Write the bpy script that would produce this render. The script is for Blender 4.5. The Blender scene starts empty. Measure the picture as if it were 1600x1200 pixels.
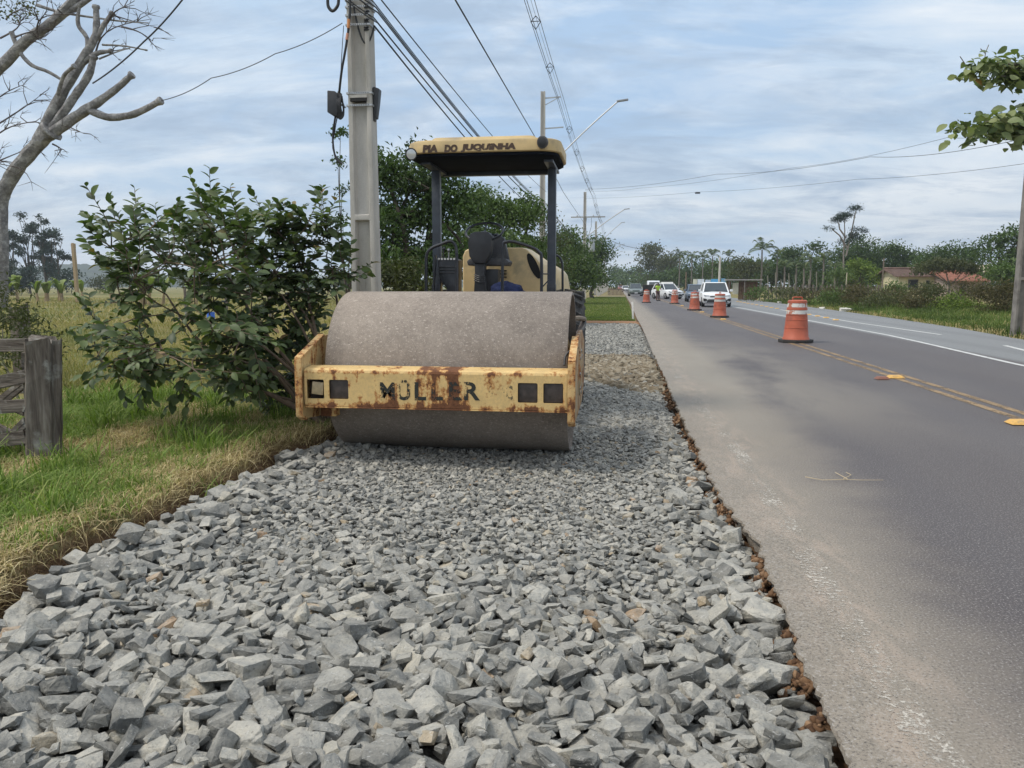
import bpy, bmesh, math, random
import numpy as np
from mathutils import Vector, Matrix, noise as mnoise

S = bpy.context.scene
C = S.collection
rng = np.random.default_rng(7)
random.seed(7)
R = math.radians

# ------------------------------------------------------------------ camera
EYE = 1.40
FPX = 1200.0
YAW, PITCH = R(7.77), R(7.27)
cam_d = bpy.data.cameras.new('camera')
cam = bpy.data.objects.new('camera', cam_d)
C.objects.link(cam)
cam.location = (0, 0, EYE)
cam.rotation_euler = (R(90) - PITCH, 0, YAW)
cam_d.sensor_width = 36
cam_d.lens = FPX / 1600 * 36
cam_d.clip_start = 0.05
cam_d.clip_end = 6000
S.camera = cam

# ------------------------------------------------------------------ world, sun, exposure
SUN_EL, SUN_AZ = 54.0, -112.0      # azimuth measured from +Y (the road) towards +X
w = bpy.data.worlds.new('World')
S.world = w
w.use_nodes = True
nt = w.node_tree
nt.nodes.clear()
def wn(t, **k):
    n = nt.nodes.new(t)
    for a, b in k.items():
        setattr(n, a, b)
    return n
def wmath(op, a, b=None, clamp=False):
    n = wn('ShaderNodeMath', operation=op, use_clamp=clamp)
    for i, v in enumerate((a, b)):
        if v is None: continue
        if isinstance(v, (int, float)): n.inputs[i].default_value = v
        else: nt.links.new(v, n.inputs[i])
    return n.outputs[0]
def wmix(f, a, b):
    n = wn('ShaderNodeMix', data_type='RGBA')
    for s, v in ((n.inputs[0], f), (n.inputs[6], a), (n.inputs[7], b)):
        if isinstance(v, (int, float)): s.default_value = v
        elif isinstance(v, tuple): s.default_value = (*v, 1)
        else: nt.links.new(v, s)
    return n.outputs[2]
def wramp(v, stops):
    n = wn('ShaderNodeValToRGB')
    nt.links.new(v, n.inputs[0])
    e = n.color_ramp.elements
    while len(e) < len(stops): e.new(0.5)
    for q, (p, c) in zip(e, stops):
        q.position = p
        q.color = (*c, 1) if isinstance(c, tuple) else (c, c, c, 1)
    return n.outputs[0]
tc = wn('ShaderNodeTexCoord')
sep = wn('ShaderNodeSeparateXYZ'); nt.links.new(tc.outputs['Generated'], sep.inputs[0])
zc = wmath('MAXIMUM', sep.outputs[2], 0.0)
den = wmath('ADD', zc, 0.20)
cx = wmath('DIVIDE', sep.outputs[0], den)
cy = wmath('DIVIDE', sep.outputs[1], den)
cmb = wn('ShaderNodeCombineXYZ')
nt.links.new(cx, cmb.inputs[0]); nt.links.new(cy, cmb.inputs[1])
def wnoise(scale, detail, rough, dist, stretch=(1, 1, 1), rot=0.0, off=(0, 0, 0)):
    mp = wn('ShaderNodeMapping')
    mp.inputs['Scale'].default_value = stretch
    mp.inputs['Rotation'].default_value = (0, 0, rot)
    mp.inputs['Location'].default_value = off
    nt.links.new(cmb.outputs[0], mp.inputs[0])
    n = wn('ShaderNodeTexNoise')
    n.inputs['Scale'].default_value = scale
    n.inputs['Detail'].default_value = detail
    n.inputs['Roughness'].default_value = rough
    n.inputs['Distortion'].default_value = dist
    nt.links.new(mp.outputs[0], n.inputs['Vector'])
    return n.outputs[0]
sky = wn('ShaderNodeTexSky', sky_type='NISHITA')
sky.sun_disc = False
sky.sun_elevation = R(SUN_EL)
sky.sun_rotation = R(SUN_AZ)
sky.dust_density = 2.0
skys = wn('ShaderNodeVectorMath', operation='SCALE')
nt.links.new(sky.outputs[0], skys.inputs[0]); skys.inputs[3].default_value = 0.10
# cloud deck: soft grey blue sheets, white streaks, darker ragged undersides
big = wnoise(0.45, 6, 0.52, 0.5, (0.85, 1.15, 1), R(18), (3.1, 1.2, 0))
fine = wnoise(2.3, 9, 0.64, 0.7, (0.75, 1.35, 1), R(12), (7.4, 4.2, 0))
dark = wnoise(1.9, 9, 0.66, 0.5, (0.7, 1.4, 1), R(20), (1.4, 9.2, 0))
deck = wramp(big, [(0.36, (0.385, 0.555, 0.785)), (0.50, (0.490, 0.640, 0.815)), (0.62, (0.700, 0.780, 0.870))])
wh = wramp(wmath('MULTIPLY', wmath('ADD', big, fine), 0.5), [(0.42, 0.0), (0.605, 0.90)])
c1 = wmix(wh, deck, (0.80, 0.865, 0.93))
dk = wramp(dark, [(0.47, 0.0), (0.64, 0.85)])
c2 = wmix(dk, c1, (0.355, 0.475, 0.640))
c3 = wmix(0.92, skys.outputs[0], c2)
up = wramp(zc, [(0.0, (0.92, 0.90, 0.88)), (0.12, (1.0, 0.98, 0.96)), (0.35, (1.12, 1.08, 1.04)), (1.0, (1.66, 1.52, 1.40))])
c4 = wn('ShaderNodeVectorMath', operation='MULTIPLY')
nt.links.new(c3, c4.inputs[0]); nt.links.new(up, c4.inputs[1])
bg = wn('ShaderNodeBackground')
bg.inputs[1].default_value = 1.0
nt.links.new(c4.outputs[0], bg.inputs[0])
wo = wn('ShaderNodeOutputWorld')
nt.links.new(bg.outputs[0], wo.inputs[0])

sl = bpy.data.lights.new('sun', 'SUN')
sl.energy = 2.4
sl.angle = R(14)
sl.color = (1.0, 0.93, 0.82)
so = bpy.data.objects.new('sun', sl)
C.objects.link(so)
_a, _e = R(SUN_AZ), R(SUN_EL)
sdir = Vector((math.sin(_a) * math.cos(_e), math.cos(_a) * math.cos(_e), math.sin(_e)))
so.rotation_euler = sdir.to_track_quat('Z', 'Y').to_euler()
so.location = (0, 0, 50)

S.view_settings.view_transform = 'Standard'
S.view_settings.look = 'None'
S.view_settings.gamma = 1
S.view_settings.exposure = 0.16
S.view_settings.use_curve_mapping = False
S.cycles.max_bounces = 6
S.cycles.transparent_max_bounces = 12
try:
    S.cycles.use_denoising = True
except Exception:
    pass

# ------------------------------------------------------------------ where a sight line meets the ground or a depth
_F = Vector((-math.sin(YAW) * math.cos(PITCH), math.cos(YAW) * math.cos(PITCH), -math.sin(PITCH)))
_Rt = Vector((math.cos(YAW), math.sin(YAW), 0))
_U = _Rt.cross(_F)
def ray(px, py):
    return _F + _Rt * ((px - 800) / FPX) + _U * ((600 - py) / FPX)
def gp(px, py, z=0.0):
    d = ray(px, py); t = (z - EYE) / d.z
    return Vector((d.x * t, d.y * t, z))
def at(px, py, Y):
    d = ray(px, py); t = Y / d.y
    return Vector((d.x * t, Y, EYE + d.z * t))

# ------------------------------------------------------------------ mesh building
class MB:
    def __init__(s):
        s.v = []; s.f = []; s.m = []; s.cur = 0
    def add(s, vs, fs):
        b = len(s.v)
        s.v.extend(tuple(p) for p in vs)
        for f in fs:
            s.f.append(tuple(i + b for i in f)); s.m.append(s.cur)
        return s
    def box(s, c, d, rot=None, taper=1.0):
        x, y, z = d[0] / 2, d[1] / 2, d[2] / 2
        vs = []
        for k in (-1, 1):
            t = taper if k > 0 else 1.0
            vs += [Vector((-x * t, -y * t, k * z)), Vector((x * t, -y * t, k * z)), Vector((x * t, y * t, k * z)), Vector((-x * t, y * t, k * z))]
        if rot is not None:
            M = rot if isinstance(rot, Matrix) else Matrix.Rotation(rot, 3, 'Z')
            vs = [M @ p for p in vs]
        c = Vector(c)
        return s.add([p + c for p in vs], [(3, 2, 1, 0), (4, 5, 6, 7), (0, 1, 5, 4), (1, 2, 6, 5), (2, 3, 7, 6), (3, 0, 4, 7)])
    def bar(s, a, b, wx, wy):
        a, b = Vector(a), Vector(b)
        q = (b - a).to_track_quat('Z', 'Y').to_matrix()
        return s.box((a + b) / 2, (wx, wy, (b - a).length), q)
    def tube(s, pts, rad, n=8, caps=True, jit=0.0):
        pts = [Vector(p) for p in pts]
        if isinstance(rad, (int, float)): rad = [rad] * len(pts)
        vs = []; N = len(pts)
        t0 = (pts[1] - pts[0]).normalized()
        ref = Vector((0, 0, 1)) if abs(t0.z) < 0.9 else Vector((1, 0, 0))
        u = t0.cross(ref).normalized()
        for i, p in enumerate(pts):
            t = (pts[min(i + 1, N - 1)] - pts[max(i - 1, 0)]).normalized()
            u = (u - t * u.dot(t))
            u = u.normalized() if u.length > 1e-6 else t.orthogonal().normalized()
            wv = t.cross(u)
            for k in range(n):
                a = 2 * math.pi * k / n
                r = rad[i] * (1 + (random.uniform(-jit, jit) if jit else 0))
                vs.append(p + (u * math.cos(a) + wv * math.sin(a)) * r)
        fs = []
        for i in range(N - 1):
            for k in range(n):
                k2 = (k + 1) % n
                fs.append((i * n + k, i * n + k2, (i + 1) * n + k2, (i + 1) * n + k))
        if caps:
            fs.append(tuple(range(n))[::-1]); fs.append(tuple((N - 1) * n + k for k in range(n)))
        return s.add(vs, fs)
    def lathe(s, prof, c=(0, 0, 0), axis='Z', n=24, sx=1.0, closed=False):
        vs = []; c = Vector(c)
        for r, h in prof:
            for k in range(n):
                a = 2 * math.pi * k / n
                p = (r * math.cos(a) * sx, r * math.sin(a), h)
                if axis == 'X': p = (p[2], p[0], p[1])
                if axis == 'Y': p = (p[0], p[2], p[1])
                vs.append(Vector(p) + c)
        fs = []
        L = len(prof)
        for i in range(L - 1 + (1 if closed else 0)):
            j = (i + 1) % L
            for k in range(n):
                k2 = (k + 1) % n
                fs.append((i * n + k, i * n + k2, j * n + k2, j * n + k))
        if not closed:
            if prof[0][0] > 1e-5: fs.append(tuple(range(n))[::-1])
            if prof[-1][0] > 1e-5: fs.append(tuple((L - 1) * n + k for k in range(n)))
        return s.add(vs, fs)
    def prism(s, poly, h0, h1, axis='Z'):
        n = len(poly)
        vs = []
        for h in (h0, h1):
            for a, b in poly:
                vs.append((a, b, h) if axis == 'Z' else (h, a, b) if axis == 'X' else (a, h, b))
        fs = [tuple(range(n))[::-1], tuple(range(n, 2 * n))] + [(i, (i + 1) % n, n + (i + 1) % n, n + i) for i in range(n)]
        return s.add(vs, fs)
    def build(s, name, mat, parent=None, smooth=False, bevel=0.0, seg=2, autosmooth=None):
        me = bpy.data.meshes.new(name)
        off = Vector((0, 0, 0)); q = parent
        while q is not None:
            off += q.location; q = q.parent
        vs = [(p[0] - off.x, p[1] - off.y, p[2] - off.z) for p in s.v] if parent else s.v
        me.from_pydata(vs, [], s.f)
        mats = mat if isinstance(mat, (list, tuple)) else [mat]
        for m in mats: me.materials.append(m)
        if len(mats) > 1: me.polygons.foreach_set('material_index', s.m)
        if smooth: me.polygons.foreach_set('use_smooth', [True] * len(s.f))
        bm = bmesh.new(); bm.from_mesh(me)
        bmesh.ops.remove_doubles(bm, verts=bm.verts, dist=1e-5)
        bmesh.ops.recalc_face_normals(bm, faces=bm.faces)
        if bevel:
            es = [e for e in bm.edges if len(e.link_faces) == 2 and e.calc_face_angle(0) > R(28)]
            bmesh.ops.bevel(bm, geom=es, offset=bevel, segments=seg, profile=0.6, affect='EDGES', clamp_overlap=True)
            for f in bm.faces: f.smooth = True
        if smooth or bevel:
            lim = R(autosmooth or 38)
            for e in bm.edges:
                if len(e.link_faces) == 2 and e.calc_face_angle(0) > lim: e.smooth = False
        bm.to_mesh(me); bm.free()
        o = bpy.data.objects.new(name, me)
        C.objects.link(o)
        if parent: o.parent = parent
        return o

def fastmesh(name, V, FC, mat, parent=None, nside=None, attr=None, smooth=False):
    """V (n,3), FC (m,k) numpy -> object, quickly. attr: per-vertex float 'shade'."""
    me = bpy.data.meshes.new(name)
    V = np.asarray(V, dtype=np.float32); FC = np.asarray(FC, dtype=np.int32)
    k = FC.shape[1]
    if parent is not None:
        q = parent; off = Vector((0, 0, 0))
        while q is not None:
            off += q.location; q = q.parent
        V = V - np.array(off, dtype=np.float32)
    me.vertices.add(len(V)); me.vertices.foreach_set('co', V.ravel())
    me.loops.add(FC.size); me.loops.foreach_set('vertex_index', FC.ravel())
    me.polygons.add(len(FC)); me.polygons.foreach_set('loop_start', np.arange(0, FC.size, k, dtype=np.int32))
    try: me.polygons.foreach_set('loop_total', np.full(len(FC), k, dtype=np.int32))
    except Exception: pass
    me.update(calc_edges=True)
    if not smooth: me.shade_flat()
    if attr is not None:
        a = me.attributes.new('shade', 'FLOAT', 'POINT')
        a.data.foreach_set('value', np.asarray(attr, dtype=np.float32))
    me.materials.append(mat)
    o = bpy.data.objects.new(name, me)
    C.objects.link(o)
    if parent is not None: o.parent = parent
    return o

def tag(o, label=None, cat=None, group=None, kind=None):
    if label: o['label'] = label
    if cat: o['category'] = cat
    if group: o['group'] = group
    if kind: o['kind'] = kind
    return o
def thing(name, label, cat, loc=(0, 0, 0), group=None):
    o = bpy.data.objects.new(name, None)
    C.objects.link(o); o.location = loc
    o.empty_display_size = 0.2
    return tag(o, label, cat, group)
def link_mesh(name, me, parent=None, loc=(0, 0, 0), rot=None, scale=None):
    o = bpy.data.objects.new(name, me); C.objects.link(o)
    o.location = loc
    if rot is not None: o.rotation_euler = rot
    if scale is not None: o.scale = scale
    if parent: o.parent = parent
    return o
def copy_tree(o, parent=None):
    c = o.copy(); C.objects.link(c); c.parent = parent
    for ch in [q for q in o.children]: copy_tree(ch, c)
    return c

# ------------------------------------------------------------------ materials
class MT:
    def __init__(s, name):
        s.m = bpy.data.materials.new(name); s.m.use_nodes = True
        s.t = s.m.node_tree; s.t.nodes.clear()
        s.out = s.node('ShaderNodeOutputMaterial')
        s.b = s.node('ShaderNodeBsdfPrincipled')
        s.t.links.new(s.b.outputs[0], s.out.inputs[0])
        s._c = {}
    def node(s, t, **k):
        n = s.t.nodes.new(t)
        for a, b in k.items(): setattr(n, a, b)
        return n
    def put(s, sock, v):
        if v is None: return
        if isinstance(v, (int, float)): sock.default_value = v
        elif isinstance(v, tuple):
            sock.default_value = (*v, 1) if (len(v) == 3 and sock.type == 'RGBA') else v
        else: s.t.links.new(v, sock)
    def coord(s, kind='Object'):
        if kind not in s._c:
            if kind == 'World': s._c[kind] = s.node('ShaderNodeNewGeometry').outputs['Position']
            else: s._c[kind] = s.node('ShaderNodeTexCoord').outputs[kind]
        return s._c[kind]
    def xyz(s, kind='Object'):
        k = 'xyz' + kind
        if k not in s._c:
            n = s.node('ShaderNodeSeparateXYZ'); s.put(n.inputs[0], s.coord(kind)); s._c[k] = n.outputs
        return s._c[k]
    def noise(s, scale, detail=4, rough=0.55, dist=0.0, stretch=None, kind='Object', off=None):
        n = s.node('ShaderNodeTexNoise')
        v = s.coord(kind)
        if stretch or off:
            mp = s.node('ShaderNodeMapping'); s.put(mp.inputs[0], v)
            if stretch: mp.inputs['Scale'].default_value = stretch
            if off: mp.inputs['Location'].default_value = off
            v = mp.outputs[0]
        s.put(n.inputs['Vector'], v)
        n.inputs['Scale'].default_value = scale; n.inputs['Detail'].default_value = detail
        n.inputs['Roughness'].default_value = rough; n.inputs['Distortion'].default_value = dist
        return n.outputs[0]
    def voronoi(s, scale, feature='F1', kind='Object', out='Distance', stretch=None):
        n = s.node('ShaderNodeTexVoronoi', feature=feature)
        v = s.coord(kind)
        if stretch:
            mp = s.node('ShaderNodeMapping'); s.put(mp.inputs[0], v); mp.inputs['Scale'].default_value = stretch; v = mp.outputs[0]
        s.put(n.inputs['Vector'], v); n.inputs['Scale'].default_value = scale
        return n.outputs[out]
    def ramp(s, v, stops, interp='LINEAR'):
        n = s.node('ShaderNodeValToRGB'); s.put(n.inputs[0], v)
        n.color_ramp.interpolation = interp
        e = n.color_ramp.elements
        while len(e) < len(stops): e.new(0.5)
        for q, (p, c) in zip(e, stops):
            q.position = p; q.color = (*c, 1) if isinstance(c, tuple) else (c, c, c, 1)
        return n.outputs[0]
    def mix(s, f, a, b, mode='MIX'):
        n = s.node('ShaderNodeMix', data_type='RGBA', blend_type=mode)
        s.put(n.inputs[0], f); s.put(n.inputs[6], a); s.put(n.inputs[7], b)
        return n.outputs[2]
    def math(s, op, a, b=None, c=None, clamp=False):
        n = s.node('ShaderNodeMath', operation=op, use_clamp=clamp)
        s.put(n.inputs[0], a); s.put(n.inputs[1], b)
        if c is not None: s.put(n.inputs[2], c)
        return n.outputs[0]
    def step(s, v, a, b):
        n = s.node('ShaderNodeMapRange'); s.put(n.inputs[0], v)
        n.interpolation_type = 'SMOOTHSTEP'
        n.inputs[1].default_value = a; n.inputs[2].default_value = b
        return n.outputs[0]
    def attr(s, name='shade'):
        n = s.node('ShaderNodeAttribute'); n.attribute_name = name
        return n.outputs['Fac']
    def orand(s):
        return s.node('ShaderNodeObjectInfo').outputs['Random']
    def bump(s, h, strength=0.3, dist=0.01):
        n = s.node('ShaderNodeBump'); s.put(n.inputs['Height'], h)
        n.inputs['Strength'].default_value = strength; n.inputs['Distance'].default_value = dist
        s.t.links.new(n.outputs[0], s.b.inputs['Normal'])
    def set(s, color=None, rough=None, metal=None, spec=None):
        s.put(s.b.inputs['Base Color'], color); s.put(s.b.inputs['Roughness'], rough)
        s.put(s.b.inputs['Metallic'], metal); s.put(s.b.inputs['Specular IOR Level'], spec)
        return s.m

def simple(name, col, rough=0.6, metal=0.0, var=0.12, scale=8.0, bump=0.0, spec=0.5, dirt=None):
    M = MT(name)
    c2 = tuple(min(1, x * (1 + var)) for x in col); c1 = tuple(x * (1 - var) for x in col)
    c = M.ramp(M.noise(scale, 5), [(0.3, c1), (0.7, c2)])
    if dirt:
        c = M.mix(M.step(M.noise(scale * 0.7, 6, 0.65, off=(3, 5, 1)), 0.48, 0.72), c, dirt)
    if bump: M.bump(M.noise(scale * 6, 4), bump, 0.01)
    return M.set(c, rough, metal, spec)

def foliage(name, dark, light, other=None, rough=0.5, transl=0.25, oi=False, spec=0.35):
    """leaf material: per-leaf tone from 'shade' (or object random), some light through the blade"""
    M = MT(name)
    v = M.orand() if oi else M.attr()
    st = [(0.0, dark), (0.75, light)]
    if other: st = [(0.0, dark), (0.80, light), (0.93, light), (1.0, other)]
    c = M.ramp(v, st)
    M.set(c, rough, 0, spec)
    tr = M.node('ShaderNodeBsdfTranslucent'); M.put(tr.inputs[0], M.mix(1.0, c, (0.9, 1.15, 0.35), 'MULTIPLY'))
    mx = M.node('ShaderNodeMixShader'); mx.inputs[0].default_value = transl
    M.t.links.new(M.b.outputs[0], mx.inputs[1]); M.t.links.new(tr.outputs[0], mx.inputs[2])
    M.t.links.new(mx.outputs[0], M.out.inputs[0])
    return M.m
# ------------------------------------------------------------------ ground, gravel bed, road
def poly_at(P, y):
    ys = [p[1] for p in P]; xs = [p[0] for p in P]
    return float(np.interp(y, ys, xs))
def pix_poly(pts, z):
    P = [gp(a, b, z) for a, b in pts]
    P.sort(key=lambda p: p.y)
    return P
GZ = -0.10
_le = pix_poly([(-60, 1040), (0, 985), (60, 915), (150, 862), (240, 832), (300, 795), (340, 775), (400, 750), (440, 718), (510, 700)], GZ)
LEFT_EDGE = [(_le[0].x, 0.5)] + [(p.x, p.y) for p in _le] + [(-2.75, 9), (-2.7, 33), (-2.7, 400)]
_re = pix_poly([(1345, 1200), (1300, 1120), (1262, 1060), (1245, 1000), (1222, 940), (1208, 905), (1192, 880), (1190, 850), (1160, 820),
                (1130, 780), (1110, 740), (1080, 680), (1060, 640), (1040, 590), (1020, 550), (1003, 510)], 0)
RIGHT_EDGE = [(_re[0].x + 0.02, 0.5)] + [(p.x, p.y) for p in _re] + [(0.86, 33), (1.05, 60), (1.2, 110), (1.4, 400)]
def left_edge(y):
    return poly_at(LEFT_EDGE, y) + 0.06 * mnoise.noise((y * 2.1, 3.3, 0)) + 0.03 * mnoise.noise((y * 7.0, 8.3, 0))
def right_edge(y):
    j = 0.030 * mnoise.noise((y * 6.0, 1.3, 0)) + 0.026 * mnoise.noise((y * 19.0, 5.3, 0)) + 0.012 * mnoise.noise((y * 47.0, 5.3, 0)) + 0.05 * max(0, mnoise.noise((y * 3.1, 7.7, 2)) - 0.18) if y < 16 else 0.015 * mnoise.noise((y * 3.0, 1.3, 0))
    return poly_at(RIGHT_EDGE, y) + j
GRASS_Y = 30.5   # where the gravel stops and the grass strip begins
_rv = pix_poly([(1600, 531), (1500, 513), (1400, 498), (1300, 484), (1220, 474), (1160, 467)], 0)
RIGHT_VERGE = [(_rv[0].x - 0.35, 0.5), (_rv[0].x - 0.1, 9)] + [(p.x, p.y) for p in _rv] + [(14.0, 110), (14.5, 400)]
def verge_x(y): return poly_at(RIGHT_VERGE, y)

def gnoise(x, y, s, o=0.0): return mnoise.noise((x * s, y * s, o))
def ground_z(x, y):
    le = left_edge(y) if y < 60 else -2.7
    re = poly_at(RIGHT_EDGE, min(y, 390)); vx = verge_x(min(y, 390))
    if x < le:
        d = le - x
        t = min(1, d / 0.16)
        top = -0.004 + 0.035 * gnoise(x, y, 1.7) + 0.02 * gnoise(x, y, 5.0, 2)
        top += 0.028 * math.exp(-((d - 0.35) / 0.3) ** 2)
        if d > 3: top -= min(0.25, (d - 3) * 0.03)
        return -0.17 + (top + 0.17) * (t * t * (3 - 2 * t))
    if x < re + 0.25:
        if y < GRASS_Y: return -0.17
        t = min(1, (y - GRASS_Y) / 0.25)
        z = -0.12 + (0.07 * t + 0.05 * t) + 0.012 * gnoise(x, y, 2)
        return z - (0.05 if x > re - 0.1 else 0)
    if x < vx: return -0.17
    d = x - vx
    return -0.17 + min(1, d / 0.3) * 0.16 + 0.03 * gnoise(x, y, 0.8) + min(0.35, max(0, d - 1) * 0.06)
xs = list(np.concatenate([-np.geomspace(900, 14, 26), np.linspace(-13, -4.2, 26), np.linspace(-4.1, -2.2, 64), np.linspace(-2.0, 0.2, 7),
     np.linspace(0.3, 1.6, 16), np.linspace(2.5, 8, 4), np.linspace(8.6, 20, 34), np.geomspace(22, 900, 24)]))
ys = list(np.concatenate([np.linspace(-30, 0.5, 8), np.linspace(0.8, 9, 150), np.linspace(9.2, 34, 90), np.geomspace(34.8, 1200, 46)]))
V = np.array([(x, y, ground_z(x, y)) for y in ys for x in xs])
nx = len(xs)
ii = np.arange(len(ys) - 1)[:, None] * nx + np.arange(nx - 1)[None, :]
FCS = np.stack([ii, ii + 1, ii + nx + 1, ii + nx], -1).reshape(-1, 4)

M = MT('ground_soil_and_grass')
P = M.xyz('World')
n1 = M.noise(0.55, 6, 0.6, kind='World'); n2 = M.noise(3.0, 6, 0.6, kind='World'); n3 = M.noise(26, 5, 0.6, kind='World')
n0 = M.noise(0.09, 4, 0.6, kind='World')
green = M.ramp(n3, [(0.3, (0.045, 0.075, 0.018)), (0.7, (0.10, 0.15, 0.038))])
dry = M.ramp(n3, [(0.3, (0.17, 0.13, 0.055)), (0.7, (0.30, 0.25, 0.12))])
g = M.mix(M.step(M.math('ADD', M.math('MULTIPLY', n1, 0.5), M.math('MULTIPLY', n2, 0.5)), 0.38, 0.52), green, dry)
# the pasture further left is drier and paler, with green belts
field = M.mix(M.step(M.math('ADD', M.math('MULTIPLY', n0, 0.6), M.math('MULTIPLY', n1, 0.4)), 0.44, 0.60), M.ramp(n2, [(0.3, (0.10, 0.115, 0.035)), (0.7, (0.17, 0.175, 0.06))]),
              M.ramp(n2, [(0.3, (0.21, 0.165, 0.075)), (0.7, (0.32, 0.25, 0.12))]))
isf = M.step(P[0], -6.0, -9.5)
g = M.mix(isf, g, field)
soil = M.ramp(n3, [(0.25, (0.055, 0.032, 0.018)), (0.5, (0.13, 0.078, 0.045)), (0.75, (0.22, 0.14, 0.085))])
low = M.math('MULTIPLY', M.step(P[2], 0.02, -0.07), M.step(M.math('ABSOLUTE', M.math('ADD', P[0], 1.0)), 4.2, 3.2))
g = M.mix(low, g, soil)
endb = M.math('MULTIPLY', M.math('MULTIPLY', M.step(P[1], 30.2, 30.5), M.step(M.math('ADD', P[1], M.math('MULTIPLY', n1, 1.5)), 33.0, 32.0)), M.step(M.math('ABSOLUTE', M.math('ADD', P[0], 0.9)), 2.3, 1.9))
g = M.mix(endb, g, (0.30, 0.17, 0.095))
M.bump(M.math('ADD', n3, M.noise(90, 3, kind='World')), 0.6, 0.02)
ground_m = M.set(g, 0.95, 0, 0.15)
tag(fastmesh('ground', V, FCS, ground_m, smooth=True), 'grassy ground with bare brown soil where it was cut for the road works', None, None, 'structure')

# --- gravel bed: a dark bed sheet that carries every stone
M = MT('gravel_bed_fines')
n = M.noise(60, 5, 0.7)
c = M.ramp(n, [(0.3, (0.05, 0.05, 0.048)), (0.7, (0.17, 0.165, 0.155))])
far = M.ramp(M.voronoi(26, out='Color'), [(0.1, (0.13, 0.13, 0.125)), (0.9, (0.34, 0.345, 0.34))])
Yc = M.xyz()[1]
c = M.mix(M.step(Yc, 6.5, 9.0), c, far)
brown = M.step(M.math('ADD', Yc, M.math('MULTIPLY', M.noise(1.6, 4), 2.4)), 12.2, 12.9)
brown2 = M.step(M.math('ADD', Yc, M.math('MULTIPLY', M.noise(1.6, 4, off=(4, 4, 4)), 3.0)), 18.6, 17.4)
bm_ = M.math('MULTIPLY', brown, brown2)
c = M.mix(M.math('MULTIPLY', bm_, 0.8), c, M.ramp(M.noise(14, 5), [(0.3, (0.12, 0.085, 0.05)), (0.7, (0.30, 0.235, 0.15))]))
M.bump(M.math('ADD', M.noise(30, 4), M.voronoi(26)), 1.0, 0.03)
bed_m = M.set(c, 0.95, 0, 0.2)
def bed_z(x, y):
    z = -0.135 + 0.01 * gnoise(x, y, 2.0)
    if y > 6.5: z = -0.125 + 0.012 * gnoise(x, y, 2.5)
    hump = math.exp(-((y - 13.6) / 1.9) ** 4)
    z += hump * (0.045 + 0.03 * gnoise(x, y, 1.8, 3) + 0.02 * gnoise(x, y, 5, 3))
    if y > 17: z += min(0.05, (y - 17) * 0.02)
    z -= 0.05 * min(1, max(0, (x - (poly_at(RIGHT_EDGE, y) - 0.16)) / 0.16)) * (1 if y < 16 else 0.6)
    return z
bxs = np.linspace(-2.95, 0.86, 64); bys = np.concatenate([np.linspace(0.8, 7.5, 90), np.linspace(7.6, 30.6, 190)])
V = np.array([(x, y, bed_z(x, y)) for y in bys for x in bxs])
nx = len(bxs); ii = np.arange(len(bys) - 1)[:, None] * nx + np.arange(nx - 1)[None, :]
gravel = fastmesh('gravel_bed', V, np.stack([ii, ii + 1, ii + nx + 1, ii + nx], -1).reshape(-1, 4), bed_m, smooth=True)
tag(gravel, 'bed of crushed grey stone along the broken road edge', None, None, 'structure')

def stone_mat(name, oi):
    M = MT(name)
    v = M.orand() if oi else M.attr()
    v = M.math('MULTIPLY', v, 0.90) if oi else v
    base = M.ramp(v, [(0.0, (0.115, 0.115, 0.106)), (0.3, (0.225, 0.218, 0.197)), (0.62, (0.345, 0.330, 0.292)), (0.84, (0.455, 0.428, 0.370)),
                      (0.92, (0.40, 0.365, 0.29)), (0.975, (0.42, 0.33, 0.22)), (1.0, (0.37, 0.24, 0.14))])
    n = M.noise(16, 6, 0.65, kind='World')
    c = M.mix(M.step(n, 0.35, 0.7), M.mix(1.0, base, (0.70, 0.73, 0.77), 'MULTIPLY'), M.mix(1.0, base, (1.16, 1.15, 1.12), 'MULTIPLY'))
    # paler blotches on upward faces, pale scratches
    g_ = M.node('ShaderNodeNewGeometry'); sp = M.node('ShaderNodeSeparateXYZ'); M.put(sp.inputs[0], g_.outputs['True Normal'])
    pale_mask = M.math('MULTIPLY', M.step(sp.outputs[2], 0.2, 0.95), M.step(M.noise(9, 5, 0.6, kind='World', off=(2, 2, 2)), 0.32, 0.66))
    c = M.mix(M.math('MULTIPLY', pale_mask, 0.42), c, (0.52, 0.495, 0.440))
    scr = M.step(M.noise(30, 4, 0.7, 1.4, kind='World', stretch=(1, 2.6, 1.4)), 0.60, 0.68)
    c = M.mix(M.math('MULTIPLY', scr, 0.60), c, (0.62, 0.615, 0.59))
    pit = M.step(M.noise(55, 4, 0.75, kind='World', off=(8, 1, 3)), 0.46, 0.34)
    c = M.mix(M.math('MULTIPLY', pit, 0.45), c, (0.085, 0.085, 0.08))
    M.bump(M.math('ADD', M.noise(45, 6, 0.7, kind='World'), M.math('MULTIPLY', M.noise(14, 4, 0.6, kind='World'), 1.6)), 0.9, 0.016)
    return M.set(c, 0.82, 0, 0.3)
stone_oi = stone_mat('stone_grey', True)
stone_at = stone_mat('stone_grey_mass', False)

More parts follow.
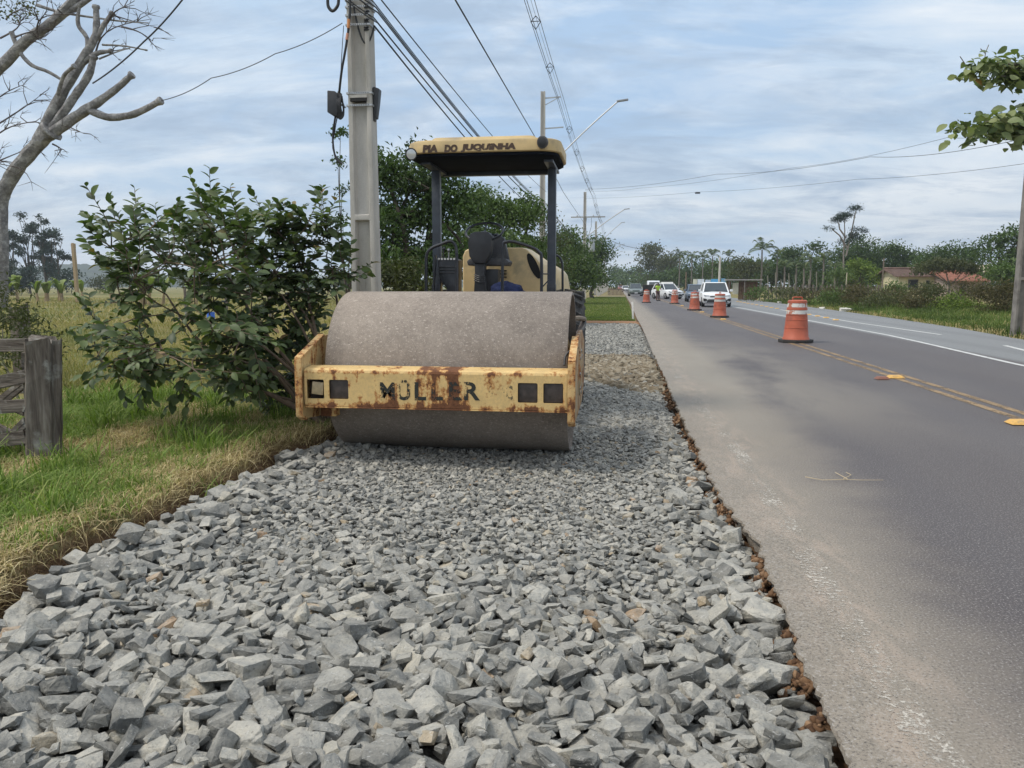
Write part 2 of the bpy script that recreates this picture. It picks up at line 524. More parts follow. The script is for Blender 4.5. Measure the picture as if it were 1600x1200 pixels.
def hull_points(k):
    """a broken block: jittered box corners, some chipped into two or three"""
    r = np.random.default_rng(1000 + k)
    P = []
    for sx in (-1, 1):
        for sy in (-1, 1):
            for sz in (-1, 1):
                c = np.array([sx, sy, sz]) * r.uniform(0.62, 1.0, 3)
                if r.random() < 0.10: continue
                if r.random() < 0.45:
                    for _ in range(2):
                        d = c.copy(); d[r.integers(0, 3)] *= r.uniform(0.3, 0.7); P.append(d)
                else: P.append(c)
    for _ in range(5):
        a = r.integers(0, 3); c = r.uniform(-0.45, 0.45, 3); c[a] = r.choice([-1, 1]) * r.uniform(0.8, 1.05); P.append(c)
    return np.array(P)
def hull_mesh(k, fine=False):
    bm = bmesh.new()
    for p in hull_points(k): bm.verts.new(p)
    res = bmesh.ops.convex_hull(bm, input=bm.verts)
    bmesh.ops.delete(bm, geom=list({g for g in res['geom_interior'] + res['geom_unused'] if isinstance(g, bmesh.types.BMVert)}), context='VERTS')
    bmesh.ops.dissolve_limit(bm, angle_limit=R(11), verts=bm.verts, edges=bm.edges)
    if fine:
        bmesh.ops.bevel(bm, geom=list(bm.edges), offset=0.03, segments=1, affect='EDGES', clamp_overlap=True)
        bmesh.ops.triangulate(bm, faces=bm.faces)
        bmesh.ops.subdivide_edges(bm, edges=[e for e in bm.edges if e.calc_length() > 0.28], cuts=2, use_grid_fill=True)
        for v in bm.verts:
            q = v.co * 2.3 + Vector((k, k * 2, 0)); v.co += v.co.normalized() * (0.075 * mnoise.noise(q) + 0.045 * mnoise.noise(q * 2.7))
    bmesh.ops.triangulate(bm, faces=bm.faces)
    bmesh.ops.recalc_face_normals(bm, faces=bm.faces)
    me = bpy.data.meshes.new('stone'); bm.to_mesh(me); bm.free()
    return me
NP = 48
fine_protos = [hull_mesh(k, True) for k in range(NP)]
for me in fine_protos: me.materials.append(stone_oi)
raw = []
for k in range(NP):
    me = hull_mesh(k)
    v = np.empty(len(me.vertices) * 3); me.vertices.foreach_get('co', v)
    f = np.empty(len(me.polygons) * 3, dtype=np.int32); me.polygons.foreach_get('vertices', f)
    raw.append((v.reshape(-1, 3), f.reshape(-1, 3))); bpy.data.meshes.remove(me)

def rotmat(yaw, tx, ty):
    return np.array((Matrix.Rotation(yaw, 3, 'Z') @ Matrix.Rotation(tx, 3, 'X') @ Matrix.Rotation(ty, 3, 'Y')))
# deposit the stones one by one on a height field
X0, X1, Y0, Y1, CS = -3.15, 0.80, 1.55, 7.6, 0.010
gw, gh = int((X1 - X0) / CS), int((Y1 - Y0) / CS)
HX = X0 + (np.arange(gw) + 0.5) * CS; HY = Y0 + (np.arange(gh) + 0.5) * CS
LE = np.array([left_edge(y) for y in HY]); RE = np.array([right_edge(y) for y in HY])
H = np.full((gh, gw), -0.145)
gx, gy = np.meshgrid(HX, HY)
TG = np.full((gh, gw), -0.085) + 0.012 * np.sin(gx * 2.1 + gy) 
TG += 0.03 * np.exp(-((gx - LE[:, None] - 0.25) / 0.22) ** 2)
TG -= 0.030 * np.clip((gx - (RE[:, None] - 0.12)) / 0.12, 0, 1)
TG += np.where(gy > 5.4, -0.02, 0)
OUT = (gx < LE[:, None] + 0.02) | (gx > RE[:, None] - 0.02)
def size_at(x, y, le, re):
    e = max(math.exp(-((x - le) / 0.55) ** 2), 0.85 * math.exp(-((re - x) / 0.40) ** 2))
    fr = 1 / (1 + math.exp((y - 3.25) * 3.0))
    s = 0.0205 + 0.0275 * max(e, 0.66 * fr) + 0.005 * math.exp(-((x + 1.0) / 1.2) ** 2) * (1 if y < 4 else 0)
    if y > 5.2: s *= 0.88
    return s
stones = []
def drop(n, smul, k=5, tilt=0.33):
    for _ in range(n):
        best = None
        for _c in range(k):
            i = rng.integers(0, gh); j = rng.integers(0, gw)
            if OUT[i, j]: continue
            q = H[i, j] - TG[i, j]
            if best is None or q < best[0]: best = (q, i, j)
        if best is None or best[0] > -0.004: continue
        _, i, j = best
        x, y = HX[j], HY[i]
        s = size_at(x, y, LE[i], RE[i]) * smul * float(np.clip(rng.lognormal(0, 0.30), 0.5, 1.55))
        a = s * rng.uniform(1.0, 1.6); b = s * rng.uniform(0.75, 1.1); c = s * rng.uniform(0.36, 0.80)
        yaw = rng.uniform(0, math.pi * 2)
        if x - a * 0.9 < LE[i] - 0.03 or x + a * 0.62 > RE[i] + 0.012: continue
        r = int(a / CS) + 1
        i0, i1, j0, j1 = max(0, i - r), min(gh, i + r + 1), max(0, j - r), min(gw, j + r + 1)
        dx = HX[j0:j1][None, :] - x; dy = HY[i0:i1][:, None] - y
        u = (dx * math.cos(yaw) + dy * math.sin(yaw)) / a; v = (-dx * math.sin(yaw) + dy * math.cos(yaw)) / b
        rr = u * u + v * v; inside = rr < 1
        sub = H[i0:i1, j0:j1]
        hh = sub[inside]
        if hh.size < 3: continue
        base = float(np.percentile(hh, 72))
        zc = base + c * 0.62
        if zc + c * 0.8 > TG[i, j] + 0.028 + 0.35 * s: 
            if rng.random() < 0.9: continue
        sub[inside] = np.maximum(hh, zc + c * 0.86 * np.sqrt(1 - rr[inside] * 0.8))
        stones.append((x, y, zc, a, b, c, yaw, rng.normal(0, tilt), rng.normal(0, tilt)))
drop(6200, 1.12, 4); drop(10000, 0.92, 5); drop(18000, 0.70, 6); drop(26000, 0.46, 8, 0.5)
ST = np.array(stones)
# which show largest from the photograph's side
dist = np.sqrt(ST[:, 0] ** 2 + ST[:, 1] ** 2 + (ST[:, 2] - EYE) ** 2)
def pxy(x, y, z):
    D = np.stack([x, y, z - EYE], -1)
    f = D @ np.array(_F); return 800 + FPX * (D @ np.array(_Rt)) / f, 600 - FPX * (D @ np.array(_U)) / f
sx_, sy_ = pxy(ST[:, 0], ST[:, 1], ST[:, 2])
vis = (sx_ > -20) & (sx_ < 1620) & (sy_ < 1215)
tgi = np.clip(((ST[:, 1] - Y0) / CS).astype(int), 0, gh - 1); tgj = np.clip(((ST[:, 0] - X0) / CS).astype(int), 0, gw - 1)
onTop = (ST[:, 2] + ST[:, 5] * 0.86) > H[tgi, tgj] - 0.006
score = ST[:, 3] * ST[:, 4] / dist ** 2 * vis * np.where(onTop, 1.0, 0.0)
order = np.argsort(-score)
pick = set(order[:295].tolist())
def stone_tone(n, tan=0.07):
    t = rng.beta(1.7, 1.5, n) * 0.86
    m = rng.random(n) < tan
    t[m] = rng.uniform(0.88, 1.0, m.sum())
    return t
VV, FF, AA = [], [], []; nb = 0
tone = stone_tone(len(ST), 0.045)
for q in range(len(ST)):
    x, y, z, a, b, c, yaw, tx, ty = ST[q]
    if q in pick:
        o = link_mesh('stone', fine_protos[q % NP], gravel, (x, y, z), None, (a, b, c))
        o.rotation_euler = Matrix(rotmat(yaw, tx, ty)).to_euler()
        continue
    if not vis[q]: continue
    v, f = raw[q % NP]
    w_ = (v * (a, b, c)) @ rotmat(yaw, tx, ty).T + (x, y, z)
    VV.append(w_); FF.append(f + nb); AA.append(np.full(len(v), tone[q])); nb += len(v)
o = fastmesh('small_stone', np.concatenate(VV), np.concatenate(FF), stone_at, gravel, attr=np.concatenate(AA)); o['kind'] = 'stuff'
print('stones', len(ST), 'visible', int(vis.sum()))

def scatter_stones(name, n, area, size, zf, mat, tonef, parent, seed, flat=0.6, keep=None):
    r = np.random.default_rng(seed); VV, FF, AA = [], [], []; nb = 0
    for _ in range(n):
        x = r.uniform(area[0], area[1]); y = area[2] + (area[3] - area[2]) * r.random() ** area[4]
        if keep and not keep(x, y): continue
        s = size(x, y) * float(np.clip(r.lognormal(0, 0.35), 0.5, 2.2))
        v, f = raw[r.integers(0, NP)]
        w_ = (v * (s * r.uniform(1, 1.5), s * r.uniform(0.7, 1.1), s * r.uniform(flat * 0.7, flat * 1.3))) @ rotmat(r.uniform(0, 6.3), r.normal(0, 0.35), r.normal(0, 0.35)).T
        VV.append(w_ + (x, y, zf(x, y) + s * 0.15)); FF.append(f + nb); AA.append(np.full(len(v), tonef(r, x, y))); nb += len(v)
    o = fastmesh(name, np.concatenate(VV), np.concatenate(FF), mat, parent, attr=np.concatenate(AA)); o['kind'] = 'stuff'
    return o
# compacted finer stone beside and beyond the roller
tn = lambda r, x, y: r.beta(2.6, 2.2) * 0.86
scatter_stones('compacted_stone', 13000, (-0.75, 0.78, 7.3, 13.2, 1.0), lambda x, y: 0.021, lambda x, y: bed_z(x, y) + 0.006, stone_at, tn, gravel, 11, 0.6,
               lambda x, y: x < right_edge(y) - 0.05)
scatter_stones('far_compacted_stone', 12000, (-1.35, 0.85, 13.0, 30.6, 1.0), lambda x, y: 0.020, lambda x, y: bed_z(x, y) + 0.004, stone_at, tn, gravel, 12, 0.5,
               lambda x, y: x < right_edge(y) - 0.03)
M = MT('clay_coated_stone')
c = M.ramp(M.attr(), [(0.0, (0.12, 0.095, 0.066)), (0.5, (0.27, 0.230, 0.170)), (1.0, (0.40, 0.36, 0.29))])
c = M.mix(M.step(M.noise(9, 5, kind='World'), 0.4, 0.65), c, (0.22, 0.18, 0.125))
M.bump(M.noise(40, 5, kind='World'), 0.5, 0.01)
clay_m = M.set(c, 0.95, 0, 0.15)
scatter_stones('clay_stone', 5200, (-1.2, 0.72, 11.0, 16.8, 1.0), lambda x, y: 0.033 if y < 14 else 0.027, lambda x, y: bed_z(x, y) + 0.012, clay_m, lambda r, x, y: r.random(), gravel, 13, 0.8,
               lambda x, y: x < right_edge(y) - 0.04 and y + 0.5 * math.sin(x * 3) > 11.45)
# orange brown rubble under the broken asphalt edge
M = MT('subbase_rubble')
c = M.ramp(M.attr(), [(0.0, (0.055, 0.030, 0.018)), (0.5, (0.135, 0.075, 0.040)), (1.0, (0.27, 0.17, 0.10))])
M.bump(M.noise(60, 5, kind='World'), 0.5, 0.006)
rub_m = M.set(c, 0.9, 0, 0.2)
r_ = np.random.default_rng(5); VV, FF, AA = [], [], []; nb = 0
for _ in range(3800):
    y = 1.6 + 13 * r_.random() ** 1.7; x = right_edge(y) + r_.uniform(-0.075, 0.035)
    s = r_.uniform(0.007, 0.019)
    if mnoise.noise((y * 1.9, 0, 9)) + 0.5 * mnoise.noise((y * 6.5, 0, 3)) < 0.02: continue
    v, f = raw[r_.integers(0, NP)]
    z = -0.105 + 0.075 * max(0, min(1, (x - right_edge(y) + 0.06) / 0.07)) + r_.uniform(-0.015, 0.008)
    z = min(z, -0.040)
    VV.append((v * s * np.array((1, 1, 0.8))) @ rotmat(r_.uniform(0, 6), r_.normal(0, 1), r_.normal(0, 1)).T + (x, y, z)); FF.append(f + nb)
    AA.append(np.full(len(v), r_.random())); nb += len(v)
o = fastmesh('road_base_rubble', np.concatenate(VV), np.concatenate(FF), rub_m, attr=np.concatenate(AA), smooth=True)
tag(o, 'orange brown rubble crumbling out from under the broken asphalt edge', 'rubble', None, 'stuff')

# --- asphalt: one sheet with a broken left edge and a real thickness
M = MT('worn_asphalt')
P = M.xyz()
grain = M.noise(95, 4, 0.75); mid = M.noise(28, 5, 0.6); big_ = M.noise(0.9, 5, 0.6); patch = M.noise(0.35, 4, 0.55, off=(4, 1, 0), stretch=(1.7, 0.3, 1))
lane = M.ramp(mid, [(0.3, (0.070, 0.060, 0.060)), (0.7, (0.106, 0.092, 0.090))])
lane = M.mix(M.step(patch, 0.42, 0.62), lane, M.ramp(mid, [(0.3, (0.080, 0.070, 0.069)), (0.7, (0.122, 0.108, 0.105))]))
shoulder = M.ramp(M.math('ADD', M.math('MULTIPLY', mid, 0.6), M.math('MULTIPLY', big_, 0.4)), [(0.3, (0.182, 0.157, 0.126)), (0.7, (0.300, 0.260, 0.210))])
xw = M.math('ADD', P[0], M.math('MULTIPLY', M.math('SUBTRACT', big_, 0.5), 1.2))
xw = M.math('ADD', xw, M.math('MULTIPLY', M.math('SUBTRACT', mid, 0.5), 0.5))
xw = M.math('SUBTRACT', xw, M.math('MULTIPLY', M.math('MINIMUM', P[1], 14.0), 0.045))
c = M.mix(M.step(xw, 1.75, 0.85), lane, shoulder)
# sandy dust dragged out beyond the roller
pale_mask = M.math('MULTIPLY', M.step(P[1], 6.5, 10.0), M.step(P[1], 24.0, 15.0))
pale_mask = M.math('MULTIPLY', pale_mask, M.math('MULTIPLY', M.step(P[0], 4.6, 1.2), M.step(M.noise(0.7, 5, 0.6, stretch=(1.3, 0.45, 1), off=(3, 3, 3)), 0.34, 0.6)))
c = M.mix(M.math('MULTIPLY', pale_mask, 0.75), c, (0.27, 0.240, 0.195))
# clay smear along the faded edge line
sm = M.math('ABSOLUTE', M.math('SUBTRACT', M.math('ADD', P[0], M.math('MULTIPLY', M.math('SUBTRACT', big_, 0.5), 0.5)), 1.0))
smear = M.math('MULTIPLY', M.step(sm, 0.34, 0.02), M.step(M.noise(5.0, 7, 0.7, 0.5, (1.6, 0.55, 1)), 0.42, 0.66))
c = M.mix(M.math('MULTIPLY', smear, 0.55), c, (0.40, 0.315, 0.25))
# bare pale shoulder on the far side, wheel tracks, stones in the binder, cracks
rsh = M.step(M.math('ADD', P[0], M.math('MULTIPLY', M.math('SUBTRACT', mid, 0.5), 0.3)), 7.3, 7.7)
c = M.mix(rsh, c, M.ramp(mid, [(0.3, (0.165, 0.170, 0.172)), (0.7, (0.225, 0.228, 0.225))]))
tr = M.math('SINE', M.math('MULTIPLY', P[0], 3.9))
c = M.mix(M.math('MULTIPLY', M.step(tr, 0.1, 1.0), 0.18), c, (0.075, 0.07, 0.078))
sp_ = M.step(grain, 0.55, 0.63)
c = M.mix(M.math('MULTIPLY', sp_, 0.75), c, (0.36, 0.34, 0.32))
dk_ = M.step(grain, 0.46, 0.36)
c = M.mix(M.math('MULTIPLY', dk_, 0.7), c, (0.04, 0.038, 0.04))
scf = M.step(M.noise(5, 6, 0.7, 1.5, stretch=(0.5, 3.5, 1)), 0.66, 0.72)
c = M.mix(M.math('MULTIPLY', scf, 0.35), c, (0.34, 0.315, 0.29))
M.bump(M.math('ADD', M.math('MULTIPLY', grain, 1.0), M.math('MULTIPLY', mid, 0.8)), 0.55, 0.006)
asph_m = M.set(c, M.ramp(mid, [(0.3, 0.62), (0.7, 0.78)]), 0, 0.35)
ry = np.concatenate([np.arange(0.5, 12, 0.018), np.arange(12, 34, 0.12), np.geomspace(34, 390, 40), [900]])
V = []; F4 = []
cols = [0.0, 0.25, 0.5, 1, 2, 3.3, 5, 7, 9]
for y in ry:
    le = right_edge(min(y, 389)); rv = verge_x(min(y, 390)) + 0.06 * mnoise.noise((y * 1.3, 0, 5))
    V.append((le + 0.035 + 0.02 * mnoise.noise((y * 14, 2, 2)), y, -0.105))
    V.append((le + 0.022 + 0.012 * mnoise.noise((y * 23, 2, 7)), y, -0.055))
    V.append((le - 0.004, y, -0.022 + 0.010 * mnoise.noise((y * 17, 4, 2))))
    for k_, cxx in enumerate(cols):
        x = le + cxx if k_ < 8 else rv
        z = -0.004 * 0 + (0.0 if k_ else -0.007)
        V.append((x, y, z))
    V.append((rv + 0.02, y, -0.15))
nx = 4 + len(cols)
n_ = len(ry); ii = np.arange(n_ - 1)[:, None] * nx + np.arange(nx - 1)[None, :]
road = fastmesh('road', np.array(V), np.stack([ii, ii + 1, ii + nx + 1, ii + nx], -1).reshape(-1, 4), asph_m, smooth=False)
tag(road, 'worn dark asphalt road with a crumbled left edge', None, None, 'structure')

def worn(name, col, keep_lo, keep_hi, scale=22, dirt=(0.2, 0.18, 0.16)):
    M = MT(name)
    n = M.math('ADD', M.math('MULTIPLY', M.noise(scale, 5, 0.7), 0.6), M.math('MULTIPLY', M.noise(2.2, 4, 0.6), 0.4))
    c = M.mix(M.step(M.noise(6, 5, 0.6), 0.35, 0.7), col, tuple(x * 0.72 for x in col))
    M.set(c, 0.7, 0, 0.3)
    t = M.node('ShaderNodeBsdfTransparent'); mx = M.node('ShaderNodeMixShader')
    M.put(mx.inputs[0], M.step(n, keep_lo, keep_hi))
    M.t.links.new(t.outputs[0], mx.inputs[1]); M.t.links.new(M.b.outputs[0], mx.inputs[2]); M.t.links.new(mx.outputs[0], M.out.inputs[0])
    return M.m
def marking(pts, wd, mat, label, zz=0.004):
    mb = MB(); P2 = []
    for (x, y) in pts: P2.append((x, y))
    n = 40; ys_ = np.linspace(P2[0][1], P2[-1][1], n); xs_ = np.interp(ys_, [p[1] for p in P2], [p[0] for p in P2])
    for i in range(n - 1):
        mb.add([(xs_[i] - wd / 2, ys_[i], zz), (xs_[i] + wd / 2, ys_[i], zz), (xs_[i + 1] + wd / 2, ys_[i + 1], zz), (xs_[i + 1] - wd / 2, ys_[i + 1], zz)], [(0, 1, 2, 3)])
    o = mb.build('lane_marking', mat, road); o['label'] = label
    return o
yel = worn('worn_yellow_paint', (0.31, 0.215, 0.12), 0.385, 0.53, 30)
whi = worn('worn_white_paint', (0.58, 0.58, 0.56), 0.30, 0.46, 30)
fad = worn('faded_white_paint', (0.50, 0.46, 0.40), 0.505, 0.60, 44)
cl = [gp(1600, 657), (gp(1450, 603)), gp(1370, 575), gp(1270, 546), gp(1160, 510)]
clx = sum(p.x for p in cl[:4]) / 4
marking([(clx - 0.10, 1.0), (clx - 0.10, 90)], 0.11, yel, 'faded yellow centre line on the camera side')
marking([(clx + 0.13, 1.0), (clx + 0.13, 90)], 0.11, yel, 'faded yellow centre line on the far side')
marking([(7.05, 1.0), (gp(1600, 572).x, gp(1600, 572).y), (gp(1400, 526).x, gp(1400, 526).y), (gp(1150, 480).x, gp(1150, 480).y), (9.6, 110)], 0.12, whi, 'white edge line of the far lane')
marking([(gp(1470, 523).x, gp(1470, 523).y), (gp(1330, 503).x, gp(1330, 503).y), (gp(1220, 484).x, gp(1220, 484).y)], 0.12, whi, 'white line of the lay-by')
marking([(gp(1640, 557).x, gp(1640, 557).y), (gp(1570, 540).x, gp(1570, 540).y)], 0.12, whi, 'short white line near the right pole')
fp = [gp(a, b) for a, b in [(1480, 1200), (1400, 1090), (1330, 980), (1250, 850), (1160, 715), (1090, 630), (1030, 553)]]
marking([(p.x, p.y) for p in fp], 0.13, fad, 'almost worn away white edge line', 0.0012)
# ------------------------------------------------------------------ road roller
RX, RY = -1.44, 7.0
def roller_paint(name, col, rust_amt, rx=None, dirt=0.3):
    M = MT(name)
    P = M.xyz('World')
    big_ = M.noise(5.5, 6, 0.65, kind='World'); fine = M.noise(42, 5, 0.7, kind='World')
    drip = M.noise(14, 5, 0.6, 0.3, (1.0, 1.0, 0.16), kind='World')
    v = M.math('ADD', M.math('MULTIPLY', big_, 0.42), M.math('ADD', M.math('MULTIPLY', drip, 0.36), M.math('MULTIPLY', fine, 0.22)))
    if rx:   # the large rusted panel where the sticker has gone
        for (x0, x1, amt) in rx:
            g_ = M.math('MULTIPLY', M.step(P[0], x0 - 0.03, x0 + 0.02), M.step(P[0], x1 + 0.03, x1 - 0.02))
            v = M.math('ADD', v, M.math('MULTIPLY', g_, amt))
        # rust creeps along the lower and upper lip
        v = M.math('ADD', v, M.math('MULTIPLY', M.step(P[2], 0.470, 0.425), 0.085))
        v = M.math('ADD', v, M.math('MULTIPLY', M.math('MULTIPLY', M.step(P[2], 0.675, 0.70), M.step(P[2], 0.722, 0.70)), 0.055))
    yel_ = M.ramp(M.noise(7, 5, 0.6, kind='World', off=(1, 2, 3)), [(0.3, tuple(x * 0.80 for x in col)), (0.7, col)])
    yel_ = M.mix(M.math('MULTIPLY', M.step(fine, 0.35, 0.7), dirt), yel_, (0.33, 0.24, 0.14))
    t = 0.60 - rust_amt
    orange = M.mix(M.step(v, t - 0.055, t - 0.005), yel_, (0.42, 0.20, 0.065))
    rust = M.ramp(fine, [(0.3, (0.085, 0.033, 0.016)), (0.7, (0.20, 0.085, 0.038))])
    c = M.mix(M.step(v, t, t + 0.018), orange, rust)
    M.bump(M.math('ADD', M.step(v, t, t + 0.02), M.math('MULTIPLY', fine, 0.5)), -0.35, 0.004)
    return M.set(c, M.ramp(v, [(t - 0.05, 0.5), (t + 0.02, 0.9)]), 0, 0.4), M
beam_m, _ = roller_paint('beam_yellow_paint', (0.74, 0.515, 0.215), 0.016, [(-1.86, -1.76, 0.06), (-1.60, -1.22, 0.085), (-1.34, -1.28, 0.08)])
plate_m, _ = roller_paint('plate_yellow_paint', (0.68, 0.48, 0.22), 0.040)
rim_m, _ = roller_paint('rim_rusty_paint', (0.66, 0.44, 0.19), 0.075)
outer_m, _ = roller_paint('plate_outside_paint', (0.42, 0.33, 0.20), 0.085)
hood_m = simple('hood_yellow', (0.66, 0.49, 0.25), 0.42, 0, 0.10, 5, 0.05, dirt=(0.42, 0.33, 0.19))
canopy_m = simple('canopy_yellow', (0.52, 0.38, 0.18), 0.6, 0, 0.16, 4, 0.1, dirt=(0.27, 0.215, 0.135))
black_m = simple('black_plastic', (0.022, 0.023, 0.027), 0.45, 0, 0.3, 10, 0.08)
blackgloss_m = simple('black_paint', (0.012, 0.014, 0.02), 0.32, 0, 0.3, 6, dirt=(0.05, 0.05, 0.055))
steelblue_m = simple('post_paint', (0.030, 0.038, 0.052), 0.4, 0, 0.3, 6, dirt=(0.07, 0.075, 0.085))
grey_seat_m = simple('seat_vinyl', (0.055, 0.055, 0.06), 0.55, 0, 0.2, 12, 0.1, dirt=(0.11, 0.105, 0.10))
rubber_m = simple('tyre_rubber', (0.035, 0.034, 0.033), 0.8, 0, 0.2, 20, 0.2, dirt=(0.14, 0.12, 0.10))
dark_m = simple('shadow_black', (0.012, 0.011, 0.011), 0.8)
hose_m = simple('hose_rubber', (0.20, 0.155, 0.11), 0.7, 0, 0.25, 30, 0.2)
glass_m = simple('lamp_glass', (0.62, 0.63, 0.62), 0.12, 0.3, 0.1)
chrome_m = simple('dull_steel', (0.32, 0.32, 0.33), 0.4, 0.8, 0.1)

roller = thing('road_roller', 'old yellow road roller with a big smooth steel drum, rusty front beam and sun canopy', 'road roller', (RX, RY, -0.1))
# drum
M = MT('drum_steel')
sc1 = M.noise(42, 3, 0.65, 0.8, kind='Object', stretch=(1, 2.4, 2.4)); sc2 = M.noise(60, 3, 0.65, 1.0, stretch=(2.4, 1, 1)); bg_ = M.noise(2.2, 5, 0.6)
c = M.ramp(M.math('ADD', M.math('MULTIPLY', bg_, 0.6), M.math('MULTIPLY', M.noise(28, 4), 0.4)), [(0.35, (0.180, 0.150, 0.126)), (0.65, (0.300, 0.255, 0.215))])
c = M.mix(M.math('MULTIPLY', M.step(sc1, 0.60, 0.66), 0.6), c, (0.60, 0.53, 0.47))
c = M.mix(M.math('MULTIPLY', M.step(sc2, 0.61, 0.67), 0.6), c, (0.58, 0.52, 0.46))
c = M.mix(M.math('MULTIPLY', M.step(M.noise(60, 3, 0.6, off=(5, 5, 5)), 0.62, 0.70), 0.5), c, (0.09, 0.07, 0.06))
M.bump(M.math('ADD', M.noise(60, 5), M.noise(180, 3)), 0.35, 0.004)
drum_m = M.set(c, 0.7, 0.0, 0.3)
DR = 0.725
mb = MB()
rim = DR - 0.028
mb.lathe([(rim, -1.04 + 0.02), (DR - 0.006, -1.04), (DR, -1.032), (DR, 1.032), (DR - 0.006, 1.04), (rim, 1.04), (rim, 0.93), (0.0, 0.93)], (RX, RY, -0.1 + DR), 'X', 96)
mb.lathe([(rim, -1.02), (rim, -0.93), (0.0, -0.93)], (RX, RY, -0.1 + DR), 'X', 96)
drum = mb.build('drum', drum_m, roller, smooth=True)
for s_ in (-1, 1):
    mb = MB(); mb.lathe([(0.30, s_ * 0.92), (0.30, s_ * 1.0), (0.20, s_ * 1.03), (0, s_ * 1.03)], (RX, RY, -0.1 + DR), 'X', 28)
    mb.build('hub', plate_m, drum, smooth=True)

# frame: front beam with four square openings
BY0, BY1 = 6.02, 6.22
bx0, bx1 = -2.555, -0.375
bz0, bz1 = 0.415, 0.725
def zpix(px, py): return at(px, py, BY0)
hx = [(at(a, 600, BY0).x, at(b, 600, BY0).x) for a, b in ((477, 506), (514, 544), (809, 840), (849, 880))]
hz0, hz1 = at(500, 623, BY0).z, at(500, 594, BY0).z
hz0b, hz1b = at(850, 630, BY0).z, at(850, 598, BY0).z
hz0, hz1 = (hz0 + hz0b) / 2, (hz1 + hz1b) / 2
xcuts = sorted([bx0, bx1] + [v for h in hx for v in h]); zc_ = [bz0, hz0, hz1, bz1 - 0.03]
mb = MB(); T = 0.012
def rect_y(x0, x1, z0, z1, y): mb.add([(x0, y, z0), (x1, y, z0), (x1, y, z1), (x0, y, z1)], [(0, 1, 2, 3)])
def hole(x): return any(a < x < b for a, b in hx)
for i in range(len(xcuts) - 1):
    xm = (xcuts[i] + xcuts[i + 1]) / 2
    for k in range(3):
        if k == 1 and hole(xm): continue
        rect_y(xcuts[i], xcuts[i + 1], zc_[k], zc_[k + 1], BY0)
    if hole(xm):   # reveal of the opening
        a, b = xcuts[i], xcuts[i + 1]; y2 = BY0 + T
        r_c = 0.012
        mb.add([(a, BY0, hz0), (b, BY0, hz0), (b, BY0, hz1), (a, BY0, hz1), (a, y2, hz0), (b, y2, hz0), (b, y2, hz1), (a, y2, hz1)],
               [(0, 1, 5, 4), (1, 2, 6, 5), (2, 3, 7, 6), (3, 0, 4, 7)])
        for (cx_, sx) in ((a, 1), (b, -1)):
            for (cz_, sz) in ((hz0, 1), (hz1, -1)):
                mb.add([(cx_, BY0 + .001, cz_), (cx_ + sx * r_c, BY0 + .001, cz_), (cx_ + sx * r_c * .3, BY0 + .001, cz_ + sz * r_c * .3), (cx_, BY0 + .001, cz_ + sz * r_c)], [(0, 1, 2, 3)])
# rounded top, back, underside
prof = [(BY0, bz1 - 0.03), (BY0 + 0.008, bz1 - 0.012), (BY0 + 0.028, bz1), (BY1 - 0.02, bz1 + 0.012), (BY1, bz1), (BY1, bz0 + 0.03), (BY1 - 0.02, bz0), (BY0 + 0.012, bz0 - 0.004), (BY0, bz0)]
for (y0, z0), (y1, z1) in zip(prof[:-1], prof[1:]):
    n = 1
    mb.add([(bx0, y0, z0), (bx1, y0, z0), (bx1, y1, z1), (bx0, y1, z1)], [(0, 1, 2, 3)])
beam = mb.build('front_beam', beam_m, roller)
# lip under the beam and end flanges
mb = MB()
mb.box(((bx0 + bx1) / 2, BY0 + 0.05, bz0 - 0.010), (bx1 - bx0, 0.115, 0.010))
mb.box((bx0 + 0.012, BY0 - 0.006, (bz0 + bz1) / 2), (0.022, 0.014, bz1 - bz0 - 0.02))
mb.box((bx1 - 0.012, BY0 - 0.006, (bz0 + bz1) / 2), (0.022, 0.014, bz1 - bz0 - 0.02))
mb.build('flange', beam_m, beam, bevel=0.003)
mb = MB()   # dark inside of the beam, the shade of the openings put into its colour
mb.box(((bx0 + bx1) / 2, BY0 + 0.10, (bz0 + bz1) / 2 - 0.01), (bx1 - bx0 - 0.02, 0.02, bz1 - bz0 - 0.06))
mb.build('dark_recess_back', simple('recess_shade_brown', (0.045, 0.032, 0.024), 0.9, 0, 0.5, 14), beam)
mb = MB()
a, b = hx[0]
mb.box((a + (b - a) * 0.60, BY0 + 0.035, (hz0 + hz1) / 2 + 0.004), ((b - a) * 0.62, 0.03, (hz1 - hz0) * 0.66), Matrix.Rotation(0.10, 3, 'Y'))
mb.build('light_insert', simple('yellowed_lens', (0.42, 0.33, 0.20), 0.35, 0, 0.2, 20), beam, bevel=0.006)
for k in (1, 2, 3):   # dark plates that stand for the shade inside the other openings
    a, b = hx[k]
    mb = MB(); mb.box(((a + b) / 2, BY0 + 0.024, (hz0 + hz1) / 2), (b - a - 0.006, 0.01, hz1 - hz0 - 0.006))
    mb.build('opening_shade', simple('opening_shade_brown', (0.055, 0.042, 0.036), 0.5, 0, 0.45, 18), beam, bevel=0.003)

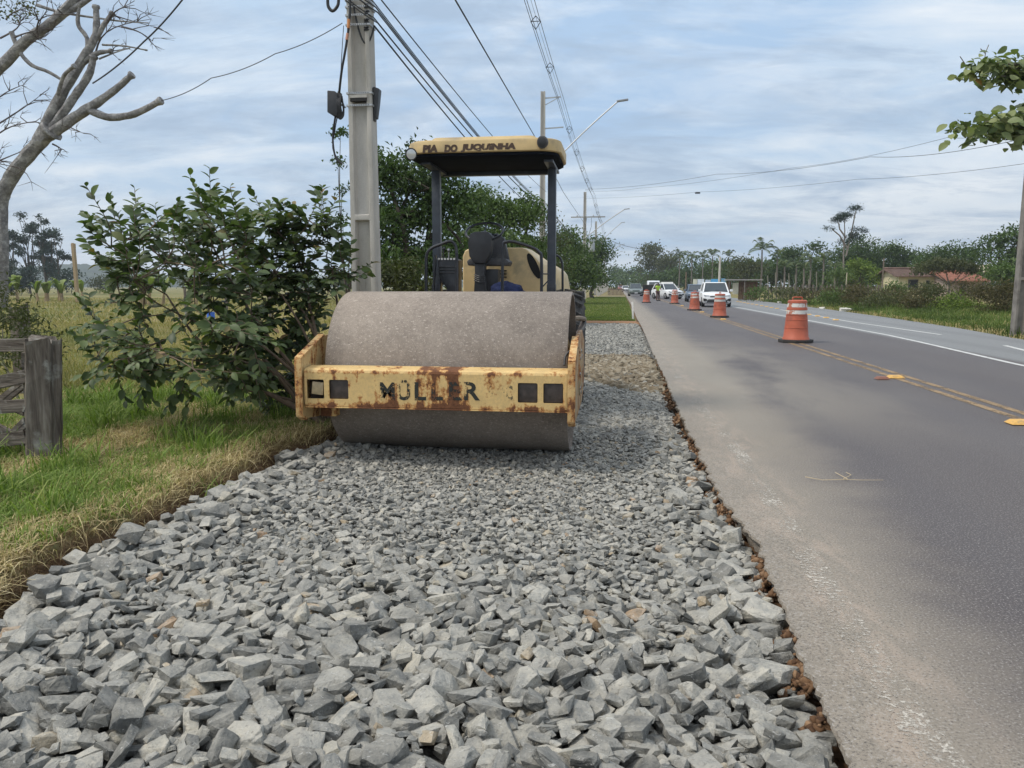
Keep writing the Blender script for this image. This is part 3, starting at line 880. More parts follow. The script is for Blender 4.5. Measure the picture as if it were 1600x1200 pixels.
def text_mesh(name, body, mat, height, parent, origin, width=None, thick=0.0015, shear=0.0, offset=0.0, spacing=1.0, bold=0.0, rot=None):
    cu = bpy.data.curves.new(name, 'FONT'); cu.body = body; cu.size = 1; cu.shear = shear; cu.space_character = spacing
    cu.offset = bold; cu.extrude = 0.0; cu.resolution_u = 3
    t = bpy.data.objects.new('tmp', cu); C.objects.link(t)
    dg = bpy.context.evaluated_depsgraph_get()
    me = bpy.data.meshes.new_from_object(t.evaluated_get(dg))
    bpy.data.objects.remove(t)
    v = np.array([q.co[:] for q in me.vertices]); 
    x0, x1, y0, y1 = v[:, 0].min(), v[:, 0].max(), v[:, 1].min(), v[:, 1].max()
    sy = height / (y1 - y0); sx = (width / (x1 - x0)) if width else sy
    off = Vector((0, 0, 0)); q = parent
    while q is not None: off += q.location; q = q.parent
    for q in me.vertices:
        X, Z = (q.co.x - x0) * sx, (q.co.y - y0) * sy
        p = Vector((X, 0, Z))
        if rot is not None: p = rot @ p
        p += Vector(origin)
        q.co = p - off
    me.materials.append(mat)
    o = bpy.data.objects.new(name, me); C.objects.link(o); o.parent = parent
    return o
# worn letters: black where paint is left, otherwise the beam shows
def letter_mat(name, col, lo, hi):
    M = MT(name)
    M.set(col, 0.7, 0, 0.3)
    v = M.math('ADD', M.math('MULTIPLY', M.noise(9, 5, 0.6, 0.3, (1, 1, 0.4), kind='World'), 0.55), M.math('MULTIPLY', M.noise(45, 4, 0.7, kind='World'), 0.45))
    t = M.node('ShaderNodeBsdfTransparent'); mx = M.node('ShaderNodeMixShader'); M.put(mx.inputs[0], M.step(v, hi, lo))
    M.t.links.new(t.outputs[0], mx.inputs[1]); M.t.links.new(M.b.outputs[0], mx.inputs[2]); M.t.links.new(mx.outputs[0], M.out.inputs[0])
    return M.m
let_strong = letter_mat('black_sticker', (0.030, 0.032, 0.028), 0.51, 0.57)
let_mid = letter_mat('worn_black_sticker', (0.035, 0.036, 0.03), 0.465, 0.52)
let_faint = letter_mat('faint_sticker_trace', (0.16, 0.13, 0.075), 0.42, 0.50)
for ch, p0, p1, m_ in (('M', 594, 617, let_strong), ('Ü', 621, 641, let_mid), ('L', 648, 666, let_strong), ('L', 674, 692, let_mid), ('E', 702, 721, let_strong), ('R', 725, 750, let_strong),
                       ('A', 760, 774, let_faint), ('P', 778, 789, let_faint), ('C', 790, 801, let_faint)):
    a = at(p0, 625, BY0 - 0.002); b = at(p1, 625, BY0 - 0.002)
    h = 0.148 if ch != 'Ü' else 0.170
    z0 = at((p0 + p1) / 2, 625.5, BY0 - 0.002).z
    o = text_mesh('letter', ch, m_, h if m_ is not let_faint else 0.12, beam, (a.x, BY0 - 0.002, z0), b.x - a.x, bold=0.028)

# side plates
def side_plate(x, ms, lbl):
    s_ = -1 if x < RX else 1
    top = [(BY0 - 0.04, 0.345), (BY0 + 0.02, 0.30), (BY0 + 0.35, 0.27), (7.55, 0.27), (7.95, 0.42), (7.95, 0.85), (7.45, 0.98), (6.50, 0.965), (BY0 + 0.02, 0.835), (BY0 - 0.04, 0.80)]
    mb = MB(); mb.prism(top, x - 0.014, x + 0.014, 'X')
    o = mb.build('side_plate', ms, roller, bevel=0.005); o['label'] = lbl
    # thick folded rim round the front and top of the plate
    mb = MB()
    rp = [(BY0 - 0.042, 0.335), (BY0 - 0.042, 0.81), (6.50, 0.972)]
    for (y0, z0), (y1, z1) in zip(rp[:-1], rp[1:]):
        mb.bar((x, y0, z0), (x, y1, z1), 0.060, 0.022)
    mb.bar((x, BY0 - 0.042, 0.335), (x, BY0 + 0.05, 0.292), 0.060, 0.022)
    mb.build('rim', rim_m, o, bevel=0.005)
    mb = MB()
    mb.lathe([(0.22, 0), (0.22, 0.012 * s_), (0.14, 0.018 * s_), (0.14, 0.022 * s_), (0, 0.022 * s_)], (x + 0.012 * s_, RY, 0.625), 'X', 24)
    mb.build('axle_cap', outer_m, o, smooth=True)
    for k in range(8):
        a = k * math.pi / 4; mb = MB()
        mb.lathe([(0.016, 0), (0.016, 0.02 * s_), (0, 0.02 * s_)], (x + 0.014 * s_, RY + 0.19 * math.cos(a), 0.625 + 0.19 * math.sin(a)), 'X', 6)
        mb.build('bolt', chrome_m, o)
    return o
side_plate(-2.588, plate_m, 'yellow side plate with an inner face in view')
side_plate(-0.345, outer_m, 'scuffed side plate with worn wood brown paint')
# bracket behind the left end of the beam
mb = MB(); mb.box((-2.44, BY0 + 0.26, 0.40), (0.14, 0.10, 0.22)); mb.build('bracket', beam_m, roller, bevel=0.01)
# scraper bar and rear cross beam
mb = MB(); mb.box((RX, 7.86, 0.60), (2.16, 0.12, 0.26)); mb.build('rear_beam', plate_m, roller, bevel=0.01)

# hoses
def hose(pts, r, m=hose_m, par=roller, nm='hose'):
    P_ = [Vector(p) for p in pts]; out = []
    for i in range(len(P_) - 1):
        p0, p1, p2, p3 = P_[max(i - 1, 0)], P_[i], P_[i + 1], P_[min(i + 2, len(P_) - 1)]
        for t in np.linspace(0, 1, 7)[:-1]:
            out.append(0.5 * ((2 * p1) + (-p0 + p2) * t + (2 * p0 - 5 * p1 + 4 * p2 - p3) * t * t + (-p0 + 3 * p1 - 3 * p2 + p3) * t ** 3))
    out.append(P_[-1])
    mb = MB(); mb.tube(out, r, 8); return mb.build(nm, m, par, smooth=True)
hose([at(886, 508, 7.95), at(893, 500, 7.8), at(903, 497, 7.9), at(913, 499, 8.1)], 0.026)
hose([at(884, 566, 7.2), at(893, 545, 7.5), at(905, 520, 7.8), at(912, 503, 8.2)], 0.032, simple('hose_dark', (0.075, 0.06, 0.05), 0.7))
hose([at(893, 552, 6.6), at(899, 530, 7.2), at(912, 512, 7.8), at(914, 500, 8.3)], 0.016, simple('hose_dark2', (0.05, 0.045, 0.04), 0.7))
hose([at(882, 571, 6.2), at(884, 556, 6.24), at(893, 547, 6.27), at(903, 543, 6.3)], 0.010, black_m, nm='cable')
hose([at(887, 535, 8.0), at(889, 510, 8.0), at(893, 480, 8.2)], 0.02, black_m)

# rear chassis, platform, hood
mb = MB(); mb.box((RX, 8.7, 0.78), (1.25, 1.45, 0.16)); mb.build('platform', blackgloss_m, roller, bevel=0.01)
mb = MB(); mb.box((RX, 8.15, 0.62), (0.55, 0.5, 0.3)); mb.box((RX, 9.9, 0.75), (0.9, 1.9, 0.35)); mb.build('chassis', plate_m, roller, bevel=0.02)
HY0 = 9.45
def hp(px, py, dy=0.0): p = at(px, py, HY0 + dy); return (p.x, p.z)
hx0 = at(723, 420, HY0).x; hxr = at(820, 400, HY0).x
ztop = at(780, 387, HY0).z
# hood cross section at the front, then a lower and wider shape toward the rear
def hood_ring(y, x0, x1, zt, zsh, xo):
    return [(x0, y, 0.85), (x0, y, zt - 0.10), (x0 + 0.03, y, zt - 0.03), (x0 + 0.10, y, zt), (x1 - 0.04, y, zt), (x1 + 0.02, y, zt - 0.02), (xo - 0.08, y, zsh + 0.07), (xo - 0.02, y, zsh), (xo, y, zsh - 0.10), (xo, y, 0.85)]
xo = at(848, 430, HY0).x
rings = [hood_ring(HY0, hx0, hxr, ztop, at(835, 413, HY0).z, xo), hood_ring(HY0 + 0.25, hx0, hxr + 0.04, ztop, ztop - 0.20, xo + 0.04),
         hood_ring(HY0 + 0.5, hx0, hxr + 0.06, ztop - 0.10, ztop - 0.25, xo + 0.16), hood_ring(HY0 + 1.0, hx0 - .05, hxr + 0.12, ztop - 0.24, ztop - 0.32, xo + 0.26), hood_ring(HY0 + 1.7, hx0 - .05, hxr + 0.1, ztop - 0.34, ztop - 0.45, xo + 0.24)]
mb = MB(); n = 10
vs = [p for r in rings for p in r]; fs = [tuple(range(n))[::-1], tuple(range(4 * n, 5 * n))]
for i in range(4):
    for k in range(n):
        fs.append((i * n + k, i * n + (k + 1) % n, (i + 1) * n + (k + 1) % n, (i + 1) * n + k))
mb.add(vs, fs); hood = mb.build('engine_hood', hood_m, roller, bevel=0.02, seg=3)
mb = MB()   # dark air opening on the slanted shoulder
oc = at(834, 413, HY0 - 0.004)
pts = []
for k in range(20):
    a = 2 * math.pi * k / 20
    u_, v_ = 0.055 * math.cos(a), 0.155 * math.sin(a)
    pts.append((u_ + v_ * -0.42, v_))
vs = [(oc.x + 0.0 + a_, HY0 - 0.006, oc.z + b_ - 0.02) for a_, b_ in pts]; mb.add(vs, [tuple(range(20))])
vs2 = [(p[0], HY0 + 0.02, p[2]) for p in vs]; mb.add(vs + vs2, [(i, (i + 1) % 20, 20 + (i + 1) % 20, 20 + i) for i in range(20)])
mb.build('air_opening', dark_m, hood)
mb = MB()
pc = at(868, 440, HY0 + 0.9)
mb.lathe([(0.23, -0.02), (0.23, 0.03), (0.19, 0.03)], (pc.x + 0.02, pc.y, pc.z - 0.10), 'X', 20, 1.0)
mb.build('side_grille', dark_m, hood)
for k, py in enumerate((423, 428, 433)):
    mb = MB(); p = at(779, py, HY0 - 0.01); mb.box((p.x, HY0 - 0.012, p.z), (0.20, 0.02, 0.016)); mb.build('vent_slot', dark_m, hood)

# console at the left
c0, c1 = at(684, 405, 8.75), at(715, 458, 8.75)
mb = MB()
mb.prism([(c0.x, c0.z - 0.02), (c0.x + 0.015, c0.z), (c1.x - 0.015, c0.z + 0.005), (c1.x, c0.z - 0.015), (c1.x - 0.01, c0.z - 0.30), (c1.x - 0.01, 0.9), (c0.x + 0.12, 0.9), (c0.x + 0.10, c0.z - 0.33), (c0.x + 0.02, c0.z - 0.23)][::-1], 8.75, 9.05, 'Y')
con = mb.build('console', blackgloss_m, roller, bevel=0.008)
for k in range(3):
    mb = MB(); mb.box(((c0.x + c1.x) / 2, 8.742, c0.z - 0.085 - k * 0.035), (0.20, 0.012, 0.012)); mb.build('louvre', black_m, con, bevel=0.003)
mb = MB(); p = at(698, 403, 8.75)
for k in range(6): mb.box((p.x - 0.09 + k * 0.036, 8.738, p.z - 0.012), (0.022, 0.01, 0.022))
mb.build('gauge_label', simple('white_label', (0.5, 0.5, 0.5), 0.5), con)
for px, py in ((693, 389), (701, 391)):
    mb = MB(); p = at(px, py, 8.8); mb.tube([(p.x, p.y, p.z - 0.10), (p.x, p.y, p.z)], 0.008, 6); mb.lathe([(0.0, -0.022), (0.018, -0.012), (0.022, 0), (0.018, 0.012), (0, 0.022)], p, 'Z', 10)
    mb.build('lever', chrome_m if px == 701 else black_m, con, smooth=True)
# steering column, cowl, wheel
def quad_prism(pl, y0, y1, name, m, bev=0.01, par=roller):
    P_ = [at(a, b, y0) for a, b in pl]
    mb = MB(); mb.prism([(p.x, p.z) for p in P_][::-1], y0, y1, 'Y'); return mb.build(name, m, par, bevel=bev)
cowl = quad_prism([(731, 380), (734, 366), (741, 362), (762, 362), (768, 368), (766, 395), (757, 412), (740, 411), (733, 400)], 8.62, 8.80, 'steering_cowl', black_m, 0.012)
col_ = quad_prism([(741, 408), (758, 410), (756, 428), (760, 462), (740, 462), (742, 430)], 8.66, 8.80, 'steering_column', black_m, 0.008)
for k in range(4):
    mb = MB(); a_ = at(741, 429 + k * 3, 8.64); b_ = at(758, 432 + k * 3, 8.64); mb.tube([a_, ((a_ + b_) / 2) + Vector((0, -0.02, -0.01)), b_], 0.007, 6); mb.build('wound_cord', black_m, col_)
mb = MB(); wc = at(757, 362, 8.85)
pts = []; tl = R(32)
for k in range(33):
    a = 2 * math.pi * k / 32
    pts.append((wc.x + 0.215 * math.cos(a), wc.y + 0.215 * math.sin(a) * math.cos(tl), wc.z + 0.215 * math.sin(a) * math.sin(tl) * 1.0))
mb.tube(pts, 0.014, 8, caps=False)
for a in (R(90), R(210), R(330)):
    mb.tube([wc + Vector((0, 0, -0.01)), (wc.x + 0.21 * math.cos(a), wc.y + 0.21 * math.sin(a) * math.cos(tl), wc.z + 0.21 * math.sin(a) * math.sin(tl))], 0.009, 6)
mb.lathe([(0.04, -0.03), (0.04, 0.0), (0.0, 0.012)], wc, 'Z', 12)
mb.build('steering_wheel', blackgloss_m, roller, smooth=True)
# seat
sb = quad_prism([(764, 368), (776, 364), (788, 372), (795, 405), (794, 412), (758, 412)], 9.10, 9.2, 'seat_back', grey_seat_m, 0.02)
sc_ = quad_prism([(729, 408), (734, 404), (790, 404), (796, 409), (793, 415), (731, 415)], 8.85, 9.15, 'seat_cushion', grey_seat_m, 0.015)
mb = MB(); p = at(765, 418, 8.95); mb.box((p.x, 8.98, p.z - 0.16), (0.22, 0.2, 0.28)); mb.build('seat_base', black_m, roller, bevel=0.01)
# hand rails
def rail(pix, Y, r=0.017, nm='hand_rail'):
    return hose([at(a, b, Y) for a, b in pix], r, blackgloss_m, nm=nm)
rail([(666, 470), (666, 420), (667, 398), (674, 388), (688, 382), (702, 377), (709, 380), (713, 390), (714, 420), (714, 470)], 8.35)
rail([(785, 470), (785, 430), (786, 385), (791, 378), (804, 378), (832, 387), (842, 394), (846, 405), (846, 470)], 8.35)
rail([(866, 399), (873, 401), (878, 410), (879, 430), (879, 470)], 9.3, 0.014)
rail([(846, 428), (858, 428)], 8.5, 0.007, 'tie_rod'); rail([(846, 450), (858, 437)], 8.5, 0.007, 'tie_rod')
# canopy posts (ROPS)
for (px, sgn) in ((682, 1), (863, -1)):
    mb = MB(); a_ = at(px, 460, 8.9); x = at(px, 300, 8.9).x
    mb.box((x, 8.9, 1.88), (0.088, 0.11, 2.0))
    o = mb.build('canopy_post', steelblue_m, roller, bevel=0.006)
    mb = MB(); mb.box((x + 0.046 * sgn, 8.9, 1.85), (0.006, 0.07, 1.8))  # paler strip: the lit side of the post put into colour
    mb.build('lit_post_strip', simple('lit_strip_grey', (0.16, 0.17, 0.18), 0.5), o)
    mb = MB(); mb.box((x, 8.88, 1.35), (0.10, 0.13, 0.14)); mb.build('post_clamp', blackgloss_m, o, bevel=0.005)
mb = MB(); p = at(676, 440, 8.7); mb.bar((p.x - .03, 8.7, 0.9), (p.x + .04, 8.7, 1.75), 0.04, 0.02); mb.build('brace', blackgloss_m, roller)
# canopy shell
cx0, cx1, cy0, cy1 = at(631, 235, 8.2).x, -0.615, 8.2, 9.42
zb = 2.80; zt = 2.935
def rrect(x0, x1, y0, y1, r, n=7, ins=0.0):
    x0 += ins; x1 -= ins; y0 += ins; y1 -= ins; r = max(0.02, r - ins)
    out = []
    for cx_, cy_, a0 in ((x1 - r, y1 - r, 0), (x0 + r, y1 - r, 90), (x0 + r, y0 + r, 180), (x1 - r, y0 + r, 270)):
        for k in range(n + 1):
            a = R(a0 + 90 * k / n); out.append((cx_ + r * math.cos(a), cy_ + r * math.sin(a)))
    return out
def loft(mb, rings):
    n = len(rings[0]); vs = [p for r in rings for p in r]; fs = []
    for i in range(len(rings) - 1):
        for k in range(n): fs.append((i * n + k, i * n + (k + 1) % n, (i + 1) * n + (k + 1) % n, (i + 1) * n + k))
    fs.append(tuple(range(n))[::-1]); fs.append(tuple((len(rings) - 1) * n + k for k in range(n)))
    mb.add(vs, fs)
def RG(ins, z, r=0.26): return [(a, b, z) for a, b in rrect(cx0, cx1, cy0, cy1, r, 7, ins)]
mb = MB(); loft(mb, [RG(0.012, zb), RG(0.0, zb + 0.01), RG(0.0, zt - 0.025), RG(0.008, zt - 0.008), RG(0.025, zt)])
can = mb.build('canopy', canopy_m, roller, smooth=True)
mb = MB(); b0 = at(672, 216, 8.35).x; b1 = at(838, 216, 8.35).x
def RB(ins, z): return [(a, b, z) for a, b in rrect(b0, b1, cy0 + 0.14, cy1 - 0.14, 0.1, 5, ins)]
loft(mb, [RB(-0.03, zt - 0.005), RB(0.0, zt + 0.035), RB(0.02, zt + 0.05), RB(0.05, zt + 0.055)])
mb.build('raised_panel', canopy_m, can, smooth=True)
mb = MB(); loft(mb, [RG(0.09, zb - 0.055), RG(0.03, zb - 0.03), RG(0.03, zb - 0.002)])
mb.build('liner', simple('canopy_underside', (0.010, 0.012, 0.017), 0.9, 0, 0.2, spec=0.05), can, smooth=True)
mb = MB()
for x_ in (at(682, 260, 8.9).x, at(863, 260, 8.9).x): mb.box((x_, 8.85, zb - 0.072), (0.10, 0.9, 0.03))
mb.box((RX, 9.25, zb - 0.075), (1.30, 0.08, 0.05)); mb.build('canopy_frame', steelblue_m, can, bevel=0.005)
let_c = letter_mat('brown_canopy_lettering', (0.085, 0.055, 0.04), 0.56, 0.63)
for body, p0, p1, y0, y1 in (('PIA', 660, 684, 239, 226.5), ('DO', 694, 715, 238.5, 226), ('JUQUINHA', 720, 806, 238, 225)):
    a, b = at(p0, y0, cy0 - 0.002), at(p1, y0, cy0 - 0.002)
    text_mesh('lettering', body, let_c, abs(at(p0, y1, cy0).z - at(p0, y0, cy0).z), can, (a.x, cy0 - 0.002, a.z), b.x - a.x, bold=0.075, shear=0.12)
# work lamps on the canopy
for (px, py, lens, lab, yw) in ((642, 241, glass_m, 'round work lamp with a pale glass', 0.55), (848, 222, black_m, 'round work lamp seen from its dark shell', -0.5)):
    p = at(px, py, cy0 - 0.03); rot = Matrix.Rotation(yw, 4, 'Z') @ Matrix.Rotation(R(8), 4, 'X')
    mb = MB(); mb.lathe([(0.0, 0.05), (0.035, 0.045), (0.058, 0.02), (0.066, -0.01), (0.060, -0.014), (0.0, -0.012)], (0, 0, 0), 'Y', 20)
    mb.v = [tuple((rot @ Vector(q)) + p) for q in mb.v]
    l_ = mb.build('work_lamp', blackgloss_m if lens is glass_m else simple('lamp_shell', (0.06, 0.058, 0.06), 0.45), can, smooth=True); l_['label'] = lab
    mb = MB(); mb.lathe([(0.0, -0.020), (0.03, -0.019), (0.052, -0.014), (0.052, -0.010)], (0, 0, 0), 'Y', 20)
    mb.v = [tuple((rot @ Vector(q)) + p) for q in mb.v]
    mb.build('lens', lens, l_, smooth=True)
# rear wheels
def tyre(xc, yc, zc_, rr, wd):
    mb = MB(); prof = []
    for t in np.linspace(0, 1, 9):
        a = math.pi * t; prof.append((rr - 0.10 + 0.07 * math.sin(a) ** 0.5, -wd / 2 * math.cos(a) * 0.96))
    prof = [(rr * 0.52, -wd / 2 + 0.05), (rr * 0.75, -wd / 2)] + [(rr - 0.05, -wd / 2 + 0.03), (rr - 0.028, -wd / 2 + 0.09), (rr - 0.02, 0), (rr - 0.028, wd / 2 - 0.09), (rr - 0.05, wd / 2 - 0.03)] + [(rr * 0.75, wd / 2), (rr * 0.52, wd / 2 - 0.05)]
    mb.lathe(prof, (xc, yc, zc_), 'X', 48, closed=True)
    o = mb.build('tyre', rubber_m, roller, smooth=True)
    mb = MB()
    for k in range(26):
        a = 2 * math.pi * k / 26
        for s_ in (-1, 1):
            a2 = a + (0.12 if s_ > 0 else 0)
            q0 = Vector((xc + s_ * 0.02, yc + (rr - 0.015) * math.cos(a2), zc_ + (rr - 0.015) * math.sin(a2)))
            a3 = a2 + 0.20
            q1 = Vector((xc + s_ * (wd / 2 - 0.01), yc + (rr - 0.045) * math.cos(a3), zc_ + (rr - 0.045) * math.sin(a3)))
            mb.bar(q0, q1, 0.055, 0.06)
    mb.build('tread', rubber_m, o, bevel=0.006)
    mb = MB(); mb.lathe([(0, 0.1), (rr * 0.2, 0.1), (rr * 0.25, 0.02), (rr * 0.5, 0.0), (rr * 0.54, wd / 2 - 0.04), (rr * 0.54, -wd / 2 + 0.04), (0, -wd / 2 + 0.04)], (xc, yc, zc_), 'X', 24)
    mb.build('rim', plate_m, o, smooth=True)
tyre(-0.685, 9.95, 0.615, 0.735, 0.52); tyre(-2.20, 9.95, 0.615, 0.735, 0.52)
mb = MB(); mb.tube([(-2.2, 9.95, 0.615), (-0.68, 9.95, 0.615)], 0.12, 12); mb.build('axle', black_m, roller)

# blue cloth bundle on the platform
mb = MB(); cb = at(797, 452, 8.6)
M = MT('blue_cloth'); M.bump(M.noise(14, 4), 0.8, 0.03)
blue_m = M.set(M.ramp(M.noise(9, 4), [(0.3, (0.008, 0.012, 0.04)), (0.7, (0.022, 0.032, 0.09))]), 0.85, 0, 0.2)
bm = bmesh.new(); bmesh.ops.create_icosphere(bm, subdivisions=4, radius=1)
for v in bm.verts:
    p = v.co.copy(); d = 1 + 0.28 * mnoise.noise(p * 1.7) + 0.10 * mnoise.noise(p * 5)
    v.co = Vector((p.x * 0.20 * d, p.y * 0.13 * d, p.z * 0.11 * d * (1.25 - 0.5 * p.x)))
    v.co.z = max(v.co.z, -0.09)
for f in bm.faces: f.smooth = True
me = bpy.data.meshes.new('cloth_bundle'); bm.to_mesh(me); bm.free(); me.materials.append(blue_m)
o = link_mesh('cloth_bundle', me, None, (cb.x, 8.55, 0.955 + 0.35))
mb = MB(); mb.box((cb.x, 8.6, 1.04), (0.42, 0.30, 0.36)); mb.build('tool_box', black_m, roller, bevel=0.02)
tag(o, 'dark blue cloth bundle lying beside the steering column of the roller', 'cloth')
# ------------------------------------------------------------------ plants
def unit(a): return a / np.maximum(np.linalg.norm(a, axis=-1, keepdims=True), 1e-9)
def leaf_mesh(name, Cn, ax, nr, L, Wd, mat, parent=None, tone=None, fold=0.25, kind=None, two=True):
    """one folded leaf per centre: base, left, tip, right"""
    Cn = np.asarray(Cn); ax = unit(ax); sd = unit(np.cross(ax, nr)); up_ = np.cross(sd, ax)
    L = np.broadcast_to(np.asarray(L, float), (len(Cn),))[:, None]; Wd = np.broadcast_to(np.asarray(Wd, float), (len(Cn),))[:, None]
    b = Cn; t = Cn + ax * L - up_ * L * 0.15
    l = Cn + ax * L * 0.45 + sd * Wd * 0.5 + up_ * Wd * fold; r = Cn + ax * L * 0.45 - sd * Wd * 0.5 + up_ * Wd * fold
    V = np.stack([b, l, t, r], 1).reshape(-1, 3); n = len(Cn)
    i = np.arange(n)[:, None] * 4
    FCx = np.stack([i + [0, 1, 2], i + [0, 2, 3]], 1).reshape(-1, 3)
    tn = np.repeat(tone if tone is not None else rng.random(n), 4)
    o = fastmesh(name, V, FCx, mat, parent, attr=tn)
    if kind: o['kind'] = kind
    return o
def crown_points(lobes, ncl, per, csize, r, inner=0.55):
    vol = np.array([l[1][0] * l[1][1] + l[1][0] * l[1][2] for l in lobes]); k = r.choice(len(lobes), ncl, p=vol / vol.sum())
    ctr = np.array([l[0] for l in lobes])[k]; rad = np.array([l[1] for l in lobes])[k]
    d = unit(r.normal(size=(ncl, 3))); d[:, 2] = np.where(d[:, 2] < -0.35, -d[:, 2] * 0.6, d[:, 2]); d = unit(d)
    cp = ctr + d * rad * r.uniform(inner, 1.0, (ncl, 1)) ** 0.6 * (1 + 0.12 * r.normal(size=(ncl, 1)))
    ct = np.clip(r.beta(2, 2, ncl), 0, 1)
    q = np.repeat(np.arange(ncl), per)
    P = cp[q] + r.normal(size=(len(q), 3)) * csize * np.array((1, 1, 0.6))
    out = unit(d[q] * 0.7 + r.normal(size=(len(q), 3)) * 0.6)
    ax = unit(r.normal(size=(len(q), 3)) + out * 0.5 + np.array((0, 0, -0.25)))
    nr = unit(out * 0.6 + np.array((0, 0, 0.8)) + r.normal(size=(len(q), 3)) * 0.35)
    tone = np.clip(ct[q] * 0.6 + r.random(len(q)) * 0.4, 0, 1)
    return P, ax, nr, tone, cp
bark_m = simple('bark_grey', (0.17, 0.15, 0.125), 0.9, 0, 0.35, 6, 0.5, dirt=(0.10, 0.09, 0.075))
barkd_m = simple('bark_dark', (0.07, 0.055, 0.04), 0.9, 0, 0.35, 6, 0.5)
G = {
 'deep': foliage('leaves_deep_green', (0.026, 0.046, 0.017), (0.095, 0.150, 0.048), (0.19, 0.22, 0.07), spec=0.25),
 'mid': foliage('leaves_mid_green', (0.038, 0.064, 0.020), (0.125, 0.185, 0.055), (0.23, 0.24, 0.09), spec=0.25),
 'olive': foliage('leaves_olive', (0.045, 0.055, 0.024), (0.115, 0.125, 0.058), (0.20, 0.15, 0.085), spec=0.2),
 'lime': foliage('leaves_yellow_green', (0.060, 0.095, 0.018), (0.19, 0.26, 0.05), (0.26, 0.25, 0.07), spec=0.2),
 'euc': foliage('leaves_blue_grey', (0.018, 0.032, 0.028), (0.050, 0.078, 0.062), spec=0.15, transl=0.12),
 'brown': foliage('leaves_brown_scrub', (0.055, 0.050, 0.026), (0.135, 0.115, 0.062), (0.17, 0.10, 0.065), spec=0.15),
 'palm': foliage('palm_green', (0.035, 0.058, 0.020), (0.115, 0.150, 0.055), (0.24, 0.21, 0.08), spec=0.3),
}
def limb_path(a, b, bend, r, n=5):
    a, b = Vector(a), Vector(b); out = []
    off = Vector((r.normal(), r.normal(), 0.3 * r.normal())) * bend
    for i in range(n + 1):
        t = i / n; out.append(a.lerp(b, t) + off * math.sin(math.pi * t) + Vector((0, 0, bend * 0.6 * math.sin(math.pi * t * 0.5) * (1 - t))))
    return out
def tree(name, label, cat, base, lobes, ncl, per, leaf, mat, seed, trunk=0.14, csize=0.3, wd=0.5, group=None, bark=None, inner=0.55, limbs=5, mats2=None):
    """lobes: [(dx,dy,z), (rx,ry,rz)] about the base"""
    r = np.random.default_rng(seed)
    root = thing(name, label, cat, base, group)
    lb = [((base[0] + c[0], base[1] + c[1], base[2] + c[2]), q) for c, q in lobes]
    P, ax, nr, tone, cp = crown_points(lb, ncl, per, csize, r, inner)
    keep = P[:, 2] > base[2] + 0.02
    leaf_mesh('crown', P[keep], ax[keep], nr[keep], leaf * r.uniform(0.6, 1.3, keep.sum()), leaf * wd * r.uniform(0.7, 1.2, keep.sum()), mat, root, tone[keep], kind='stuff')
    if trunk:
        mb = MB(); zt_ = min(c[2] for c, q in lobes)
        top = Vector((base[0] + r.normal() * 0.1, base[1], base[2] + max(0.5, zt_ * 0.55)))
        mb.tube(limb_path(base, top, trunk, r, 4), [trunk * (1.25 - 0.1 * i) for i in range(5)], 8, jit=0.08)
        idx = r.choice(len(cp), min(limbs * 3, len(cp)), replace=False)
        for i, (c, q) in enumerate(lb): mb.tube(limb_path(top, c, trunk * 2.5, r), [trunk * (0.75 - 0.11 * j) for j in range(6)], 6)
        for i in idx: 
            c = min(lb, key=lambda l: (Vector(l[0]) - Vector(cp[i])).length)[0]
            mb.tube(limb_path(c, cp[i], trunk * 2, r, 4), [trunk * (0.26 - 0.05 * j) for j in range(5)], 5)
        mb.build('trunk', bark or barkd_m, root, smooth=True)
    return root
def at_base(px, Y, z=0.0):
    p = at(px, 500, Y); return (p.x, Y, z)
def top_z(py, Y): return EYE + (447 - py) / FPX * Y
def auto_lobes(wx, h0, h1, n, r, wy=None, k=0.55):
    """n lobes filling width wx between heights h0 and h1"""
    out = []; H_ = h1 - h0
    for i in range(n):
        t = r.random(); a = r.uniform(0, 6.28)
        rad = math.sqrt(max(0.05, 1 - (2 * t - 0.9) ** 2 * 0.7))
        x = math.cos(a) * wx * 0.5 * rad * (1 - k) * 1.2; y = math.sin(a) * (wy or wx) * 0.5 * rad * (1 - k)
        rr = wx * 0.5 * k * r.uniform(0.6, 1.0); rz = min(H_ * 0.5, rr * r.uniform(0.7, 0.95))
        out.append(((x, y, h0 + rz + (H_ - 2 * rz) * t), (rr, rr, rz)))
    return out
def easy_tree(name, label, cat, px, Y, wpx, ytop, mat, seed, n=5, dens=1.0, h0=0.25, leafpx=3.9, group=None, trunk=None, bark=None, per=14, k=0.55, inner=0.5, base_z=0.0, wd=0.55):
    r = np.random.default_rng(seed * 13 + 1)
    H_ = top_z(ytop, Y) - base_z; wx = wpx / FPX * Y
    leaf = leafpx / FPX * Y
    lobes = auto_lobes(wx, H_ * h0, H_, n, r, k=k)
    area = wx * H_ * (1 - h0); ncl = int(dens * area / leaf ** 2 / per * 10)
    return tree(name, label, cat, at_base(px, Y, base_z), lobes, max(20, ncl), per, leaf, mat, seed, trunk if trunk is not None else H_ * 0.022, leaf * 1.5, wd, group, bark, inner)

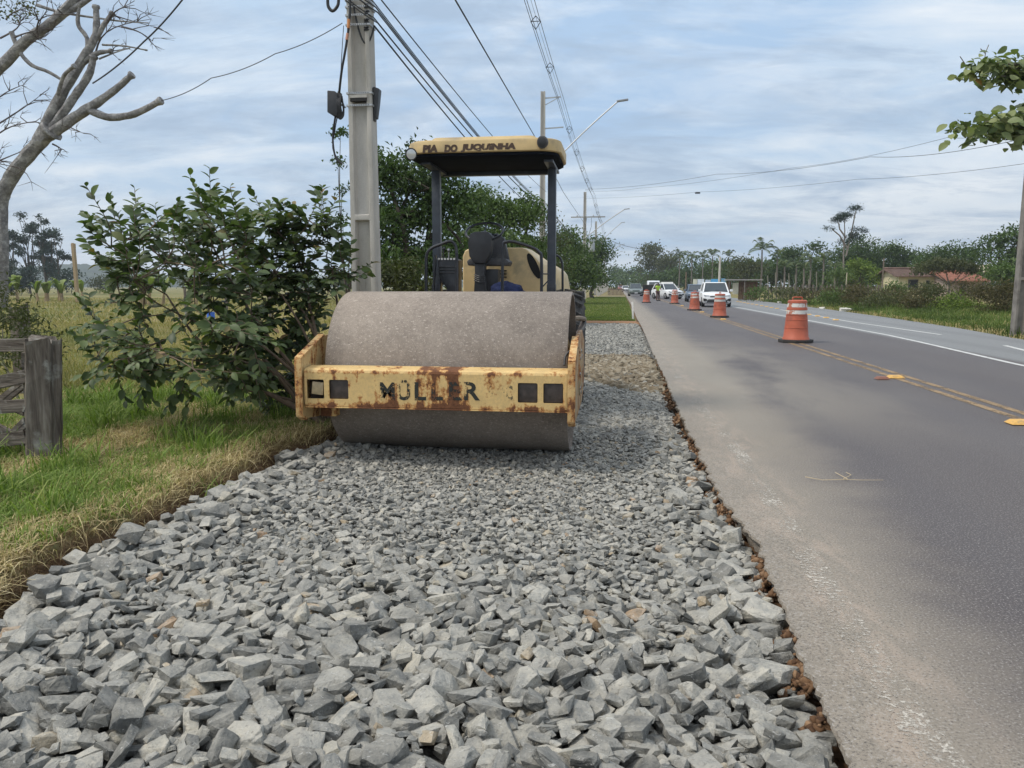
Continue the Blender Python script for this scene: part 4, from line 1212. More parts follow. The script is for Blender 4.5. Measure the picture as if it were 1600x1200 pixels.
# --- dark trees behind the roller
def lob(px, py, Y, rpx, rz=None, base=None):
    p = at(px, py, Y); r_ = rpx / FPX * Y
    return ((p.x - base[0], Y - base[1], p.z - base[2]), (r_, r_, (rz or rpx) / FPX * Y))
b = at_base(628, 17.5)
tree('broadleaf_tree', 'tall dark broadleaf tree rising behind the nearest concrete pole', 'tree', b,
     [lob(640, 300, 17.5, 50, 42, b), lob(610, 360, 17.2, 52, 48, b), lob(660, 250, 17.6, 28, 24, b), lob(690, 345, 17.8, 55, 55, b), lob(620, 420, 17, 70, 45, b), lob(600, 275, 17.3, 26, 34, b), lob(700, 300, 18, 30, 26, b), lob(690, 420, 17.6, 50, 45, b)],
     300, 44, 0.125, G['deep'], 21, 0.13, 0.17, 0.5, inner=0.35)
b = at_base(530, 13.5)
tree('slender_tree', 'thin sprigs of a slender tree beside the left edge of the nearest pole', 'tree', b,
     [lob(532, 210, 13.5, 10, 14, b), lob(528, 255, 13.6, 12, 16, b), lob(534, 300, 13.6, 11, 14, b), lob(536, 345, 13.6, 11, 14, b), lob(545, 395, 13.6, 20, 16, b), lob(590, 240, 13.7, 10, 12, b)],
     52, 12, 0.085, G['deep'], 22, 0.022, 0.07, 0.5, inner=0.2, limbs=9)
b = at_base(600, 12.2)
tree('leafy_bush', 'lighter leafy bush at the foot of the nearest concrete pole', 'bush', b,
     [lob(612, 440, 12.2, 28, 22, b), lob(650, 450, 12.0, 26, 20, b), lob(590, 430, 12.3, 16, 20, b), lob(635, 425, 12.4, 22, 18, b)], 90, 14, 0.12, G['olive'], 23, 0.02, 0.10, 0.4, limbs=6)
b = at_base(775, 29)
tree('round_tree', 'dense rounded green tree behind the seat of the roller', 'tree', b,
     [lob(760, 340, 29, 42, 40, b), lob(800, 350, 29, 34, 30, b), lob(735, 385, 28, 42, 42, b), lob(790, 400, 28, 46, 40, b), lob(745, 310, 29.5, 26, 20, b), lob(825, 330, 29.5, 18, 22, b), lob(830, 400, 29, 28, 36, b)],
     300, 34, 0.17, G['mid'], 24, 0.16, 0.26, 0.5, inner=0.4)
b = at_base(850, 33)
tree('twiggy_tree', 'thin brownish twiggy tree in front of the second concrete pole', 'tree', b,
     [lob(850, 350, 33, 14, 22, b), lob(862, 385, 33, 20, 22, b), lob(845, 410, 33, 24, 26, b), lob(862, 425, 33, 22, 24, b)], 150, 16, 0.15, G['olive'], 25, 0.05, 0.28, 0.35, inner=0.2, limbs=10)
b = at_base(893, 62)
tree('roadside_tree', 'broad green roadside tree between the second and third pole', 'tree', b,
     [lob(885, 400, 62, 26, 30, b), lob(905, 425, 60, 22, 26, b), lob(880, 435, 60, 28, 24, b), lob(885, 370, 63, 14, 14, b), lob(912, 440, 60, 14, 20, b)], 260, 26, 0.26, G['mid'], 26, 0.15, 0.5, 0.5)
b = at_base(925, 92)
tree('roadside_tree', 'dark roadside tree standing right of the third pole', 'tree', b,
     [lob(926, 400, 92, 20, 20, b), lob(915, 425, 92, 24, 26, b), lob(938, 385, 93, 10, 9, b), lob(928, 440, 90, 18, 16, b), lob(942, 400, 92, 9, 10, b)], 260, 20, 0.34, G['deep'], 27, 0.2, 0.7, 0.5)

# --- the big guava-like shrub in front
def leaf_proto(mat):
    """an oval blade with a folded midrib and a drooping tip, 1 long"""
    pr = [(0.0, 0.02), (0.18, 0.19), (0.42, 0.275), (0.66, 0.24), (0.86, 0.13), (1.0, 0.0)]
    vs = []; fs = []
    for t, w_ in pr:
        z = 0.05 * math.sin(t * 2.2) - 0.16 * t * t
        vs += [(-w_, t, z + w_ * 0.30), (0, t, z), (w_, t, z + w_ * 0.30)]
    for i in range(5):
        a = i * 3
        if i < 4:
            fs += [(a, a + 1, a + 4), (a, a + 4, a + 3), (a + 1, a + 2, a + 5), (a + 1, a + 5, a + 4)]
        else: fs += [(a, a + 1, a + 4), (a + 1, a + 2, a + 4)]
    return np.array(vs), np.array(fs)
LV, LF = leaf_proto(None)
shrub_oi = foliage('shrub_leaf', (0.036, 0.058, 0.024), (0.130, 0.175, 0.066), (0.24, 0.15, 0.075), rough=0.5, transl=0.25, oi=True, spec=0.35)
shrub_at = foliage('shrub_leaf_mass', (0.036, 0.058, 0.024), (0.130, 0.175, 0.066), (0.24, 0.15, 0.075), rough=0.5, transl=0.25, spec=0.35)
leaf_me = bpy.data.meshes.new('leaf'); leaf_me.from_pydata(LV.tolist(), [], LF.tolist()); leaf_me.materials.append(shrub_oi)
for f in leaf_me.polygons: f.use_smooth = True
sr = np.random.default_rng(99)
SB = gp(478, 672, 0.04); SB.y += 0.55
shrub = thing('leafy_shrub', 'large spreading shrub with big dark oval leaves between the wooden gate and the roller', 'shrub', (SB.x, SB.y, 0.03))
def inpoly(x, y, P):
    c = False; j = len(P) - 1
    for i in range(len(P)):
        if (P[i][1] > y) != (P[j][1] > y) and x < (P[j][0] - P[i][0]) * (y - P[i][1]) / (P[j][1] - P[i][1]) + P[i][0]: c = not c
        j = i
    return c
OUTL = [(158, 395), (150, 335), (215, 345), (235, 325), (262, 352), (300, 330), (335, 312), (355, 345), (420, 335), (470, 335), (498, 322), (515, 352), (535, 400), (552, 434), (530, 455), (500, 480),
        (480, 560), (465, 630), (430, 655), (400, 615), (350, 600), (300, 650), (280, 610), (220, 610), (215, 590), (110, 575), (105, 560), (140, 530), (130, 500), (180, 480), (190, 440), (150, 440)]
HOLES = [[(205, 445), (330, 470), (320, 540), (250, 540), (230, 500)], [(200, 590), (330, 585), (420, 605), (380, 640), (250, 640), (200, 620)]]
stems = []
smb = MB()
heads = []
for k, (px, py, Yh) in enumerate([(250, 400, 7.3), (330, 380, 7.6), (400, 385, 7.8), (460, 380, 8.0), (510, 400, 8.1), (300, 500, 7.0), (380, 520, 7.1), (200, 560, 6.9), (440, 560, 7.2), (330, 600, 6.9), (440, 460, 7.6), (260, 460, 7.4)]):
    e = at(px, py, Yh)
    pth = limb_path((SB.x + sr.normal() * 0.12, SB.y + sr.normal() * 0.12, 0.0), e, 0.16, sr, 7)
    smb.tube(pth, [0.024 - 0.0022 * i for i in range(8)], 7, jit=0.08)
    heads += pth[3:]
LP_, LA_, LN_, LS_, LT_ = [], [], [], [], []
ntw = 0; tries = 0
while ntw < 470 and tries < 9000:
    tries += 1
    px, py = sr.uniform(100, 575), sr.uniform(305, 660)
    if not inpoly(px, py, OUTL): continue
    if any(inpoly(px, py, h) for h in HOLES) and sr.random() < 0.93: continue
    if px < 300 and sr.random() < 0.45: continue
    Yt = SB.y - 0.5 + sr.normal() * 0.42 - 0.25 * (py > 500)
    if px > 400: Yt = max(Yt, 7.75 + 0.25 * sr.random())
    e = at(px, py, Yt)
    h = min(heads, key=lambda q: (q - e).length + 0.25 * sr.random())
    dvec = (e - h)
    if dvec.length > 1.4: continue
    ntw += 1
    pth = limb_path(h, e, 0.10 * dvec.length, sr, 5)
    # the last stretch turns upward or outward
    tipdir = (dvec.normalized() * 0.7 + Vector((sr.normal() * 0.4, sr.normal() * 0.4, 0.55 if py < 480 else 0.1))).normalized()
    Lt = sr.uniform(0.18, 0.36)
    for i in range(1, 5): pth.append(e + tipdir * Lt * i / 4 + Vector((0, 0, -0.05 * (i / 4) ** 2 * (1 if py > 480 else 0.2))))
    nP = len(pth)
    smb.tube(pth, [max(0.0022, 0.0075 - 0.0062 * i / nP) for i in range(nP)], 5)
    if len(heads) < 900: heads.append(pth[4]); 
    nl = sr.integers(11, 17); tw = sr.uniform(0, 6)
    for i in range(nl):
        t = 0.32 + 0.68 * i / (nl - 1) * 1.0
        f = t * (nP - 1); a_ = min(int(f), nP - 2); p = pth[a_].lerp(pth[a_ + 1], f - a_)
        tan = (pth[a_ + 1] - pth[a_]).normalized()
        side = tan.cross(Vector((0, 0, 1)))
        side = side.normalized() if side.length > 0.05 else Vector((1, 0, 0))
        sgn = 1 if i % 2 else -1
        up_ = side.cross(tan)
        ax = (side * sgn * 1.0 + tan * (0.45 + 0.9 * (i / nl)) + up_ * sr.normal() * 0.35 + Vector((0, 0, -0.22))).normalized()
        nr = (Vector((0, 0, 1)) + Vector(sr.normal(size=3)) * 0.42 + ax * 0.1 - Vector((0, 0.25, 0))).normalized()
        LP_.append(p); LA_.append(ax); LN_.append(nr)
        LS_.append(sr.uniform(0.062, 0.128) * (0.62 if i == nl - 1 else 1))
        LT_.append(sr.random() * 0.86 if not (i > nl - 3 and sr.random() < 0.14) else sr.uniform(0.93, 1.0))
smb.build('stem', simple('shrub_bark', (0.13, 0.095, 0.065), 0.85, 0, 0.3, 20), shrub, smooth=True)
LPa = np.array([p[:] for p in LP_]); LAa = unit(np.array([p[:] for p in LA_])); LNa = np.array([p[:] for p in LN_]); LSa = np.array(LS_); LTa = np.array(LT_)
side = unit(np.cross(LAa, LNa)); nrm = np.cross(side, LAa)
facing = np.abs((nrm * unit(LPa - np.array((0, 0, EYE)))).sum(1))
sc_l = LSa ** 2 * (0.25 + facing) / (LPa[:, 1] ** 2)
# prefer leaves nothing stands in front of: the frontmost ones of each small picture cell
lx, ly = pxy(LPa[:, 0], LPa[:, 1], LPa[:, 2]); cell = {}
for i in np.argsort(LPa[:, 1]): cell.setdefault((int(lx[i] / 15), int(ly[i] / 15)), i)
front = np.zeros(len(LPa), bool); front[list(cell.values())] = True
ordl = np.argsort(-(sc_l * np.where(front, 1, 0.02)))
pk = set(ordl[:296].tolist())
for i in pk:
    Mx = Matrix((side[i], LAa[i], nrm[i])).transposed()
    o = link_mesh('leaf', leaf_me, shrub, tuple(LPa[i] - np.array(shrub.location)), Mx.to_euler(), (LSa[i] * 1.1,) * 3)
rest = [i for i in range(len(LPa)) if i not in pk]
B = np.stack([side[rest], LAa[rest], nrm[rest]], 1)            # rows are axes
Vv = np.einsum('vk,nkj->nvj', LV, B) * (LSa[rest] * 1.1)[:, None, None] + LPa[rest][:, None, :]
nv = len(LV)
Ff = (LF[None] + (np.arange(len(rest)) * nv)[:, None, None]).reshape(-1, 3)
o = fastmesh('foliage', Vv.reshape(-1, 3), Ff, shrub_at, shrub, attr=np.repeat(LTa[rest], nv), smooth=True); o['kind'] = 'stuff'
print('shrub leaves', len(LPa))

# --- grass blades
def blades(name, pts, hgt, wdt, lean, mat, seed, tonef=None, parent=None, droop=0.35):
    r = np.random.default_rng(seed); n = len(pts)
    a = r.uniform(0, 2 * math.pi, n); d = np.stack([np.cos(a), np.sin(a), np.zeros(n)], 1)
    s = np.stack([-np.sin(a + 0.6), np.cos(a + 0.6), np.zeros(n)], 1)
    h = (hgt * r.uniform(0.45, 1.25, n))[:, None]; w_ = (wdt * r.uniform(0.6, 1.3, n))[:, None]
    ln = (lean * np.abs(r.normal(0.6, 0.5, n)))[:, None]
    z = np.array((0, 0, 1.0))
    p0 = pts; p1 = p0 + z * h * 0.5 + d * h * ln * 0.35; p2 = p0 + z * h * (0.95 - droop * ln * 0.5) + d * h * ln
    tip = p0 + z * h * (1.1 - droop * ln * 1.3) + d * h * ln * 1.7
    V = np.stack([p0 - s * w_ / 2, p0 + s * w_ / 2, p1 - s * w_ * 0.45, p1 + s * w_ * 0.45, p2 - s * w_ * 0.25, p2 + s * w_ * 0.25, tip], 1).reshape(-1, 3)
    i = np.arange(n)[:, None] * 7
    Fq = np.stack([i + [0, 1, 3], i + [0, 3, 2], i + [2, 3, 5], i + [2, 5, 4], i + [4, 5, 6]], 1).reshape(-1, 3)
    tone = tonef(pts, r) if tonef else r.random(n)
    o = fastmesh(name, V, Fq, mat, parent, attr=np.repeat(np.clip(tone, 0, 1), 7))
    return o
grass_m = foliage('grass_blades', (0.085, 0.140, 0.028), (0.255, 0.340, 0.085), (0.42, 0.42, 0.16), rough=0.6, transl=0.3, spec=0.2)
straw_m = foliage('dry_grass_blades', (0.26, 0.19, 0.09), (0.64, 0.52, 0.29), (0.75, 0.65, 0.42), rough=0.7, transl=0.2, spec=0.15)
root_m = foliage('dry_roots', (0.075, 0.042, 0.022), (0.22, 0.145, 0.08), (0.34, 0.25, 0.15), rough=0.85, transl=0.1, spec=0.1)
def patch_val(x, y):   # green or dry, the same field for both kinds
    return 0.8 * mnoise.noise((x * 0.8, y * 0.8, 11)) + 0.8 * mnoise.noise((x * 2.3, y * 2.3, 4))
def scatter(n, x0, x1, y0, y1, seed, cond=None, pw=1.0):
    r = np.random.default_rng(seed); out = []
    while len(out) < n:
        x = r.uniform(x0, x1); y = y0 + (y1 - y0) * r.random() ** pw
        if x * FPX / y < -1500 or x * FPX / y > 700: 
            if r.random() < 0.9: continue
        if cond and not cond(x, y, r): continue
        out.append((x, y, ground_z(x, y) - 0.005))
    return np.array(out)
def edge_d(x, y): return left_edge(y) - x
cg = lambda x, y, r: edge_d(x, y) > 0.14 and (edge_d(x, y) > 0.45 or r.random() < 0.35) and patch_val(x, y) + 0.25 * r.normal() > 0.03
cd_ = lambda x, y, r: edge_d(x, y) > 0.08 and patch_val(x, y) + 0.28 * r.normal() - (0.45 if edge_d(x, y) < 0.42 else -0.08) < 0.08
o = blades('grass', scatter(44000, -7.5, -2.4, 2.9, 10.0, 31, cg, 1.3), 0.090, 0.0075, 0.9, grass_m, 41)
tag(o, 'short green grass on the verge between the gate and the gravel', 'grass', None, 'stuff')
tg = []
for k in range(60):   # taller green tufts
    r = np.random.default_rng(600 + k); 
    for _ in range(30):
        x, y = r.uniform(-6.5, -2.9), r.uniform(3.4, 9.5)
        if edge_d(x, y) > 0.4 and patch_val(x, y) > 0.0: break
    m_ = r.integers(35, 90); q = np.stack([x + r.normal(0, 0.08, m_), y + r.normal(0, 0.08, m_), np.full(m_, ground_z(x, y) - 0.01)], 1); tg.append(q)
o = blades('grass_tufts', np.concatenate(tg), 0.24, 0.010, 0.75, grass_m, 42)
tag(o, 'taller tufts of bright green grass in the verge', 'grass', None, 'stuff')
o = blades('dry_grass', scatter(31000, -7.5, -2.4, 2.9, 10.0, 32, cd_, 1.3), 0.085, 0.0055, 1.7, straw_m, 43, droop=0.5)
tag(o, 'matted straw coloured dry grass along the verge', 'dry grass', None, 'stuff')
def edge_pts(n, seed):
    r = np.random.default_rng(seed); y = 2.6 + 6.5 * r.random(n) ** 1.5; d = np.abs(r.normal(0.05, 0.085, n))
    out = []
    for yy, dd in zip(y, d):
        x = left_edge(yy) - dd; out.append((x, yy, ground_z(x, yy) - 0.01))
    return np.array(out)
o = blades('root_mat', edge_pts(15000, 33), 0.045, 0.0036, 2.0, root_m, 44, droop=0.9)
tag(o, 'brown mat of dead roots and torn turf hanging over the cut edge of the verge', 'root mat', None, 'stuff')
# tall grass by the gate post and in the pasture
gpst = gp(70, 742, 0.05)
q = []
for k in range(26):
    r = np.random.default_rng(700 + k); x, y = gpst.x + r.normal(0.1, 0.45), gpst.y + r.normal(-0.1, 0.35)
    m_ = 45; q.append(np.stack([x + r.normal(0, 0.07, m_), y + r.normal(0, 0.07, m_), np.full(m_, ground_z(x, y) - 0.01)], 1))
o = blades('long_grass', np.concatenate(q), 0.15, 0.007, 1.1, grass_m, 45)
tag(o, 'long grass growing up around the wooden gate post', 'grass', None, 'stuff')
cf = lambda x, y, r: x < left_edge(min(y, 30)) - 0.5
mixm = foliage('pasture_blades', (0.11, 0.13, 0.038), (0.35, 0.28, 0.12), (0.50, 0.39, 0.21), rough=0.7, transl=0.3, spec=0.15)
tf = lambda P_, r: np.clip(0.62 + 0.75 * np.array([mnoise.noise((p[0] * 0.12, p[1] * 0.07, 2)) for p in P_]) + 0.2 * r.normal(size=len(P_)), 0, 1)
o = blades('pasture_grass', scatter(60000, -36, -3.0, 9.5, 32, 34, cf, 1.5), 0.15, 0.014, 1.0, mixm, 46, tf)
tag(o, 'pasture of mixed green and dry grass behind the shrub', 'pasture', None, 'stuff')
o = blades('far_pasture_grass', scatter(34000, -100, -4.5, 30, 95, 35, cf, 1.3), 0.24, 0.045, 1.0, mixm, 47, tf)
tag(o, 'far pasture reaching to the banana plants', 'pasture', None, 'stuff')
strip_m = foliage('mown_grass', (0.075, 0.125, 0.025), (0.165, 0.215, 0.055), (0.25, 0.24, 0.09), rough=0.7, transl=0.25, spec=0.15)
o = blades('mown_grass', scatter(42000, -3.4, 1.2, GRASS_Y + 1.0, 100, 36, lambda x, y, r: x < poly_at(RIGHT_EDGE, y) - 0.15 and x > -3.4, 1.7), 0.07, 0.02, 0.8, strip_m, 48)
tag(o, 'strip of mown green grass beyond the end of the gravel', 'grass', None, 'stuff')
# the far verge of the road
cvr = lambda x, y, r: x > verge_x(y) + 0.1 * r.random()
rough_m = foliage('rough_verge_blades', (0.045, 0.075, 0.018), (0.150, 0.205, 0.055), (0.36, 0.30, 0.15), rough=0.7, transl=0.25, spec=0.15)
tfr = lambda P_, r: np.clip(0.45 + 0.9 * np.array([mnoise.noise((p[0] * 0.5, p[1] * 0.25, 2)) for p in P_]) + 0.22 * r.normal(size=len(P_)), 0, 1)
o = blades('roadside_grass', scatter(30000, 9.5, 19, 17, 75, 37, cvr, 1.2), 0.24, 0.022, 0.9, rough_m, 49, tfr)
tag(o, 'fresh green grass along the far side of the road', 'grass', None, 'stuff')
o = blades('verge_straw', scatter(9000, 9.5, 17, 17, 60, 38, lambda x, y, r: 0 < x - verge_x(y) < 0.9, 1.2), 0.10, 0.02, 1.6, straw_m, 50)
tag(o, 'dry bleached grass on the edge of the far shoulder', 'dry grass', None, 'stuff')
# ------------------------------------------------------------------ pruned tree, gate, pasture things
lich = MT('lichen_bark')
n = lich.noise(7, 6, 0.65, kind='World'); n2 = lich.noise(30, 5, 0.7, kind='World')
c = lich.ramp(lich.math('ADD', lich.math('MULTIPLY', n, 0.6), lich.math('MULTIPLY', n2, 0.4)), [(0.35, (0.115, 0.108, 0.108)), (0.5, (0.245, 0.237, 0.232)), (0.62, (0.44, 0.43, 0.415))])
lich.bump(n2, 0.7, 0.03)
lich_m = lich.set(c, 0.9, 0, 0.2)
TY = 10.6
tb = at_base(0, TY, 0.0)
ptree = thing('pruned_tree', 'bare grey tree leaning over the gate with its boughs sawn off short', 'tree', (tb[0], TY, 0))
def bough(pix, rad, Y=None, nm='limb', cut=True, lab=None, jit=0.10, par=None):
    P_ = [at(a, b, (TY if len(q) < 3 else q[2])) for q in pix for a, b in [q[:2]]]
    out, rr = [], []
    for i in range(len(P_) - 1):
        p0, p1, p2, p3 = P_[max(i - 1, 0)], P_[i], P_[i + 1], P_[min(i + 2, len(P_) - 1)]
        for t in np.linspace(0, 1, 6)[:-1]:
            out.append(0.5 * ((2 * p1) + (-p0 + p2) * t + (2 * p0 - 5 * p1 + 4 * p2 - p3) * t * t + (-p0 + 3 * p1 - 3 * p2 + p3) * t ** 3))
            rr.append((rad[i] * (1 - t) + rad[i + 1] * t) / FPX * TY * 0.67)
    out.append(P_[-1]); rr.append(rad[-1] / FPX * TY)
    mb = MB(); mb.tube(out, rr, 10, jit=jit)
    if cut: mb.tube([out[-1], out[-1] + (out[-1] - out[-2]).normalized() * 0.03], [rr[-1] * 1.06, rr[-1] * 0.95], 10)
    o = mb.build(nm, lich_m, par or ptree, smooth=True)
    if lab: o['label'] = lab
    return o
bough([(2, 480), (4, 400), (2, 340), (4, 305), (22, 270), (50, 235), (80, 205)], [15, 14, 14, 17, 17, 17, 18], nm='trunk')
bough([(60, 222), (95, 150), (125, 100), (148, 60), (151, 38), (150, 12)], [16, 12, 11, 9, 8, 6])
bough([(150, 62), (163, 38), (175, 22)], [6, 6, 5])
bough([(128, 100), (150, 84), (172, 80)], [7, 6, 4])
bough([(136, 92), (136, 60), (122, 38), (124, 8)], [6, 5, 5, 4])
bough([(78, 205), (110, 160), (138, 118), (146, 90)], [12, 10, 9, 7])
bough([(76, 212), (110, 188), (145, 165), (180, 140), (205, 118)], [15, 13, 11, 8, 6.5])
bough([(140, 172), (170, 183), (210, 178), (250, 158)], [10, 9, 8, 6.5])
bough([(90, 148, 10.5), (100, 118, 10.4), (115, 104, 10.3)], [5, 4, 4])
bough([(160, 70), (195, 72), (227, 78)], [2.5, 2, 1.5])
bough([(155, 92), (180, 82), (200, 76)], [2.5, 1.6, 1])
def twigs(root_px, ends, n, seed, base_r=1.2, spread=26):
    r = np.random.default_rng(seed); mb = MB()
    for (ax_, ay_), (bx_, by_) in ends:
        a, b = at(ax_, ay_, TY), at(bx_, by_, TY + r.uniform(-0.3, 0.3))
        pth = limb_path(a, b, 0.10, r, 7); mb.tube(pth, [(base_r * (1 - i / 9)) / FPX * TY for i in range(8)], 5)
        for _ in range(n):
            k = r.integers(2, 8); p = pth[k]; d = (pth[k] - pth[k - 1]).normalized()
            d2 = (d + Vector((r.normal() * 0.7, r.normal() * 0.4, r.normal() * 0.7 + 0.15))).normalized()
            L_ = r.uniform(0.10, 0.40); q = limb_path(p, p + d2 * L_, 0.05, r, 3); mb.tube(q, [0.5 * base_r / FPX * TY, 0.4 * base_r / FPX * TY, 0.25 * base_r / FPX * TY, 0.002], 4)
            for _ in range(2):
                d3 = (d2 + Vector(r.normal(size=3)) * 0.6).normalized(); s_ = q[2]
                mb.tube([s_, s_ + d3 * L_ * r.uniform(0.3, 0.7)], [0.3 * base_r / FPX * TY, 0.0015], 4)
    return mb
mb = twigs(None, [((170, 22), (240, 42)), ((150, 80), (235, 30)), ((172, 82), (200, 76)), ((100, 195), (130, 208)), ((82, 225), (95, 235)), ((168, 35), (210, 8)), ((190, 42), (238, 64))], 5, 5, 1.6)
o = mb.build('twig', simple('twig_bark', (0.10, 0.085, 0.08), 0.9), ptree, smooth=True); o['kind'] = 'stuff'
# the neighbour tree whose bough comes in at the top left
nb_ = at_base(-330, 11.5)
t2 = thing('bare_tree', 'second bare tree whose thick bough enters at the upper left corner', 'tree', (nb_[0], 11.5, 0))
bough([(-330, 480), (-320, 300), (-200, 200), (-60, 150), (0, 105), (40, 65), (75, 40), (100, 18), (128, -14)], [30, 26, 22, 18, 14, 12, 12, 12, 10], nm='trunk', cut=False, par=t2)
bough([(88, 28), (115, 14), (150, -10)], [8, 7, 6], par=t2)
bough([(18, 50), (30, 80), (50, 102), (75, 112), (102, 128)], [6, 5, 4.5, 4, 3], par=t2)
bough([(58, 8), (100, 20), (180, 32), (232, 36)], [4, 3, 2, 1], cut=False, par=t2)
mb = twigs(None, [((-20, 225), (55, 190)), ((-20, 205), (62, 150)), ((-20, 260), (50, 230)), ((-30, 180), (30, 135)), ((-20, 250), (30, 262)), ((20, 60), (70, 45)), ((10, 30), (50, 10)), ((30, 75), (60, 60)), ((60, 60), (98, 22)), ((0, 60), (30, 20))], 8, 6, 1.7)
o = mb.build('twig', simple('twig_bark2', (0.10, 0.085, 0.08), 0.9), t2, smooth=True); o['kind'] = 'stuff'
r = np.random.default_rng(77)
P_ = np.array([at(a, b, TY + r.uniform(-.4, .4))[:] for a, b in zip(r.uniform(-5, 60, 120), r.uniform(-10, 32, 120))])
o = leaf_mesh('foliage', P_, r.normal(size=(120, 3)), r.normal(size=(120, 3)) + (0, 0, 1), 0.06, 0.03, G['olive'], t2, None, kind='stuff')
t3p = at_base(1, 26)

# wooden gate and post
wood = MT('weathered_wood')
P = wood.xyz()
st_ = wood.noise(26, 6, 0.65, 0.4, (1, 1, 0.08), kind='World'); st2 = wood.noise(5, 5, 0.6, kind='World')
c = wood.ramp(st_, [(0.3, (0.060, 0.048, 0.040)), (0.5, (0.150, 0.128, 0.108)), (0.72, (0.27, 0.245, 0.21))])
c = wood.mix(wood.step(st2, 0.55, 0.7), c, (0.30, 0.295, 0.27))
wood.bump(st_, 0.8, 0.02); wood_m = wood.set(c, 0.9, 0, 0.2)
woodh = MT('weathered_plank')
st_ = woodh.noise(26, 6, 0.65, 0.4, (0.08, 0.3, 1), kind='World'); st2 = woodh.noise(6, 5, 0.6, kind='World')
c = woodh.ramp(st_, [(0.3, (0.050, 0.040, 0.033)), (0.5, (0.135, 0.115, 0.098)), (0.72, (0.23, 0.21, 0.18))])
c = woodh.mix(woodh.step(st2, 0.55, 0.68), c, (0.34, 0.33, 0.30))
woodh.bump(st_, 0.8, 0.02); woodh_m = woodh.set(c, 0.9, 0, 0.2)
GY = 5.55
def timber(mb, a, b, wx, wy, seg=8, jit=0.012, seed=0, rot=0.0, twist=0.0):
    """a worn squared timber between two points"""
    r = np.random.default_rng(seed); a, b = Vector(a), Vector(b); q = (b - a).to_track_quat('Z', 'Y').to_matrix() @ Matrix.Rotation(rot, 3, 'Z')
    prof = [(-1, -0.86), (-0.86, -1), (-0.2, -1), (-0.14, -0.90), (-0.08, -1), (0.86, -1), (1, -0.86), (1, 0.86), (0.86, 1), (-0.86, 1), (-1, 0.86)]
    n = len(prof); vs = []
    for i in range(seg + 1):
        p = a.lerp(b, i / seg); k = 1 + r.normal() * 0.012
        for (u, v) in prof:
            vs.append(p + q @ Vector((u * wx / 2 * k + r.normal() * jit * 0.3, v * wy / 2 * k + r.normal() * jit * 0.3, r.normal() * jit * (2.2 if i in (0, seg) else 0.3))))
    fs = [tuple(range(n))[::-1], tuple(seg * n + j for j in range(n))]
    for i in range(seg):
        for j in range(n): fs.append((i * n + j, i * n + (j + 1) % n, (i + 1) * n + (j + 1) % n, (i + 1) * n + j))
    mb.add(vs, fs)
gt = thing('wooden_gate', 'old grey board gate hanging on a thick squared wooden post', 'gate', (gpst.x, gpst.y, 0.02))
pb, pt = at(68, 748, GY), at(62, 531, GY)
mb = MB(); timber(mb, (pb.x - 0.075, GY + 0.08, -0.12), (pt.x - 0.055, GY + 0.08, pt.z), 0.19, 0.19, 9, 0.012, 3, R(24))
o = mb.build('post', wood_m, gt); o['label'] = 'thick cracked gate post'
mb = MB(); timber(mb, (pb.x + 0.032, GY + 0.125, -0.12), (pt.x + 0.052, GY + 0.125, pt.z - 0.012), 0.06, 0.06, 9, 0.008, 4, R(24))
mb.build('post_splinter', wood_m, gt)
for k, (y0, y1, yl0, yl1) in enumerate([(528, 550, 528, 552), (577, 600, 586, 608), (622, 645, 625, 648), (670, 695, 676, 702), (718, 745, 735, 758)]):
    a = at(37, (y0 + y1) / 2, GY - 0.02); l = at(0, (yl0 + yl1) / 2, GY - 0.02); d = (l - a); a2 = a + d * -0.12; b2 = a + d * 10.5
    mb = MB(); timber(mb, a2, b2, (y1 - y0) / FPX * GY * 0.98, 0.03, 6, 0.006, 30 + k, R(90))
    mb.build('board', woodh_m, gt)
for k, (p0, p1) in enumerate([((38, 642), (-60, 600)), ((38, 690), (-60, 640)), ((40, 745), (-60, 690)), ((36, 600), (-80, 690)), ((40, 660), (-60, 760))]):
    a, b = at(p0[0], p0[1], GY + 0.16), at(p1[0], p1[1], GY + 0.45); mb = MB(); timber(mb, a, b, 0.085, 0.028, 4, 0.006, 50 + k, R(90)); mb.build('brace_board', woodh_m, gt)
mb = MB(); a = at(41, 600, GY + 0.03); b = at(42, 700, GY + 0.03); timber(mb, (a.x, GY + .05, 0.1), (a.x, GY + .05, 0.86), 0.05, 0.06, 4, 0.006, 61); mb.build('hanging_stile', woodh_m, gt)
p = at(30, 490, 9.6)
mb = MB(); timber(mb, (p.x, 9.6, -0.2), (p.x, 9.6, at(30, 482, 9.6).z), 0.16, 0.2, 5, 0.015, 70)
tag(mb.build('fence_post', wood_m), 'short grey post in the weeds behind the wooden gate', 'fence post')
# twiggy weeds behind the gate
b = at_base(18, 8.6)
tree('weedy_bush', 'tangled twiggy weeds growing behind the wooden gate', 'bush', b,
     [lob(10, 500, 8.4, 45, 35, b), lob(0, 460, 8.8, 24, 30, b), lob(45, 530, 8.2, 30, 22, b), lob(20, 560, 8.0, 40, 30, b), lob(80, 545, 8.2, 20, 10, b)], 120, 10, 0.075, G['olive'], 80, 0.014, 0.12, 0.35, inner=0.2, limbs=22, bark=simple('weed_stem', (0.20, 0.18, 0.13), 0.9))
# tall wooden pole in the pasture
p = at(115, 380, 70)
mb = MB(); timber(mb, (p.x, 70, -0.2), (p.x - 0.05, 70, p.z), 0.30, 0.30, 8, 0.03, 71)
tag(mb.build('wooden_pole', simple('pale_wood', (0.34, 0.25, 0.15), 0.9)), 'bare wooden pole standing among the banana plants', 'pole')
